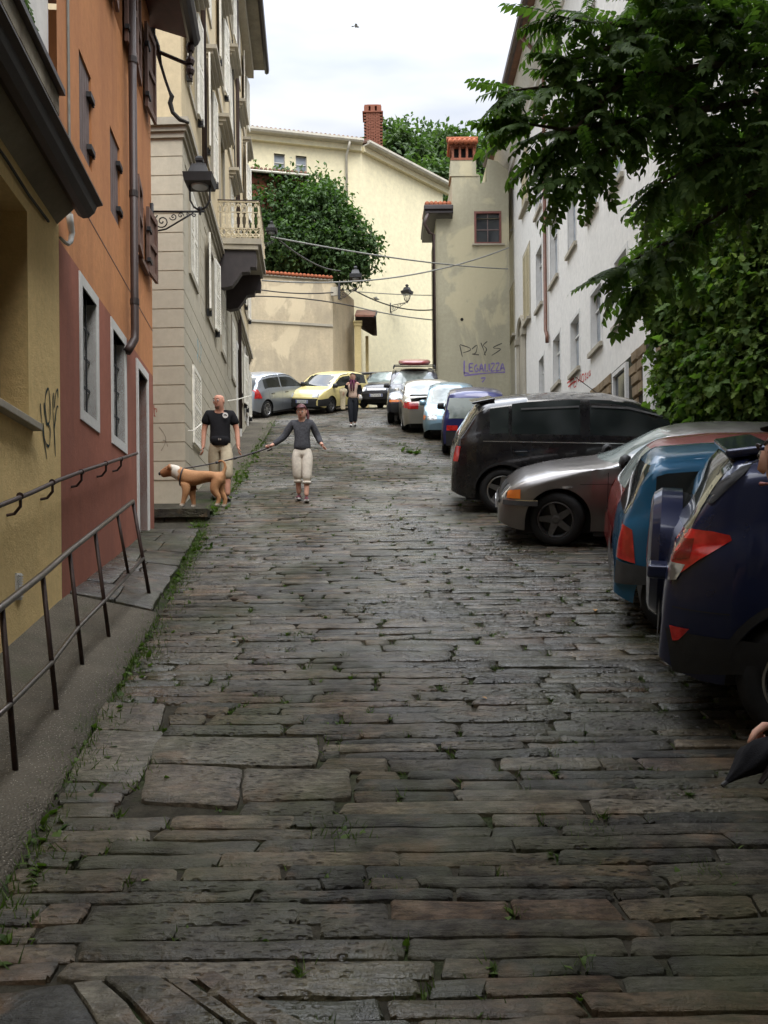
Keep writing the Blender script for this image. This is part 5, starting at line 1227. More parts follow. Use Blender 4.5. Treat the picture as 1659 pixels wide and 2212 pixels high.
# --- teal small hatchback
teal = carpaint('teal_car_paint', (.008, .115, .235), .25, .35, .15)
c = Car('parked_car', 'teal blue small hatchback parked right behind the navy suv', 'box', 3.55, 1.55, 1.41, teal, .275, 2.45, .62, .20, .24, round_=.30, endw=.80).body()
for sd in (-1, 1):
    c.swin(-1.50, -.28, sd, None, .16, .03); c.swin(-.20, 1.05, sd, None, .13, .03); c.mirror(sd, .86); c.handle(sd, -.1, .78); c.seam([(-.24, .95), (-.24, .32)], sd); c.seam([(-1.72, 1.34), (-1.735, .62)], sd)
    c.spatch([(-1.772, .86), (-1.66, .80)], [(-1.775, .58), (-1.63, .55)], sd, 'tail_lamp', M['tail'], .010, 8, 8)
    c.spatch([(-1.775, .56), (-1.42, .52)], [(-1.775, .38), (-1.42, .40)], sd, 'bumper_top', M['plastic_g'], .03, 10, 4)
c.shield(False, .90, 1.27, .12); c.shield(True, .90, 1.29, .08); c.epatch((-.60, .60, .38), (-.62, .62, .56), False, 'rear_bumper', M['plastic_g'], .03)
mb = MB(); mb.grid([[V((-.8, -.36, c.top(-.8)-.004)), V((-.8, .36, c.top(-.8)-.004))], [V((-.45, -.40, c.top(-.45)+.0)), V((-.45, .40, c.top(-.45)+.0))], [V((-.1, -.40, c.top(-.1)+.0)), V((-.1, .40, c.top(-.1)+.0))]]); mb.build('sunroof', M['c_glass'], c.root, smooth=True)
c.wheels(6, 'rim_dark', .17); c.place(3.66, 7.17, -13)
# --- red hatchback, mostly hidden
red = carpaint('faded_red_car_paint', (.22, .018, .016), .15, .4, .15)
c = Car('parked_car', 'faded red hatchback squeezed between the teal car and the silver estate', 'hatch', 3.75, 1.60, 1.42, red, .28, 2.42, .72, .20, .26, round_=.32).body()
for sd in (-1, 1):
    c.swin(-1.45, -.3, sd, None, .10); c.swin(-.22, 1.05, sd); c.spatch([(-1.872, .92), (-1.70, .88)], [(-1.875, .66), (-1.70, .64)], sd, 'tail_lamp', M['tail'], .010, 8, 6); c.mirror(sd, .9); c.seam([(-.26, .9), (-.26, .3)], sd)
    c.spatch([(-1.875, .58), (-1.45, .52)], [(-1.875, .34), (-1.45, .34)], sd, 'bumper', red, .025, 10, 4)
c.shield(False, .94, 1.28, .1, M['c_glass_l']); c.shield(True, .94, 1.3); c.epatch((-.6, .6, .34), (-.62, .62, .58), False, 'rear_bumper', red, .02)
c.wheels(6, 'rim_dark', .17); c.place(4.10, 8.62, -11)
# --- silver estate facing the street
silv = carpaint('grey_brown_silver_paint', (.20, .185, .175), .75, .30, .1)
c = Car('parked_car', 'silver grey estate car with its nose towards the street', 'wagon', 4.48, 1.76, 1.42, silv, .325, 2.725, .70, .19, .33, round_=.55, endw=.66); c.steer = R(-16); c.body()
for sd in (-1, 1):
    c.swin(-1.85, -1.15, sd, M['c_glass_l']); c.swin(-1.08, -.12, sd, M['c_glass_l']); c.swin(-.05, .98, sd, M['c_glass_l'], .06)
    c.seam([(.98, .88), (.98, .56), (.90, .24)], sd); c.seam([(-.09, .9), (-.09, .24)], sd); c.seam([(-.10, .77), (1.30, .74)], sd, .006)
    c.spatch([(-.95, .475), (.98, .475)], [(-.95, .445), (.98, .445)], sd, 'side_moulding', M['plastic'], .010, 12, 1); c.spatch([(-.95, .485), (1.0, .485)], [(-.95, .477), (1.0, .477)], sd, 'chrome_strip', M['chrome'], .012, 12, 1)
    c.spatch([(-.95, .25), (1.0, .25)], [(-.95, .195), (1.0, .195)], sd, 'sill_trim', M['plastic_g'], .006, 12, 1)
    c.spatch([(1.38, .725), (1.52, .72)], [(1.38, .70), (1.52, .695)], sd, 'side_repeater', M['clear'], .008, 4, 1)
    c.mirror(sd, .80, M['plastic']); c.handle(sd, .12, .78); c.handle(sd, -.9, .79)
    y0, y1 = (.36, .72) if sd > 0 else (-.72, -.36)
    c.epatch((y0, y1, .565), (y0, y1, .70), True, 'headlamp', M['clear'], .008, 8, 4)
    c.spatch([(1.98, .68), (2.13, .66)], [(1.98, .57), (2.14, .57)], sd, 'turn_lamp', M['amber'], .008, 5, 3)
    c.spatch([(1.78, .545), (2.20, .545)], [(1.78, .49), (2.20, .49)], sd, 'bumper_strip', M['plastic_g'], .02, 10, 2)
    c.spatch([(1.78, .56), (2.20, .56)], [(1.78, .547), (2.20, .547)], sd, 'bumper_trim', M['chrome'], .022, 10, 1)
    c.spatch([(.20, 1.06), (.90, .96)], [(.22, 1.05), (.92, .95)], sd, 'window_trim', M['chrome'], .010, 8, 1)
c.epatch((-.62, .62, .49), (-.62, .62, .545), True, 'bumper_strip', M['plastic_g'], .02); c.epatch((-.28, -.02, .60), (-.26, -.02, .69), True, 'grille', M['plastic'], .010, 4, 3); c.epatch((.02, .28, .60), (.02, .26, .69), True, 'grille', M['plastic'], .010, 4, 3); c.epatch((-.5, .5, .27), (-.5, .5, .40), True, 'air_intake', M['plastic'], .006)
c.shield(True, .95, 1.33, .06, M['c_glass_l']); c.shield(False, 1.0, 1.3); c.numberplate(True, .44)
c.wheels(5, 'rim_dark', .215); c.place(3.68, 11.10, 173)
# --- black mpv
blk = carpaint('black_car_paint', (.010, .009, .011), .3, .22, .22)
c = Car('parked_car', 'black people carrier with five spoke wheels, tail towards the street', 'mpv', 4.30, 1.80, 1.73, blk, .335, 2.72, .84, .22, .30, round_=.46, endw=.72).body()
for sd in (-1, 1):
    c.swin(-1.60, -1.33, sd, None, .13, .04); c.swin(-1.28, -.30, sd, None, .10, .03); c.swin(-.16, 1.30, sd, None, .09, .03)
    c.spatch([(-1.7, 1.065), (1.2, 1.0)], [(-1.7, 1.052), (1.2, .985)], sd, 'chrome_strip', M['chrome'], .010, 14, 1)
    c.spatch([(-1.15, 1.52), (-.32, 1.55)], [(-1.15, 1.495), (-.32, 1.525)], sd, 'wind_deflector', M['plastic_g'], .02, 8, 1); c.spatch([(-.14, 1.55), (.4, 1.52), (.9, 1.40)], [(-.14, 1.525), (.4, 1.495), (.9, 1.375)], sd, 'wind_deflector', M['plastic_g'], .02, 10, 1)
    c.spatch([(-2.19, 1.0), (-2.02, .98)], [(-2.20, .76), (-2.06, .76)], sd, 'tail_lamp', M['tail'], .010, 6, 6); c.handle(sd, -1.15, .90); c.handle(sd, .05, .88); c.mirror(sd, 1.15)
    c.seam([(-.22, 1.02), (-.22, .3)], sd); c.seam([(-1.30, 1.02), (-1.28, .62)], sd)
c.shield(False, 1.06, 1.44, .1); c.shield(True, 1.08, 1.5, .05)
mb = MB(); mb.hexa([V((-1.52, -.58, 1.615)), V((-1.52, .58, 1.615)), V((-1.84, .56, 1.57)), V((-1.84, -.56, 1.57))], [V((-1.52, -.58, 1.665)), V((-1.52, .58, 1.665)), V((-1.86, .56, 1.60)), V((-1.86, -.56, 1.60))]); mb.build('spoiler', blk, c.root, bevel=.012)
c.arch_trim(M['plastic'], .03); c.wheels(5, 'rim', .215, .22); c.place(3.20, 13.85, -3)
MB().tube([V((.1, .2, 1.70)), V((-.25, .2, 1.95))], .006, 5).build('aerial', M['plastic'], c.root)
# --- row of cars parked along the right, seen up the hill
dblue = carpaint('deep_blue_car_paint', (.010, .014, .105), .3, .3, .12)
c = Car('parked_car', 'small deep blue car seen from behind with black bumper', 'box', 3.45, 1.60, 1.53, dblue, .27, 2.2, .62, .20, .22, round_=.28, endw=.86).body()
for sd in (-1, 1): c.swin(-1.45, -.25, sd, M['c_glass_l'], .14); c.swin(-.18, 1.0, sd, M['c_glass_l'], .12); c.mirror(sd, .85, M['plastic']); y0, y1 = (.42, .68) if sd > 0 else (-.68, -.42); c.epatch((y0, y1, .60), (y0, y1, .72), False, 'tail_lamp', M['tail'], .012, 6, 3); c.spatch([(-1.67, .57), (-1.1, .55)], [(-1.67, .25), (-1.1, .25)], sd, 'bumper', M['plastic'], .012, 8, 3); c.seam([(-.2, .9), (-.2, .3)], sd)
c.epatch((-.69, .69, .25), (-.70, .70, .58), False, 'rear_bumper', M['plastic'], .014, 14, 4); c.shield(False, .88, 1.34, .11, M['c_glass_l']); c.shield(True, .9, 1.36)
for y in (-.32, .32): mb = MB(); mb.lathe([(.04, 0), (.11, .03), (.12, .12), (.09, .2), (.03, .22)], 12, Matrix.Translation((-1.50, y, .98)) @ Matrix.Scale(.35, 4, (1, 0, 0))); mb.build('headrest', M['plastic'], c.root, smooth=True)
c.wheels(6, 'rim_dark', .16); c.place(2.30, 22.6, 86)
lblue = carpaint('pale_blue_car_paint', (.20, .32, .40), .6, .35, .1)
c = Car('parked_car', 'pale blue small car facing down the street behind the deep blue one', 'hatch', 3.6, 1.58, 1.45, lblue, .28, 2.35, .7, .2, .26, round_=.42).body()
for sd in (-1, 1): c.swin(-1.4, -.2, sd); c.swin(-.12, 1.1, sd, M['c_glass_l']); c.mirror(sd, .95); y0, y1 = (.40, .66) if sd > 0 else (-.66, -.40); c.epatch((y0, y1, .56), (y0, y1, .70), True, 'headlamp', M['clear'], .01, 6, 4); c.spatch([(1.55, .70), (1.70, .66)], [(1.55, .57), (1.70, .56)], sd, 'turn_lamp', M['amber'], .01, 4, 3); c.seam([(-.15, .9), (-.15, .3)], sd)
c.shield(True, .92, 1.34, .07, M['c_glass_l']); c.shield(False, .95, 1.3); c.numberplate(True, .42); c.wheels(6, 'rim', .17); c.place(2.0, 26.0, 266)
champ = carpaint('champagne_silver_paint', (.40, .38, .33), .7, .3, .1)
c = Car('parked_car', 'champagne silver saloon seen from behind with lifted boot edge', 'sedan', 4.7, 1.80, 1.46, champ, .32, 2.7, .95, .2, .30, round_=.42, endw=.78).body()
for sd in (-1, 1): c.swin(-1.35, -.25, sd); c.swin(-.18, .85, sd); c.mirror(sd, .75); y0, y1 = (.45, .80) if sd > 0 else (-.80, -.45); c.epatch((y0, y1, .72), (y0*.95, y1, .93), False, 'tail_lamp', M['tail'], .012, 8, 4); c.spatch([(-2.33, .93), (-2.05, .90)], [(-2.33, .74), (-2.1, .76)], sd, 'tail_lamp', M['tail'], .01, 5, 3); c.handle(sd, -.9, .82)
c.shield(False, 1.08, 1.38, .08, M['c_glass_l']); c.shield(True, 1.02, 1.38)
mb = MB(); mb.hexa([V((-2.0, -.68, 1.07)), V((-2.0, .68, 1.07)), V((-2.36, .66, 1.10)), V((-2.36, -.66, 1.10))], [V((-2.0, -.68, 1.10)), V((-2.0, .68, 1.10)), V((-2.38, .66, 1.14)), V((-2.38, -.66, 1.14))]); mb.build('boot_spoiler', M['plastic'], c.root)
c.wheels(7, 'rim', .2); c.place(1.42, 28.4, 92)
jeep = carpaint('dark_navy_offroader_paint', (.012, .014, .026), .3, .3, .2)
c = Car('parked_car', 'dark off-roader facing down the street with a red box on its roof rack', 'suv', 4.5, 1.80, 1.66, jeep, .36, 2.65, .85, .34, .2, round_=.3, endw=.86).body()
for sd in (-1, 1): c.swin(-1.9, -.9, sd); c.swin(-.82, .0, sd); c.swin(.06, 1.0, sd); c.mirror(sd, .85, M['plastic']); y0, y1 = (.48, .80) if sd > 0 else (-.80, -.48); c.epatch((y0, y1, .82), (y0, y1, 1.0), True, 'headlamp', M['clear'], .012, 6, 4); c.epatch((y0, y1, .74), (y0, y1, .81), True, 'turn_lamp', M['amber'], .012, 6, 2)
c.shield(True, 1.22, 1.64, .07, M['c_glass_l']); c.epatch((-.40, .40, .78), (-.40, .40, 1.0), True, 'grille', M['chrome'], .012); c.epatch((-.74, .74, .42), (-.74, .74, .68), True, 'front_bumper', M['plastic'], .04); c.numberplate(True, .58)
mb = MB(); mb.box((-1.3, -.72, 1.67), (.3, -.68, 1.72)); mb.box((-1.3, .68, 1.67), (.3, .72, 1.72)); mb.box((.0, -.72, 1.721), (.08, .72, 1.75)); mb.box((-.95, -.72, 1.721), (-.87, .72, 1.75)); mb.build('roof_rack', M['plastic'], c.root)
c.wheels(5, 'rim_dark', .23); c.place(1.10, 30.6, 268); jm = c.root.matrix_world.copy()
rb = thing('roof_box', 'red roof box strapped on the dark off-roader', 'roof box', world=False); rb.matrix_world = jm
rows = []
for k in range(9):
    a = -1.2+1.9*k/8; e = math.sin(PI*min(1, max(0, (k+.35)/8.7)))**.35
    rows.append([V((a*1.0, .55*e*math.cos(t)*abs(math.cos(t))**-.4 if abs(math.cos(t)) > 1e-3 else 0, 1.86+.10*e*math.sin(t)*abs(math.sin(t))**-.35 if abs(math.sin(t)) > 1e-3 else 1.86)) for t in [2*PI*(i+.5)/20 for i in range(20)]])
mb = MB(); mb.grid(rows, True); mb.f.append(tuple(range(20))[::-1]); mb.f.append(tuple(range(160, 180))); mb.build('shell', carpaint('red_box_paint', (.22, .015, .02), .1, .4), rb, smooth=True)
opel = carpaint('black_hatch_paint', (.012, .013, .020), .3, .28, .15)
c = Car('parked_car', 'black hatchback with bright grille bar standing beside the yellow car', 'hatch', 4.2, 1.74, 1.46, opel, .31, 2.6, .85, .18, .28, round_=.5, endw=.7).body()
for sd in (-1, 1): c.swin(-1.6, -.5, sd); c.swin(-.42, 1.1, sd); c.mirror(sd, 1.0); y0, y1 = (.45, .74) if sd > 0 else (-.74, -.45); c.epatch((y0, y1, .58), (y0, y1, .74), True, 'headlamp', M['clear'], .01, 6, 4)
c.epatch((-.36, .36, .62), (-.38, .38, .68), True, 'grille_bar', M['chrome'], .014); c.shield(True, .95, 1.36, .07, M['c_glass_l']); c.shield(False, .95, 1.3); c.numberplate(True, .42); c.wheels(7, 'rim', .2); c.place(.30, 35.9, 255)
yel = carpaint('pale_yellow_car_paint', (.64, .54, .22), .05, .35, .12)
c = Car('parked_car', 'pale yellow hatchback with black bumper at the top of the street', 'hatch', 3.72, 1.62, 1.42, yel, .28, 2.44, .74, .2, .28, round_=.5, endw=.72).body()
for sd in (-1, 1): c.swin(-1.45, -.45, sd, None, .1); c.swin(-.36, 1.02, sd); c.mirror(sd, .92, M['plastic']); y0, y1 = (.42, .70) if sd > 0 else (-.70, -.42); c.epatch((y0, y1, .58), (y0, y1, .71), True, 'headlamp', M['clear'], .01, 6, 4); c.spatch([(1.30, .53), (1.85, .50)], [(1.30, .26), (1.85, .26)], sd, 'bumper', M['plastic'], .012, 8, 3); c.seam([(-.40, .9), (-.40, .3)], sd)
c.epatch((-.66, .66, .24), (-.66, .66, .53), True, 'front_bumper', M['plastic'], .014, 14, 4); c.shield(True, .93, 1.32, .07); c.shield(False, .95, 1.28); c.numberplate(True, .42)
c.wheels(6, 'rim_dark', .17); cy = c
g1 = GP(712, 893); f2 = V((math.cos(R(240)), math.sin(R(240)))); l2 = V((-f2.y, f2.x)); ctr = g1.xy-f2*c.xf-l2*.72; c.place(ctr.x, ctr.y, 240)
sil = carpaint('silver_blue_paint', (.34, .37, .41), .7, .3, .1)
c = Car('parked_car', 'silver compact car seen from behind beside the beige house corner', 'hatch', 3.85, 1.67, 1.52, sil, .30, 2.46, .78, .2, .28, round_=.48, endw=.74).body()
for sd in (-1, 1): c.swin(-1.38, -.42, sd); c.swin(-.34, 1.0, sd); c.mirror(sd, .95, M['plastic']); c.spatch([(-1.86, 1.02), (-1.74, 1.0)], [(-1.9, .70), (-1.62, .70)], sd, 'tail_lamp', M['tail'], .012, 6, 6); c.seam([(-.38, .95), (-.38, .3)], sd); c.seam([(-1.2, .95), (-1.15, .6)], sd); c.handle(sd, -.95, .82); c.handle(sd, -.1, .81); c.spatch([(-.82, .44), (.8, .44)], [(-.82, .41), (.8, .41)], sd, 'side_moulding', sil, .014, 10, 1)
c.shield(False, .98, 1.38, .1); c.shield(True, .96, 1.4); c.numberplate(False, .62); c.wheels(8, 'rim', .18)
g1 = GP(573, 903); f2 = V((math.cos(R(61)), math.sin(R(61)))); l2 = V((-f2.y, f2.x)); ctr = g1.xy-f2*c.xr+l2*.74; c.place(ctr.x, ctr.y, 61)
# ================================================================ people and the dog
def skin_obj(name, J, E, mat, par, sub=2, root=None):
    """J: {joint: (pos, rx[, ry])}; grown with a Skin modifier so limbs join and taper"""
    ks = list(J); me = bpy.data.meshes.new(name)
    me.from_pydata([tuple(J[k][0]) for k in ks], [(ks.index(a), ks.index(b)) for a, b in E], []); me.materials.append(mat)
    o = bpy.data.objects.new(name, me); COL.objects.link(o)
    if par: o.parent = par; OFF[o.name] = V((0, 0, 0))
    md = o.modifiers.new('skin', 'SKIN'); md.use_smooth_shade = True; md.branch_smoothing = .3
    if not me.skin_vertices:
        bm = bmesh.new(); bm.from_mesh(me); bm.verts.layers.skin.verify(); bm.to_mesh(me); bm.free()
    sv = me.skin_vertices[0].data
    for i, k in enumerate(ks):
        r_ = J[k][1:]; sv[i].radius = (r_[0], r_[1] if len(r_) > 1 else r_[0]); sv[i].use_root = (k == (root or ks[0]))
    s2 = o.modifiers.new('sub', 'SUBSURF'); s2.levels = sub; s2.render_levels = sub
    return o
def cloth(name, c, var=.2, sc=25): return plain(name, c, .9, .2, var, sc, .25)
def skinmat(name, c):
    m = MT(name, .55, .35); m.set(Base_Color=m.mix(m.fr(m.noise(9, 4), .35, .65), dk(c, .86), dk(c, 1.1)), Subsurface_Weight=.08); return m.m
SK1 = skinmat('tanned_skin', (.50, .255, .175)); SK2 = skinmat('fair_skin', (.55, .31, .225))
M['shoe_dark'] = plain('dark_leather', (.03, .024, .02), .6, .4, .2, 20, .1); M['white_sole'] = plain('white_rubber', (.62, .60, .57), .6, .4, .1, 20, 0)
M['eye'] = plain('eye_white', (.55, .53, .5), .3, .5, .05, 9, 0); M['lip'] = plain('lips', (.28, .10, .085), .5, .4, .1, 30, 0)
def limb(A, B_, C, nm, ra, rb, rc, J, E, frm):
    J[nm+'0'] = (A, *ra); J[nm+'1'] = (B_, *rb); J[nm+'2'] = (C, *rc); E += [(frm, nm+'0'), (nm+'0', nm+'1'), (nm+'1', nm+'2')]
def person(label, loc, yaw, h, pose, skin, hair, shirt, trousers, shoe, fem=False, sleeves='long', cuff=.34, sole=None):
    """local: faces -Y, x to the viewer's right, feet on z=0 plane unless posed"""
    s = h/1.75; t = thing('person', label, 'person', loc, (0, 0, R(yaw)), None, world=False)
    S = lambda x, y, z: V((x*s, y*s, z*s))
    p = dict(pel=(0, 0, .96), spi=(0, .01, 1.12), che=(0, .0, 1.32), nek=(0, .02, 1.47), hd=(0, -.005, 1.585), turn=0, nod=0,
             sr=(-.185, .01, 1.42), er=(-.235, .03, 1.14), wr=(-.245, -.05, .90), sl=(.185, .01, 1.42), el=(.235, .03, 1.14), wl=(.245, -.05, .90),
             hr=(-.095, 0, .93), kr=(-.105, -.03, .50), ar=(-.11, .02, .085), hl=(.095, 0, .93), kl=(.105, -.03, .50), al=(.11, .02, .085), hdr=None, hdl=None)
    p.update(pose); q = {k: (S(*v) if isinstance(v, tuple) else v) for k, v in p.items()}
    fw = .92 if fem else 1.0; J = {}; E = []
    J['pel'] = (q['pel'], .110*s*fw, .080*s); J['spi'] = (q['spi'], .100*s*fw, .075*s); J['che'] = (q['che'], .115*s*fw, .085*s); J['nek'] = (q['nek'], .062*s, .062*s)
    hc = q['hd']; J['chin'] = (hc+V((0, -.022*s, -.055*s)), .080*s, .085*s); J['mid'] = (hc+V((0, -.012*s, .02*s)), .092*s, .105*s); J['crown'] = (hc+V((0, .010*s, .075*s)), .096*s, .112*s); J['top'] = (hc+V((0, .012*s, .118*s)), .060*s, .075*s)
    E += [('pel', 'spi'), ('spi', 'che'), ('che', 'nek'), ('nek', 'chin'), ('chin', 'mid'), ('mid', 'crown'), ('crown', 'top')]
    for d in 'rl':
        limb(q['s'+d], q['e'+d], q['w'+d], 'a'+d, (.058*s,), (.048*s,), (.034*s,), J, E, 'che')
        J['t'+d] = ((q['h'+d]+q['k'+d])/2, .066*s, .070*s); J['h'+d] = (q['h'+d], .070*s, .072*s); J['k'+d] = (q['k'+d], .056*s, .058*s); J['c'+d] = (q['k'+d].lerp(q['a'+d], .35)+V((0, .012*s, 0)), .054*s, .058*s); J['n'+d] = (q['a'+d], .037*s, .042*s)
        E += [('pel', 'h'+d), ('h'+d, 't'+d), ('t'+d, 'k'+d), ('k'+d, 'c'+d), ('c'+d, 'n'+d)]
        f = q['w'+d]-q['e'+d]; f.normalize(); J['p'+d] = (q['w'+d]+f*.055*s, .036*s, .020*s); E.append(('a'+d+'2', 'p'+d))
    body = skin_obj('body', J, E, skin, t, 2, 'pel')
    # hands: five fingers of unequal length, slightly curled
    for d, sg in (('r', -1), ('l', 1)):
        f = (q['w'+d]-q['e'+d]).normalized(); side = V((0, -1, 0)); side = (side-f*side.dot(f)).normalized(); nrm = f.cross(side).normalized()*sg
        b = q['w'+d]+f*.075*s; mb = MB(); curl = p.get('grip'+d, .35)
        for i, (o_, ln) in enumerate(((-.030, .060), (-.010, .075), (.010, .080), (.030, .070))):
            r0 = b-side*o_*s+f*.01*s; d1 = (f*math.cos(curl*.8)-nrm*math.sin(curl*.8)); d2 = (f*math.cos(curl*1.9)-nrm*math.sin(curl*1.9)); d3 = (f*math.cos(curl*2.8)-nrm*math.sin(curl*2.8))
            mb.tube([r0-f*.02*s, r0, r0+d1*ln*.45*s, r0+(d1*.45+d2*.32)*ln*s, r0+(d1*.45+d2*.32+d3*.25)*ln*s], [.009*s, .0095*s, .009*s, .008*s, .006*s], 6)
        r0 = q['w'+d]+f*.03*s+side*.028*s; mb.tube([r0, r0+(side*.6+f*.6)*.03*s, r0+(side*.55+f*.85-nrm*.3)*.055*s, r0+(side*.4+f*1.0-nrm*.5)*.075*s], [.012*s, .012*s, .010*s, .007*s], 6)
        mb.build('fingers', skin, body, smooth=True, kind='stuff')
    # face, turned on the neck
    T = Matrix.Translation(hc) @ Matrix.Rotation(R(p['turn']), 4, 'Z') @ Matrix.Rotation(R(p['nod']), 4, 'X') @ Matrix.Translation((0, -.014*s, 0)) @ Matrix.Scale(s*1.08, 4)
    mb = MB(); mb.add([T @ V(v) for v in ((-.012, -.086, .04), (.012, -.086, .04), (-.020, -.088, -.012), (.020, -.088, -.012), (0, -.106, -.008), (0, -.094, .042), (0, -.09, -.022))], [(0, 4, 2), (1, 3, 4), (0, 5, 4), (5, 1, 4), (2, 4, 6), (4, 3, 6)]); mb.build('nose', skin, body, smooth=True)
    for x in (-1, 1):
        mb = MB(); mb.lathe([(.002, -.006), (.012, -.003), (.014, 0), (.002, .006)], 10, T @ Matrix.Translation((x*.033, -.083, .033)) @ Matrix.Rotation(PI/2, 4, 'X')); e = mb.build('eye', M['eye'], body, smooth=True)
        mb = MB(); mb.lathe([(.006, 0), (.004, .004)], 8, T @ Matrix.Translation((x*.033, -.0865, .033)) @ Matrix.Rotation(PI/2, 4, 'X')); mb.build('iris', M['shoe_dark'], e)
        mb = MB(); mb.tube([T @ V((x*.012, -.090, .056)), T @ V((x*.034, -.090, .062)), T @ V((x*.054, -.078, .054))], [.005, .006, .003], 5); mb.build('brow', hair or M['shoe_dark'], body)
        mb = MB(); mb.lathe([(.006, -.008), (.024, -.005), (.026, .004), (.012, .008)], 10, T @ Matrix.Translation((x*.080, .005, .015)) @ Matrix.Rotation(PI/2, 4, 'Y') @ Matrix.Scale(1.4, 4, (1, 0, 0))); mb.build('ear', skin, body, smooth=True)
    mb = MB(); mb.tube([T @ V((-.024, -.084, -.048)), T @ V((0, -.096, -.046)), T @ V((.024, -.084, -.048))], [.003, .007, .003], 6); mb.build('mouth', M['lip'], body, smooth=True)
    # clothes
    k = 1.13
    Js = {'hem': (q['pel']+V((0, 0, -.10*s)), .180*s*fw, .145*s), 'pel': (q['pel']+V((0, 0, .05*s)), .185*s*fw, .145*s), 'spi': (q['spi'], .175*s*fw*(.93 if fem else 1.05), .140*s), 'che': (q['che'], .200*s*fw, .155*s), 'col': (q['nek']+V((0, 0, -.03*s)), .085*s, .085*s)}
    Es = [('hem', 'pel'), ('pel', 'spi'), ('spi', 'che'), ('che', 'col')]
    for d in 'rl':
        Js['s'+d] = (q['s'+d], .084*s); Es.append(('che', 's'+d))
        if sleeves == 'long':
            Js['e'+d] = (q['e'+d], .064*s); Js['w'+d] = (q['w'+d].lerp(q['e'+d], .04), .048*s); Es += [('s'+d, 'e'+d), ('e'+d, 'w'+d)]
        elif sleeves == 'short':
            Js['e'+d] = (q['s'+d].lerp(q['e'+d], .72), .088*s); Es.append(('s'+d, 'e'+d))
    skin_obj('shirt', Js, Es, shirt, t, 2, 'che')
    Jt = {'top': (q['pel']+V((0, 0, .05*s)), .150*s*fw, .115*s), 'pel': (q['pel']+V((0, 0, -.03*s)), .155*s*fw, .120*s)}; Et = [('top', 'pel')]
    for d in 'rl':
        end = q['k'+d].lerp(q['a'+d], cuff)
        Jt['h'+d] = (q['h'+d]+V((0, 0, -.10*s)), .112*s, .118*s); Jt['t'+d] = ((q['h'+d]+q['k'+d])/2, .110*s, .115*s); Jt['k'+d] = (q['k'+d], .094*s, .096*s); Jt['x'+d] = (end, .090*s if cuff < .7 else .07*s)
        Et += [('pel', 'h'+d), ('h'+d, 't'+d), ('t'+d, 'k'+d), ('k'+d, 'x'+d)]
    skin_obj('trousers', Jt, Et, trousers, t, 2, 'pel')
    for d in 'rl':
        a = q['a'+d]; fy = -1; mb = MB()
        fd = V((.12 if d == 'l' else -.12, -1, 0)).normalized(); sd_ = V((-fd.y, fd.x, 0)); rows = []
        for u, w_, hh in ((-.085, .030, .075), (-.05, .040, .095), (.0, .042, .095), (.05, .043, .075), (.11, .046, .055), (.16, .040, .042), (.185, .022, .030)):
            c_ = a+V((0, 0, -.085*s))+fd*u*s; rows.append([c_+sd_*w_*s*math.cos(an)+V((0, 0, max(0, hh*s*math.sin(an)))) for an in [PI*i/8 for i in range(9)]])
        mb.grid(rows); mb.f.append(tuple(range(9))); mb.f.append(tuple(range(54, 63))[::-1]); sh = mb.build('shoe', shoe, t, smooth=True)
        if sole:
            mb = MB(); lowp = [r[0] for r in rows]+[r[-1] for r in rows[::-1]]; mb.prism([p_+V((0, 0, -.004)) for p_ in lowp], (0, 0, .026*s)); mb.build('sole', sole, sh)
    return t, body, q, T, s
# slope helper: feet meet the road in front of and behind the person
def leg_lift(Y, dy): return H(Y+dy)-H(Y)
# --- man in black T-shirt
khaki = cloth('khaki_cotton', (.44, .38, .27), .12); blackc = cloth('black_cotton', (.010, .010, .012))
mY = 14.75; mX = P(477, 1085, mY).x
t, body, q, T, s = person('bald man in black T-shirt and khaki trousers walking beside the dog', (mX, mY, H(mY)-.02), 6, 1.80,
    dict(er=(-.26, .03, 1.14), wr=(-.27, -.03, .88), el=(.27, .03, 1.14), wl=(.29, -.03, .88), kr=(-.10, .06, .50), ar=(-.11, .22, .13), hl=(.095, 0, .93), kl=(.115, -.10, .49), al=(.12, -.12, .065), turn=-24, nod=10, hd=(-.01, -.02, 1.585)), SK1, None, blackc, khaki, M['shoe_dark'], sleeves='short', cuff=.42)
mb = MB(); mb.lathe([(.003, 0), (.045*s, 0), (.045*s, .003), (.003, .004)], 16, Matrix.Translation(V((.095*s, -.135*s, 1.36*s))) @ Matrix.Rotation(PI/2, 4, 'X')); b_ = mb.build('shirt_badge', M['trim'], t)
mb = MB(); mb.tube([V((.07*s, -.1405*s, 1.362*s)), V((.095*s, -.1405*s, 1.37*s)), V((.12*s, -.1405*s, 1.355*s))], .007*s, 5); mb.build('badge_print', blackc, b_)
mb = MB(); rows = [[V((.155*k_*s*math.sin(a), -.075*s-.085*k_*s*math.cos(a), (1.03-.03*j)*s)) for a in [R(-75+15*i) for i in range(11)]] for j, k_ in enumerate((.80, 1.0, 1.03, 1.0, .88, .72))]
rows2 = [[p_+V((0, .05, 0)) for p_ in r_] for r_ in rows]
mb.grid(rows); mb.grid(rows2); mb.build('belt_bag', blackc, t, smooth=True)
mb = MB(); mb.box((-.02*s, -.172*s, .955*s), (.0, -.165*s, .985*s)); mb.box((.008*s, -.172*s, .955*s), (.028*s, -.165*s, .985*s)); mb.build('buckle', M['chrome'], t)
bd = MB(); bd.add([T @ V(v) for v in ((-.045, -.066, -.045), (-.03, -.085, -.06), (0, -.094, -.066), (.03, -.085, -.06), (.045, -.066, -.045), (-.03, -.065, -.092), (0, -.075, -.100), (.03, -.065, -.092))], [(0, 1, 5), (1, 2, 6, 5), (2, 3, 7, 6), (3, 4, 7)]); bd.build('stubble', plain('grey_stubble', (.20, .13, .10), .8, .2, .3, 60, .3), body)
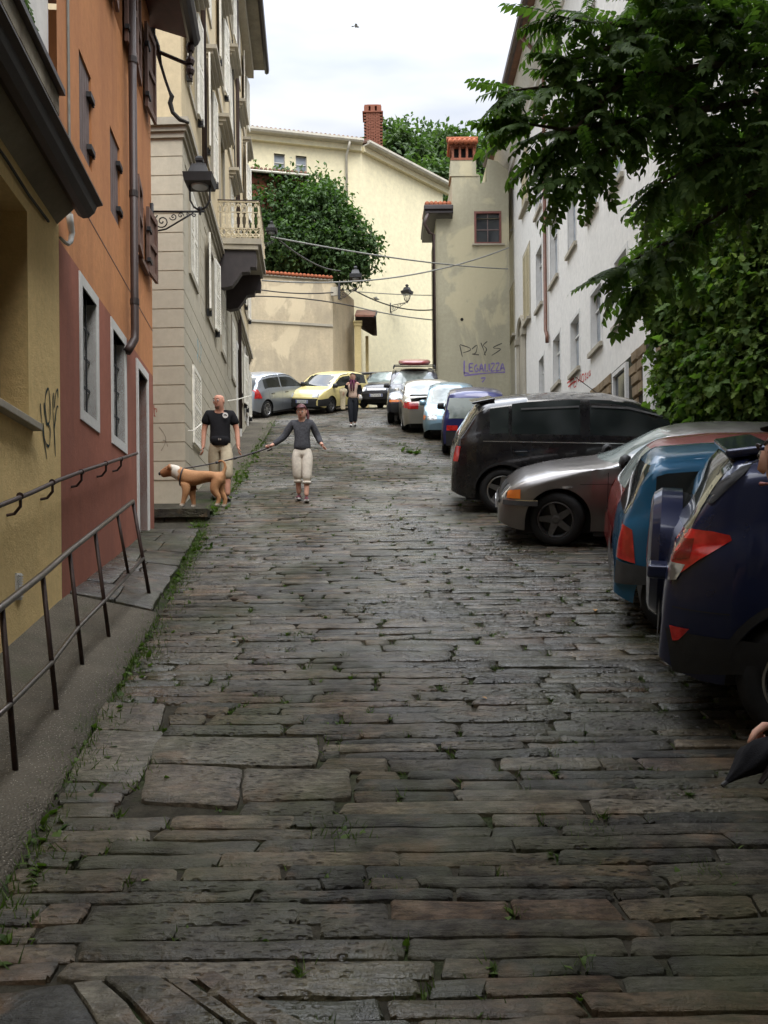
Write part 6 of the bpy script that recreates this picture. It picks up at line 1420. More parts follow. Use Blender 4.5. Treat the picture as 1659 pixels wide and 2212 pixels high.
# --- woman with dark red hair holding the leash
grey = cloth('charcoal_knit', (.052, .053, .060), .35, 40); pale = cloth('pale_linen', (.58, .53, .45), .12); hairR = plain('dark_red_hair', (.075, .012, .014), .5, .4, .4, 40, .3)
fY = 14.45; fX = P(654, 1080, fY).x; ws = 1.60/1.75
hl_px = P(582, 966, fY-.1); hr_px = P(696, 968, fY-.1)
loc = V((fX, fY, H(fY)))
a_ = (hl_px-loc)/ws; b2 = (hr_px-loc)/ws
t, body, q, T, s = person('woman with dark red hair in grey sweater and pale trousers holding the leash', tuple(loc), 0, 1.60,
    dict(sr=(-.165, .01, 1.41), er=(-.33, .01, 1.15), wr=(a_.x+.05, a_.y, a_.z+.035), sl=(.165, .01, 1.41), el=(.28, .05, 1.15), wl=(b2.x-.01, b2.y+.02, b2.z+.07), kr=(-.085, -.02, .52), ar=(-.075, .10, .13), kl=(.085, -.06, .50), al=(.075, -.10, .075), turn=-8, nod=18, hd=(0, -.035, 1.575), gripr=.9), SK2, hairR, grey, pale, plain('maroon_canvas', (.10, .025, .035), .8, .3, .3, 30, .2), True, 'long', .40, M['white_sole'])
def hair_cap(T, par, mat, lo=-.02, back=-.07, n=12):
    mb = MB(); rows = []
    for j in range(9):
        e = -0.45+j*(PI/2+.45)/8; rows.append([])
        for i in range(24):
            a = 2*PI*i/24; fr_ = max(0, -math.sin(a)); z = math.sin(e)*.098+.035
            lim = .062*fr_**.5 if fr_ > 0 else back
            zz = max(z, (.085 if fr_ > .35 else .02+.05*fr_ if fr_ > 0 else back)) if e < .9 else z
            rr_ = math.cos(max(e, -.1)) if zz > z else math.cos(e)
            k_ = .086+.004*math.sin(5*a+j)
            rows[-1].append(T @ V((k_*rr_*math.cos(a), .006+(.098+.003*math.sin(7*a))*rr_*math.sin(a), zz+.018)))
    mb.grid(rows, True); mb.f.append(tuple(range(8*24, 9*24))); return mb.build('hair', mat, par, smooth=True)
hair_cap(T, body, hairR)
mb = MB(); mb.tube([T @ V((.02, .09, .06)), T @ V((.06, .12, .01)), T @ V((.085, .08, -.07)), T @ V((.09, .03, -.14)), T @ V((.085, .0, -.18))], [.03, .035, .028, .02, .006], 8); mb.build('ponytail', hairR, body, smooth=True)
for d in 'rl':
    mb = MB(); e0 = q['k'+d].lerp(q['a'+d], .38); mb.tube([e0+V((0, 0, .012)), e0-V((0, 0, .03))], .078*s, 12); mb.build('cuff', pale, t, smooth=True)
WH = t.matrix_world.copy() if False else Matrix.Translation(loc); hand_w = loc+q['wr']+(q['wr']-q['er']).normalized()*.085
# --- dog
dY = 12.86; dS = .2859/FPX*dY
dog = thing('dog', 'stocky tan dog with white neck and paws standing on the landing', 'dog', (P(*cp(8, 450, 983), dY).x, dY, zt-.0), None, None, world=False)
def dogmat():
    m = MT('tan_and_white_coat', .75, .25); sx = m.n('ShaderNodeSeparateXYZ', {0: m.co()}); f = m.noise(7, 4); n2 = m.noise(60, 3)
    c = m.mix(m.fr(f, .35, .65), (.38, .19, .085), (.48, .26, .125)); c = m.mix(m.fr(n2, .35, .65), dk((1, 1, 1), .8), dk((1, 1, 1), 1.15)) and m.mix(m.fr(n2, .3, .7, 0, .35), c, (.24, .10, .04))
    w1_ = m.math('MULTIPLY', m.fr(m.math('ADD', sx.outputs[0], m.fr(f, .3, .7, -.04, .04)), -.425, -.405), m.fr(m.math('ADD', sx.outputs[0], m.fr(f, .3, .7, -.04, .04)), -.285, -.315))
    w1_ = m.math('MULTIPLY', w1_, m.fr(sx.outputs[2], .32, .36)); w2_ = m.fr(sx.outputs[2], .085, .05)
    c = m.mix(m.math('MAXIMUM', w1_, w2_), c, (.62, .58, .50)); c = m.mix(m.fr(sx.outputs[0], -.555, -.585, 0, .9), c, (.16, .06, .03)); c = m.mix(m.fr(sx.outputs[0], -.40, -.44, 0, .5), c, (.22, .075, .028))
    m.set(Base_Color=c); m.bump(m.noise(90, 3, .6), .3, .006); return m.m
DM = dogmat()
J = {'chest': (V((-.19, 0, .425)), .115, .135), 'mid': (V((-.02, 0, .46)), .095, .095), 'loin': (V((.15, 0, .485)), .075, .075), 'rump': (V((.26, 0, .475)), .085, .090),
     'nk2': (V((-.29, 0, .50)), .088, .10), 'nk1': (V((-.37, 0, .555)), .078, .085), 'hd': (V((-.44, 0, .575)), .082, .082), 'mz': (V((-.53, 0, .525)), .056, .056), 'ns': (V((-.585, 0, .51)), .048, .046),
     'tb': (V((.335, 0, .52)), .026), 't1': (V((.365, 0, .60)), .019), 't2': (V((.35, 0, .675)), .015), 't3': (V((.30, 0, .705)), .011), 't4': (V((.255, 0, .685)), .007)}
E = [('chest', 'mid'), ('mid', 'loin'), ('loin', 'rump'), ('chest', 'nk2'), ('nk2', 'nk1'), ('nk1', 'hd'), ('hd', 'mz'), ('mz', 'ns'), ('rump', 'tb'), ('tb', 't1'), ('t1', 't2'), ('t2', 't3'), ('t3', 't4')]
for nm, y, pts in (('fn', -.085, ((-.20, .37, .068), (-.185, .27, .050), (-.225, .13, .030), (-.245, .06, .027), (-.275, .028, .034))), ('ff', .085, ((-.18, .37, .068), (-.145, .27, .048), (-.125, .13, .029), (-.115, .06, .026), (-.145, .028, .034))),
                   ('hn', -.085, ((.25, .40, .088), (.20, .27, .058), (.285, .155, .030), (.265, .07, .026), (.235, .028, .034))), ('hf', .085, ((.27, .40, .085), (.26, .27, .055), (.345, .155, .029), (.335, .07, .025), (.305, .028, .033)))):
    prev = 'chest' if nm[0] == 'f' else 'rump'
    for i, (x, z, r_) in enumerate(pts): J[nm+str(i)] = (V((x, y*(.75 if i == 0 else 1), z)), r_); E.append((prev, nm+str(i))); prev = nm+str(i)
J = {k: (v[0], *[x*1.22 for x in v[1:]]) for k, v in J.items()}
dbody = skin_obj('body', J, E, DM, dog, 2, 'chest')
for sg in (-1, 1):
    mb = MB(); mb.prism([V((-.40, sg*.055, .645)), V((-.44, sg*.067, .652)), V((-.46, sg*.092, .60)), V((-.415, sg*.098, .55)), V((-.385, sg*.088, .60))], (0, sg*.012, 0)); mb.build('ear', DM, dbody, smooth=True)
    mb = MB(); mb.lathe([(.002, -.004), (.010, 0), (.002, .005)], 8, Matrix.Translation((-.492, sg*.066, .588)) @ Matrix.Rotation(PI/2, 4, 'X')); mb.build('eye', M['ink'], dbody, smooth=True)
mb = MB(); mb.lathe([(.004, -.02), (.022, -.014), (.026, .0), (.018, .014), (.004, .018)], 10, Matrix.Translation((-.590, 0, .520)) @ Matrix.Rotation(PI/2, 4, 'Y')); mb.build('nose', M['ink'], dbody, smooth=True)
mb = MB(); mb.tube([V((-.285+.03*math.sin(a)*.9+.02, .112*math.cos(a), .47+.125*math.sin(a))) for a in [2*PI*i/20 for i in range(21)]], .012, 6, False); mb.build('collar', M['gutter'], dog, smooth=True)
neck = V(dog.location)+V((-.235, -.03, .59))
lp_ = [neck.lerp(hand_w, i/14)-V((0, 0, .035*4*(i/14)*(1-i/14))) for i in range(15)]
ls = thing('leash', 'taut black leash from the dog to the woman in grey', 'leash', tuple(neck)); MB().tube(lp_, [.011]*8+[.015]*7, 6).build('strap', M['gutter'], ls, smooth=True)
for k in (5, 8, 11): MB().tube([lp_[k], lp_[k].lerp(lp_[k+1], .35)], .020, 8).build('clip', M['iron'], ls)
MB().tube([hand_w+V((-.05, 0, -.02)), hand_w+V((.03, 0, .025)), hand_w+V((.05, .03, -.02)), hand_w+V((-.02, .03, -.045))], .012, 6).build('loop', M['gutter'], ls, smooth=True)
# --- woman walking down from the top
gY = 28.3; gX = P(763, 918, gY).x
beigec = cloth('rosy_beige_cotton', (.50, .36, .29)); denim = cloth('dark_jeans', (.018, .020, .026)); hairD = plain('dark_brown_hair', (.022, .014, .012), .5, .4, .3, 40, .3)
t, body, q, T, s = person('woman in beige top, black cardigan and purple scarf walking down from the cars', (gX, gY, H(gY)-.01), 0, 1.72,
    dict(sr=(-.165, .01, 1.41), er=(-.26, .02, 1.15), wr=(-.27, -.16, 1.05), sl=(.165, .01, 1.41), el=(.27, .06, 1.16), wl=(.20, -.12, .98), kr=(-.075, -.07, .50), ar=(-.06, -.06, .07), kl=(.075, -.01, .51), al=(.05, .06, .11)), SK2, hairD, beigec, denim, M['white_sole'], True, 'none', .93)
hair_cap(T, body, hairD); mb = MB(); mb.tube([T @ V((-.075, .02, .02)), T @ V((-.085, .01, -.10)), T @ V((-.07, .0, -.17))], [.03, .03, .012], 8); mb.tube([T @ V((.075, .02, .02)), T @ V((.085, .01, -.10)), T @ V((.07, .0, -.17))], [.03, .03, .012], 8); mb.build('long_hair', hairD, body, smooth=True)
for d, sg in (('r', -1), ('l', 1)):
    skin_obj('cardigan_side', {'s': (q['s'+d], .075), 'b': (V((sg*.125, .01, 1.12)), .062, .10), 'c': (V((sg*.13, .01, .93)), .060, .10), 'e': (q['e'+d], .056), 'w': (q['w'+d], .043)}, [('s', 'b'), ('b', 'c'), ('s', 'e'), ('e', 'w')], blackc, t, 2)
scarf = cloth('purple_scarf', (.10, .025, .055), .6, 18); mb = MB(); mb.tube([V((.095*math.cos(a), -.01+.085*math.sin(a), 1.445+.015*math.sin(2*a))) for a in [2*PI*i/16 for i in range(17)]], .036, 8); sc_ = mb.build('scarf', scarf, t, smooth=True)
for x in (-.045, .03): mb = MB(); mb.tube([V((x, -.10, 1.43)), V((x*1.2, -.15, 1.33)), V((x*1.1, -.155, 1.20)), V((x, -.15, 1.10))], [.03, .034, .03, .018], 8); mb.build('scarf_end', scarf, sc_, smooth=True)
mb = MB(); rows = []
for j, (z, k_, yo) in enumerate(((1.20, .06, 0), (1.15, .12, 0), (1.08, .13, -.01), (1.0, .10, 0), (.85, .085, .01), (.65, .08, .01), (.52, .07, 0))): rows.append([V((-.31+k_*(1+.12*math.sin(3*a+j))*math.cos(a), -.15+yo+k_*.6*math.sin(a), z)) for a in [2*PI*i/14 for i in range(14)]])
mb.grid(rows, True); mb.f.append(tuple(range(14))); mb.build('carried_jacket', cloth('cream_jacket', (.52, .45, .31)), t, smooth=True)
mb = MB(); mb.lathe([(.02, 0), (.06, .02), (.075, .08), (.055, .15), (.015, .18)], 12, Matrix.Translation((.23, -.16, .80))); mb.build('white_bag', M['trim'], t, smooth=True)
# --- head of a person behind the black people carrier
pY = 16.2; pp = P(1219, 862, pY)
t, body, q, T, s = person('person with reddish hair standing behind the black people carrier', (pp.x, pY, pp.z-1.62), 30, 1.74, {}, SK1, hairD, blackc, denim, M['shoe_dark'], cuff=.93)
hair_cap(T, body, plain('auburn_hair', (.11, .035, .02), .5, .4, .3, 40, .3))
# --- passer-by at the right edge with a folded umbrella
rY = 2.62; hp_ = P(1680, 1632, rY-.10); nx_ = P(1647, 1000, rY)
loc = V((nx_.x+.135+.158, rY, H(rY)))
hl = hp_-loc
# this figure faces -X: yaw -90 turns local -Y to -X
inv = Matrix.Rotation(R(90), 4, 'Z'); wl_ = inv @ hl; sc_h = (nx_.z-loc.z)/1.57*1.75
k_ = sc_h/1.75; wl_ = wl_/k_
t, body, q, T, s = person('passer-by cut off at the right edge, bare forearm holding a folded umbrella', tuple(loc), -90, sc_h,
    dict(hd=(0, -.17, 1.56), nek=(0, -.07, 1.46), sl=(.19, .01, 1.42), el=(.24, .10, 1.13), wl=(wl_.x, wl_.y+.03, wl_.z+.08), gripl=1.15, gripr=.4), SK2, hairD, blackc, denim, M['shoe_dark'], sleeves='short', cuff=.93)
hair_cap(T, body, hairD)
um = thing('umbrella', 'folded black umbrella held by the passer-by at the right edge', 'umbrella', tuple(hp_))
a, b = P(1690, 1580, rY-.12), P(1564, 1694, rY-.2); dv = (b-a); mb = MB()
n0 = dv.orthogonal().normalized(); n1 = dv.cross(n0).normalized(); rows = []
for i, r_ in enumerate((.012, .024, .036, .042, .034, .022, .013, .006)):
    c_ = a.lerp(b, .16+.80*i/7); rows.append([c_+(n0*math.cos(w_)+n1*math.sin(w_))*r_*(1+.16*math.cos(5*w_+i*.6)) for w_ in [2*PI*j/20 for j in range(20)]])
mb.grid(rows, True); mb.f.append(tuple(range(20))); mb.build('canopy', blackc, um, smooth=True)
MB().tube([a-dv*.1, b+dv*.03], .006, 6).build('shaft', M['iron'], um)
MB().tube([P(1700, 1610, rY-.16), P(1664, 1660, rY-.18), P(1642, 1692, rY-.2)], [.010, .012, .006], 6).build('strap', M['gutter'], um)
# --- birds
def bird(label, loc, k, span):
    o = thing('bird', label, 'bird', loc, None, None, world=False); mb = MB(); mb.lathe([(.005*k, -.10*k), (.03*k, -.06*k), (.045*k, 0), (.035*k, .06*k), (.03*k, .08*k), (.004, .13*k)], 10, Matrix.Rotation(PI/2, 4, 'Y') @ Matrix.Rotation(.3, 4, 'Y')); mb.build('body', M['wire'], o, smooth=True)
    for sg in (-1, 1):
        mb = MB(); mb.prism([V((-.05*k, 0, .02*k)), V((.05*k, 0, .02*k)), V((.02*k, sg*span*.5, .06*k)), V((-.06*k, sg*span, .02*k)), V((-.06*k, sg*span*.4, .02*k))], (0, 0, .008*k)); mb.build('wing', M['wire'], o)
    mb = MB(); mb.prism([V((-.09*k, -.02*k, 0)), V((-.09*k, .02*k, 0)), V((-.2*k, .035*k, -.01*k)), V((-.2*k, -.035*k, -.01*k))], (0, 0, .008*k)); mb.build('tail', M['wire'], o)
bird('small bird flying high in the white sky', tuple(P(770, 57, 40)), 1.1, .16); bird('little bird perched on the cable beside the lantern', tuple(P(812, 645, 40.2)), 1.3, .05)
# ================================================================ vegetation
def leaf_shape(kind):
    if kind == 'oval': return [(0, 0), (.30, .26), (.62, .24), (1, 0), (.62, -.24), (.30, -.26)], [(0, 1, 5), (1, 2, 4, 5), (2, 3, 4)]
    if kind == 'lobed': return [(0, 0), (.10, .30), (.42, .52), (.48, .22), (.74, .30), (1, 0), (.74, -.30), (.48, -.22), (.42, -.52), (.10, -.30)], [(0, 1, 2, 3), (0, 3, 7), (3, 4, 5), (3, 5, 7), (7, 5, 6), (0, 7, 8, 9)]
    return [(0, 0), (.45, .2), (1, 0), (.45, -.2)], [(0, 1, 2, 3)]
LS = {k: leaf_shape(k) for k in ('oval', 'lobed', 'dia')}
def add_leaf(mb, p, d, n, size, kind, tint, fold=.18):
    d = d.normalized(); sd = d.cross(n)
    if sd.length < 1e-4: sd = d.orthogonal()
    sd.normalize(); nn_ = sd.cross(d); vs, fs = LS[kind]
    mb.add([p+d*(u*size)+sd*(v*size)+nn_*((abs(v)*fold*1.6-u*u*.25)*size) for u, v in vs], fs); mb.t += [tint]*len(vs)
def rv(r=rnd): 
    while True:
        v = V((r.uniform(-1, 1), r.uniform(-1, 1), r.uniform(-1, 1)))
        if .05 < v.length < 1: return v.normalized()
def crown(lobes, count, size, kind, seed, droop=.4, shell=.55, clump=.0):
    """leaves spread through the outer volume of many lobes, in sprays, with gaps"""
    r = random.Random(seed); mb = MB(); wts = [l[1].x*l[1].y+l[1].x*l[1].z+l[1].y*l[1].z for l in lobes]
    k = 0
    while k < count:
        c, rad = r.choices(lobes, wts)[0]; u = rv(r); rr_ = shell+(1.06-shell)*r.random()**.6
        rr_ *= 1+.22*noise.noise(u*2.3+c)
        p = c+V((u.x*rad.x, u.y*rad.y, u.z*rad.z))*rr_
        if noise.noise(p*(.9/max(size*3, .3))) < -.34: continue
        tn = min(1, max(0, r.gauss(.42, .22)+.22*noise.noise(p*1.3/max(size*5, .5))))
        ax = (u*.9+rv(r)*.9-V((0, 0, droop))).normalized(); m = r.randint(4, 7)
        for i in range(m):
            q_ = p+ax*size*(i*.55); d = (ax*.5+rv(r)*.9-V((0, 0, droop*.6))).normalized(); n_ = (V((0, 0, 1))+rv(r)*.75+u*.4).normalized()
            add_leaf(mb, q_, d, n_, size*r.uniform(.7, 1.25), kind, (min(1, max(0, tn+r.uniform(-.14, .14))), 0, 0)); k += 1
    return mb
def leafobj(mb, name, mat, par):
    o = mb.build(name, mat, par, smooth=False); tint_mesh(o.data, mb.t); o['kind'] = 'stuff'; return o
def tree(name, label, base, lobes, count, size, kind, mat, seed, group=None, trunk_r=.25, droop=.3):
    t = thing(name, label, 'tree', tuple(base), None, group); c = sum((l[0] for l in lobes), V((0, 0, 0)))/len(lobes); mb = MB()
    fork = base.lerp(c, .55); fork.x = base.x*.6+c.x*.4; fork.y = base.y*.7+c.y*.3
    mb.tube([base-V((0, 0, .3)), base.lerp(fork, .5)+V((.06, 0, 0)), fork], [trunk_r*1.2, trunk_r, trunk_r*.8], 10); mb.build('trunk', M['bark'], t, smooth=True)
    for l in lobes:
        mb = MB(); mid = fork.lerp(l[0], .5)+V((0, 0, .15)); mb.tube([fork, mid, l[0]], [trunk_r*.55, trunk_r*.36, trunk_r*.12], 6); mb.build('limb', M['bark'], t, smooth=True)
    leafobj(crown(lobes, count, size, kind, seed, droop), 'crown', mat, t); return t
def lobe(x, y, Y, rx, rz, ry=None):
    k = Y/FPX; return (P(x, y, Y), V((rx*k, (ry or rx*.8)*k, rz*k)))
# round bush behind the garden wall
lb = [lobe(540, 450, 41, 40, 60), lobe(545, 560, 40.3, 40, 40), lobe(600, 470, 40.6, 75, 70), lobe(680, 480, 40.2, 80, 70), lobe(745, 525, 40.0, 55, 55), lobe(640, 540, 40, 95, 50), lobe(720, 565, 39.8, 60, 35), lobe(575, 420, 41, 45, 45), lobe(560, 520, 40.5, 55, 70), lobe(700, 430, 40.5, 35, 35), lobe(785, 545, 39.8, 28, 40), lobe(625, 410, 40.8, 40, 30), lobe(683, 395, 40.6, 12, 20)]
tree('bush_tree', 'dense round dark green tree above the garden wall', V((P(650, 600, 40.6).x, 40.6, H(40))), lb, 34000, .21, 'oval', M['leaf_mid'], 11, None, .16, .5)
# trees on the hill behind the roofs
hl_ = [(868, 345, 62, 48, 52), (925, 345, 66, 55, 48), (985, 350, 64, 46, 44), (900, 420, 60, 60, 55), (975, 430, 60, 60, 60), (1040, 365, 66, 42, 50), (846, 325, 64, 22, 34), (1010, 470, 58, 45, 50)]
for i, (x, y, Y, rx, rz) in enumerate(hl_):
    c0 = lobe(x, y, Y, rx, rz); lbs = [c0]; r = random.Random(40+i)
    for j in range(7): u = rv(r); lbs.append((c0[0]+V((u.x*c0[1].x*.75, u.y*c0[1].y*.7, u.z*c0[1].z*.7)), c0[1]*r.uniform(.38, .55)))
    tree('hill_tree', ['tree on the hill right of the brick chimney', 'tree on the hill with the highest crown', 'hill tree left of the tiled chimney cap', 'low hill tree behind the sloping eave', 'low hill tree beside the grey house', 'hill tree behind the tiled chimney cap', 'tree top just right of the brick chimney base', 'hill tree low between the yellow and grey houses'][i],
         V((c0[0].x, Y, H(Y))), lbs, 5200, .40, 'oval', M['leaf_far'], 50+i, 'trees on the hill', .28, .2)
# creeper and tree mass on the right, above the parked cars
cl = [lobe(1490, 800, 13.4, 62, 85), lobe(1570, 790, 12.6, 80, 100), lobe(1650, 770, 12.0, 90, 110), lobe(1480, 650, 13.2, 60, 80), lobe(1560, 620, 12.6, 85, 90), lobe(1650, 570, 12.0, 100, 120), lobe(1500, 530, 13.0, 50, 60), lobe(1590, 440, 12.6, 95, 90), lobe(1680, 380, 12, 120, 110), lobe(1440, 610, 13.4, 38, 45), lobe(1550, 860, 12.8, 70, 40), lobe(1640, 860, 12.2, 80, 45), lobe(1740, 650, 11.6, 90, 200), lobe(1455, 720, 13.6, 35, 60), lobe(1760, 420, 11.6, 100, 160), lobe(1400, 630, 13.5, 28, 30), lobe(1450, 480, 13.2, 45, 55), lobe(1530, 400, 12.8, 60, 60), lobe(1425, 545, 13.4, 35, 40), lobe(1450, 850, 13.6, 30, 35)]
cr_ = thing('creeper', 'mass of lime and dark green creeper hanging beside the white house', 'creeper', (5.4, 12.2, H(12.2)))
mb = MB(); mb.tube([V((5.5, 12.0, H(12)-.2)), V((5.45, 12.0, 4.5)), V((5.35, 12.1, 6.5)), V((5.2, 12.2, 8.5))], [.12, .10, .08, .05], 8); mb.build('stem', M['bark'], cr_, smooth=True)
for l in cl:
    mb = MB(); mb.tube([V((5.45, 12.0, min(8.0, max(4.0, l[0].z-.4)))), (V((5.45, 12.0, l[0].z))+l[0])/2, l[0]], [.06, .04, .015], 6); mb.build('stem', M['bark'], cr_, smooth=True)
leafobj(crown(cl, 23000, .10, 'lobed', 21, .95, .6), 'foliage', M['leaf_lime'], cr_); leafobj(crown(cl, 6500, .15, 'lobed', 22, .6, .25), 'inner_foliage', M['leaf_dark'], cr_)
# tree of heaven overhanging from the upper right: pinnate leaves on boughs
ail = thing('overhanging_tree', 'tree with long feathery leaves reaching in from the upper right', 'tree', (5.35, 8.4, H(8.4)))
def pinnate(seed):
    r = random.Random(seed); mb = MB(); L = .52; ax = lambda t: V((t*L, 0, -.16*L*t*t)); mb.tube([ax(0), ax(.35), ax(.7), ax(1)], [.005, .004, .003, .002], 4); mb.t += [(.3, 0, 0)]*len(mb.v)
    for i in range(8):
        t = .14+.82*i/7; sz = .125*(1-.35*abs(t-.45))
        for sg in (-1, 1):
            d = V((.45+.25*t, sg*.9, -.38+r.uniform(-.12, .12))); add_leaf(mb, ax(t), d, V((r.uniform(-.25, .25), r.uniform(-.2, .2), 1)), sz*r.uniform(.85, 1.1), 'oval', (min(1, max(0, r.gauss(.35, .25))), 0, 0), .1)
    add_leaf(mb, ax(1), V((1, 0, -.4)), V((0, 0, 1)), .11, 'oval', (.4, 0, 0)); return mb
pin = []
for k in range(5):
    mbp = pinnate(60+k); me = mbp.mesh('leaf'); me.materials.append(M['leaf_dark']); tint_mesh(me, mbp.t); pin.append((me, mbp))
boughs = [[(1760, 80, 8.3), (1560, 40, 7.9), (1380, 55, 7.5), (1270, 50, 7.2), (1205, 35, 7.0)], [(1760, 140, 8.2), (1540, 140, 7.8), (1360, 165, 7.4), (1210, 185, 7.1), (1110, 195, 6.9)], [(1740, 200, 8.2), (1500, 240, 7.7), (1330, 265, 7.3), (1220, 280, 7.0), (1140, 268, 6.9)],
          [(1500, 215, 7.6), (1390, 260, 7.4), (1300, 330, 7.2), (1235, 380, 7.0)], [(1740, 260, 8.2), (1560, 330, 7.8), (1480, 370, 7.5), (1420, 400, 7.4)], [(1740, 360, 8.3), (1600, 430, 8.0), (1500, 495, 7.8), (1420, 535, 7.6), (1345, 575, 7.5)], [(1740, 300, 8.3), (1620, 300, 8.1), (1500, 330, 7.9)],
          [(1400, 50, 7.5), (1330, 100, 7.3), (1230, 130, 7.1)], [(1360, 160, 7.4), (1290, 230, 7.2), (1190, 330, 7.0)], [(1600, 60, 7.9), (1520, -10, 7.8), (1420, -30, 7.6)], [(1500, 500, 7.8), (1450, 560, 7.7), (1385, 615, 7.6)]]
tk = MB(); top_ = P(1780, 200, 8.35); tk.tube([V((5.35, 8.4, H(8.4)-.3)), V((5.3, 8.4, 4.2)), V((4.9, 8.4, 5.6)), top_, P(1700, -60, 8.3)], [.17, .15, .13, .10, .06], 10); tk.build('trunk', M['bark'], ail, smooth=True)
r = random.Random(77); big = MB(); placed = 0
def put_leaf(p, d, as_obj):
    global placed
    d = d.normalized(); up = V((r.uniform(-.4, .4), r.uniform(-.4, .4), 1)); sd = up.cross(d)
    if sd.length < .05: sd = V((0, 1, 0))
    sd.normalize(); n_ = d.cross(sd).normalized(); k = r.uniform(.62, .92); me, mbp = r.choice(pin); Mx = frame(p, d*k, sd*k, n_*k)
    if as_obj:
        o = bpy.data.objects.new('leaf', me); COL.objects.link(o); o.parent = ail; Mx.translation = p-OFF[ail.name]; o.matrix_local = Mx; placed += 1
    else: big.add([Mx @ q_ for q_ in mbp.v], mbp.f); big.t += mbp.t
cand = []
for b in boughs:
    pts = [P(*q_) for q_ in b]; mb = MB(); mb.tube(pts, [.035-.027*i/(len(pts)-1) for i in range(len(pts))], 6); mb.build('bough', M['bark'], ail, smooth=True)
    for a, c in zip(pts, pts[1:]):
        n_ = int((c-a).length/.040); dv = (c-a).normalized()
        for i in range(n_):
            p = a.lerp(c, (i+r.random())/n_)+rv(r)*.05; d = dv*.55+rv(r)*.8; d.z -= .32; cand.append((p, d))
    for _ in range(7): cand.append((pts[-1], (pts[-1]-pts[-2]).normalized()+rv(r)*.7-V((0, 0, .25))))
for _ in range(340):      # denser crown towards the trunk
    x = r.uniform(1360, 1800); y = r.uniform(-60, 440-.55*max(0, 1659-x)); cand.append((P(x, y, r.uniform(7.4, 9.2)), rv(r)+V((-.3, 0, -.35))))
cand.sort(key=lambda c: proj(c[0])[0])
for i, (p, d) in enumerate(cand): put_leaf(p, d, i < 300)
leafobj(big, 'foliage', M['leaf_dark'], ail)
# ivy on the pale upper wall of the ochre house
mb = MB(); r = random.Random(5)
for _ in range(700):
    x, y = r.uniform(20, 225), r.uniform(-60, 300)
    if x < 40+y*.45 or x > 130+.42*y+30: continue
    t_, z_ = WA.px(*cp(1, x, y)); 
    if z_ < lz+.06: continue
    add_leaf(mb, WA.pt(t_, z_, -.05+r.random()*.06), V((0, 0, -1))+rv(r)*.6, V((WA.n.x, WA.n.y, .4))+rv(r)*.5, .085, 'lobed', (r.random()*.6, 0, 0))
iv = tag(mb.build('ivy', M['leaf_dark']), 'patch of dark ivy on the pale wall above the ochre house gutter', 'ivy'); tint_mesh(iv.data, mb.t); iv['kind'] = 'stuff'
# grass and weeds in the joints and along the left edge
mb = MB(); r = random.Random(9)
def tuft(p, n_, h, sp=.05):
    for _ in range(n_):
        q_ = p+V((r.gauss(0, sp), r.gauss(0, sp), 0)); q_.z = H(q_.y)-.02; d = V((r.gauss(0, .5), r.gauss(0, .5), 1)); hh = h*r.uniform(.5, 1.3)
        if r.random() < .25: add_leaf(mb, q_, d*.6+V((r.gauss(0, .8), r.gauss(0, .8), .2)), V((0, 0, 1)), hh*.8, 'oval', (min(1, max(0, r.gauss(.4, .25))), 0, 0))
        else:
            a = d.normalized().orthogonal().normalized()*.004; e = q_+d.normalized()*hh; mb.add([q_-a, q_+a, e+V((r.gauss(0, .3), r.gauss(0, .3), 0))*hh*.4], [(0, 1, 2)]); mb.t += [(r.random(), 0, 0)]*3
y = 2.6
while y < 30:
    if y < 11.8 or y > 13.1:
        k = .5+.9*max(0, noise.noise(V((y*.7, 3, 0)))+.45); tuft(V((XL(y)-.04+r.gauss(0, .045), y, 0)), int(24*max(0, k-.35)), .08 if y < 13 else .11, .07)
    y += .05 if y < 12 else .12
for i, (q_, lift) in enumerate(quads):
    if q_[0][1] > 24: continue
    c_ = V(q_[0]); pr = .55 if q_[0][1] < 8 else .48
    if r.random() < pr*(1+1.2*noise.noise(V((c_.x*.6, c_.y*.5, 7)))): tuft(V((q_[1][0]+.015, q_[1][1]+r.random()*.08, 0)), r.randint(5, 16), .035+.03*r.random(), .02)
    if r.random() < .24:
        t_ = r.random(); a = V(q_[0]).lerp(V(q_[1]), t_)
        for j in range(r.randint(1, 4)): tuft(V((a.x+j*.06, a.y-.008, 0)), 6, .03, .016)
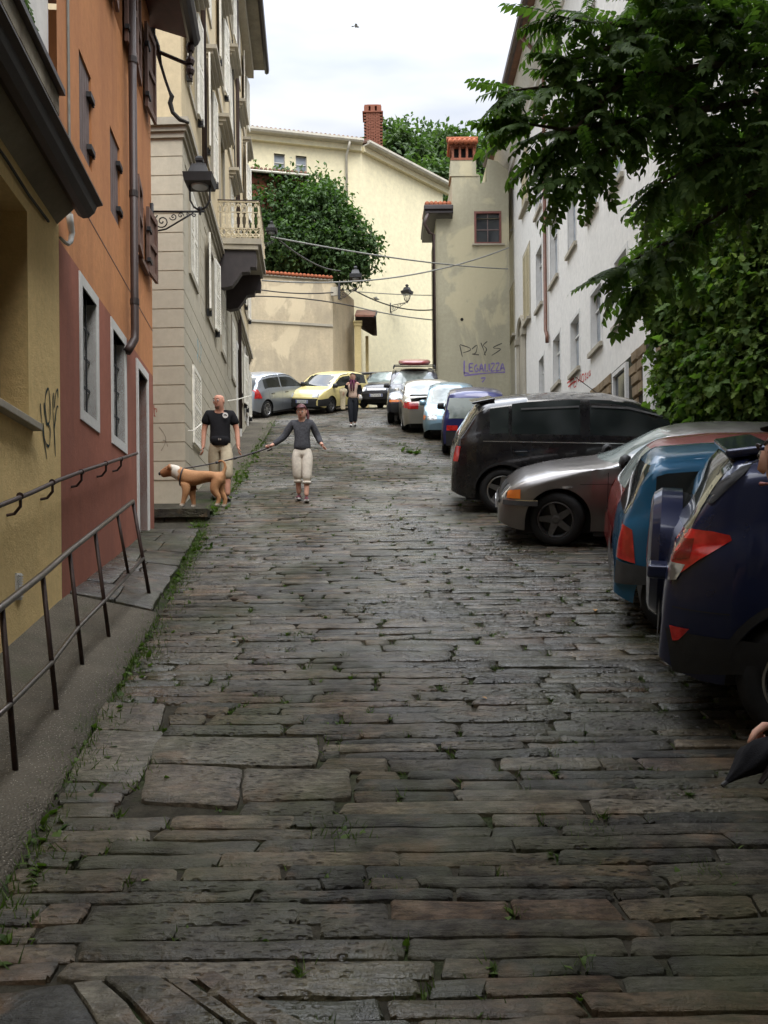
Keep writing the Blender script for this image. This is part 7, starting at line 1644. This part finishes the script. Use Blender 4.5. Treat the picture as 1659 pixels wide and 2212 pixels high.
for (x, y, n_, h) in ((893, 978, 90, .22), (870, 960, 50, .14), (190, 1238, 70, .12), (160, 1240, 50, .1), (225, 1220, 60, .08), (445, 985, 120, .25), (415, 1000, 60, .3), (735, 1800, 50, .07), (1280, 1800, 40, .05), (1530, 1880, 40, .05), (700, 1610, 30, .05), (305, 1660, 50, .06), (270, 1560, 30, .05), (640, 1370, 40, .05), (430, 1135, 80, .1), (860, 1120, 40, .07)):
    g_ = GP(x, y); tuft(V((g_.x, g_.y, 0)), n_, h, .12 if h > .1 else .07)
gr_ = mb.build('grass', M['grass']); tint_mesh(gr_.data, mb.t); tag(gr_, 'grass and weeds growing in the joints of the setts', None, None, 'stuff')
# fallen leaves and litter
mb = MB()
for (x, y, k) in ((408, 1397, 1), (497, 1390, .7), (1287, 1320, 1), (1330, 1245, .9), (1370, 1300, .7), (545, 1165, .6), (640, 1180, .5), (1040, 1510, .6)):
    g_ = GP(x, y); add_leaf(mb, g_+V((0, 0, .012)), V((r.uniform(-1, 1), r.uniform(-1, 1), .1)), V((0, 0, 1)), .075*k, 'oval', (0, 0, 0))
o = mb.build('fallen_leaves', plain('dry_leaf', (.42, .24, .10), .8, .3, .3, 20, .1)); tag(o, 'few dry leaves scattered on the setts', None, None, 'stuff')
# ================================================================ unseen houses added behind the viewpoint for car reflections and shade
def plain_house(label, A, B_, z0, z1, mat, side, cols_, floors):
    W_ = Wall(A, B_, side); t = thing('house', label, 'house', (A[0], A[1], z0)); hs = []
    for c_ in range(cols_):
        for f_ in range(floors): a = W_.L*(c_+.5)/cols_; hs.append((a-.5, a+.5, z0+1.6+f_*3.3, z0+3.2+f_*3.3, .15))
    wall_mesh(W_, 0, W_.L, z0-3, z1, hs).build('wall', mat, t)
    for h_ in hs: surround(W_, *h_[:4], .1, -.02, .03, M['stone_trim'], t); B(W_, *h_[:4], -.17, -.15, 'pane', M['glass'], t)
    B(W_, -.3, W_.L+.3, z1, z1+.3, -6, .6, 'roof', M['tile_old'], t); return t
plain_house('unseen beige house added behind the viewpoint to block bright reflections', (14, -15), (-12, -17), H(-16), H(-16)+18, M['beige'], -1, 9, 5)
plain_house('unseen cream house added on the left behind the viewpoint', (-3.4, -24), (-1.95, -7.4), H(-12), H(-12)+12, M['cream'], 1, 6, 3)
plain_house('unseen sandy house added on the right behind the viewpoint', (6.6, 7.6), (6.9, -15), H(-6), H(-6)+11, M['beige'], -1, 7, 3)
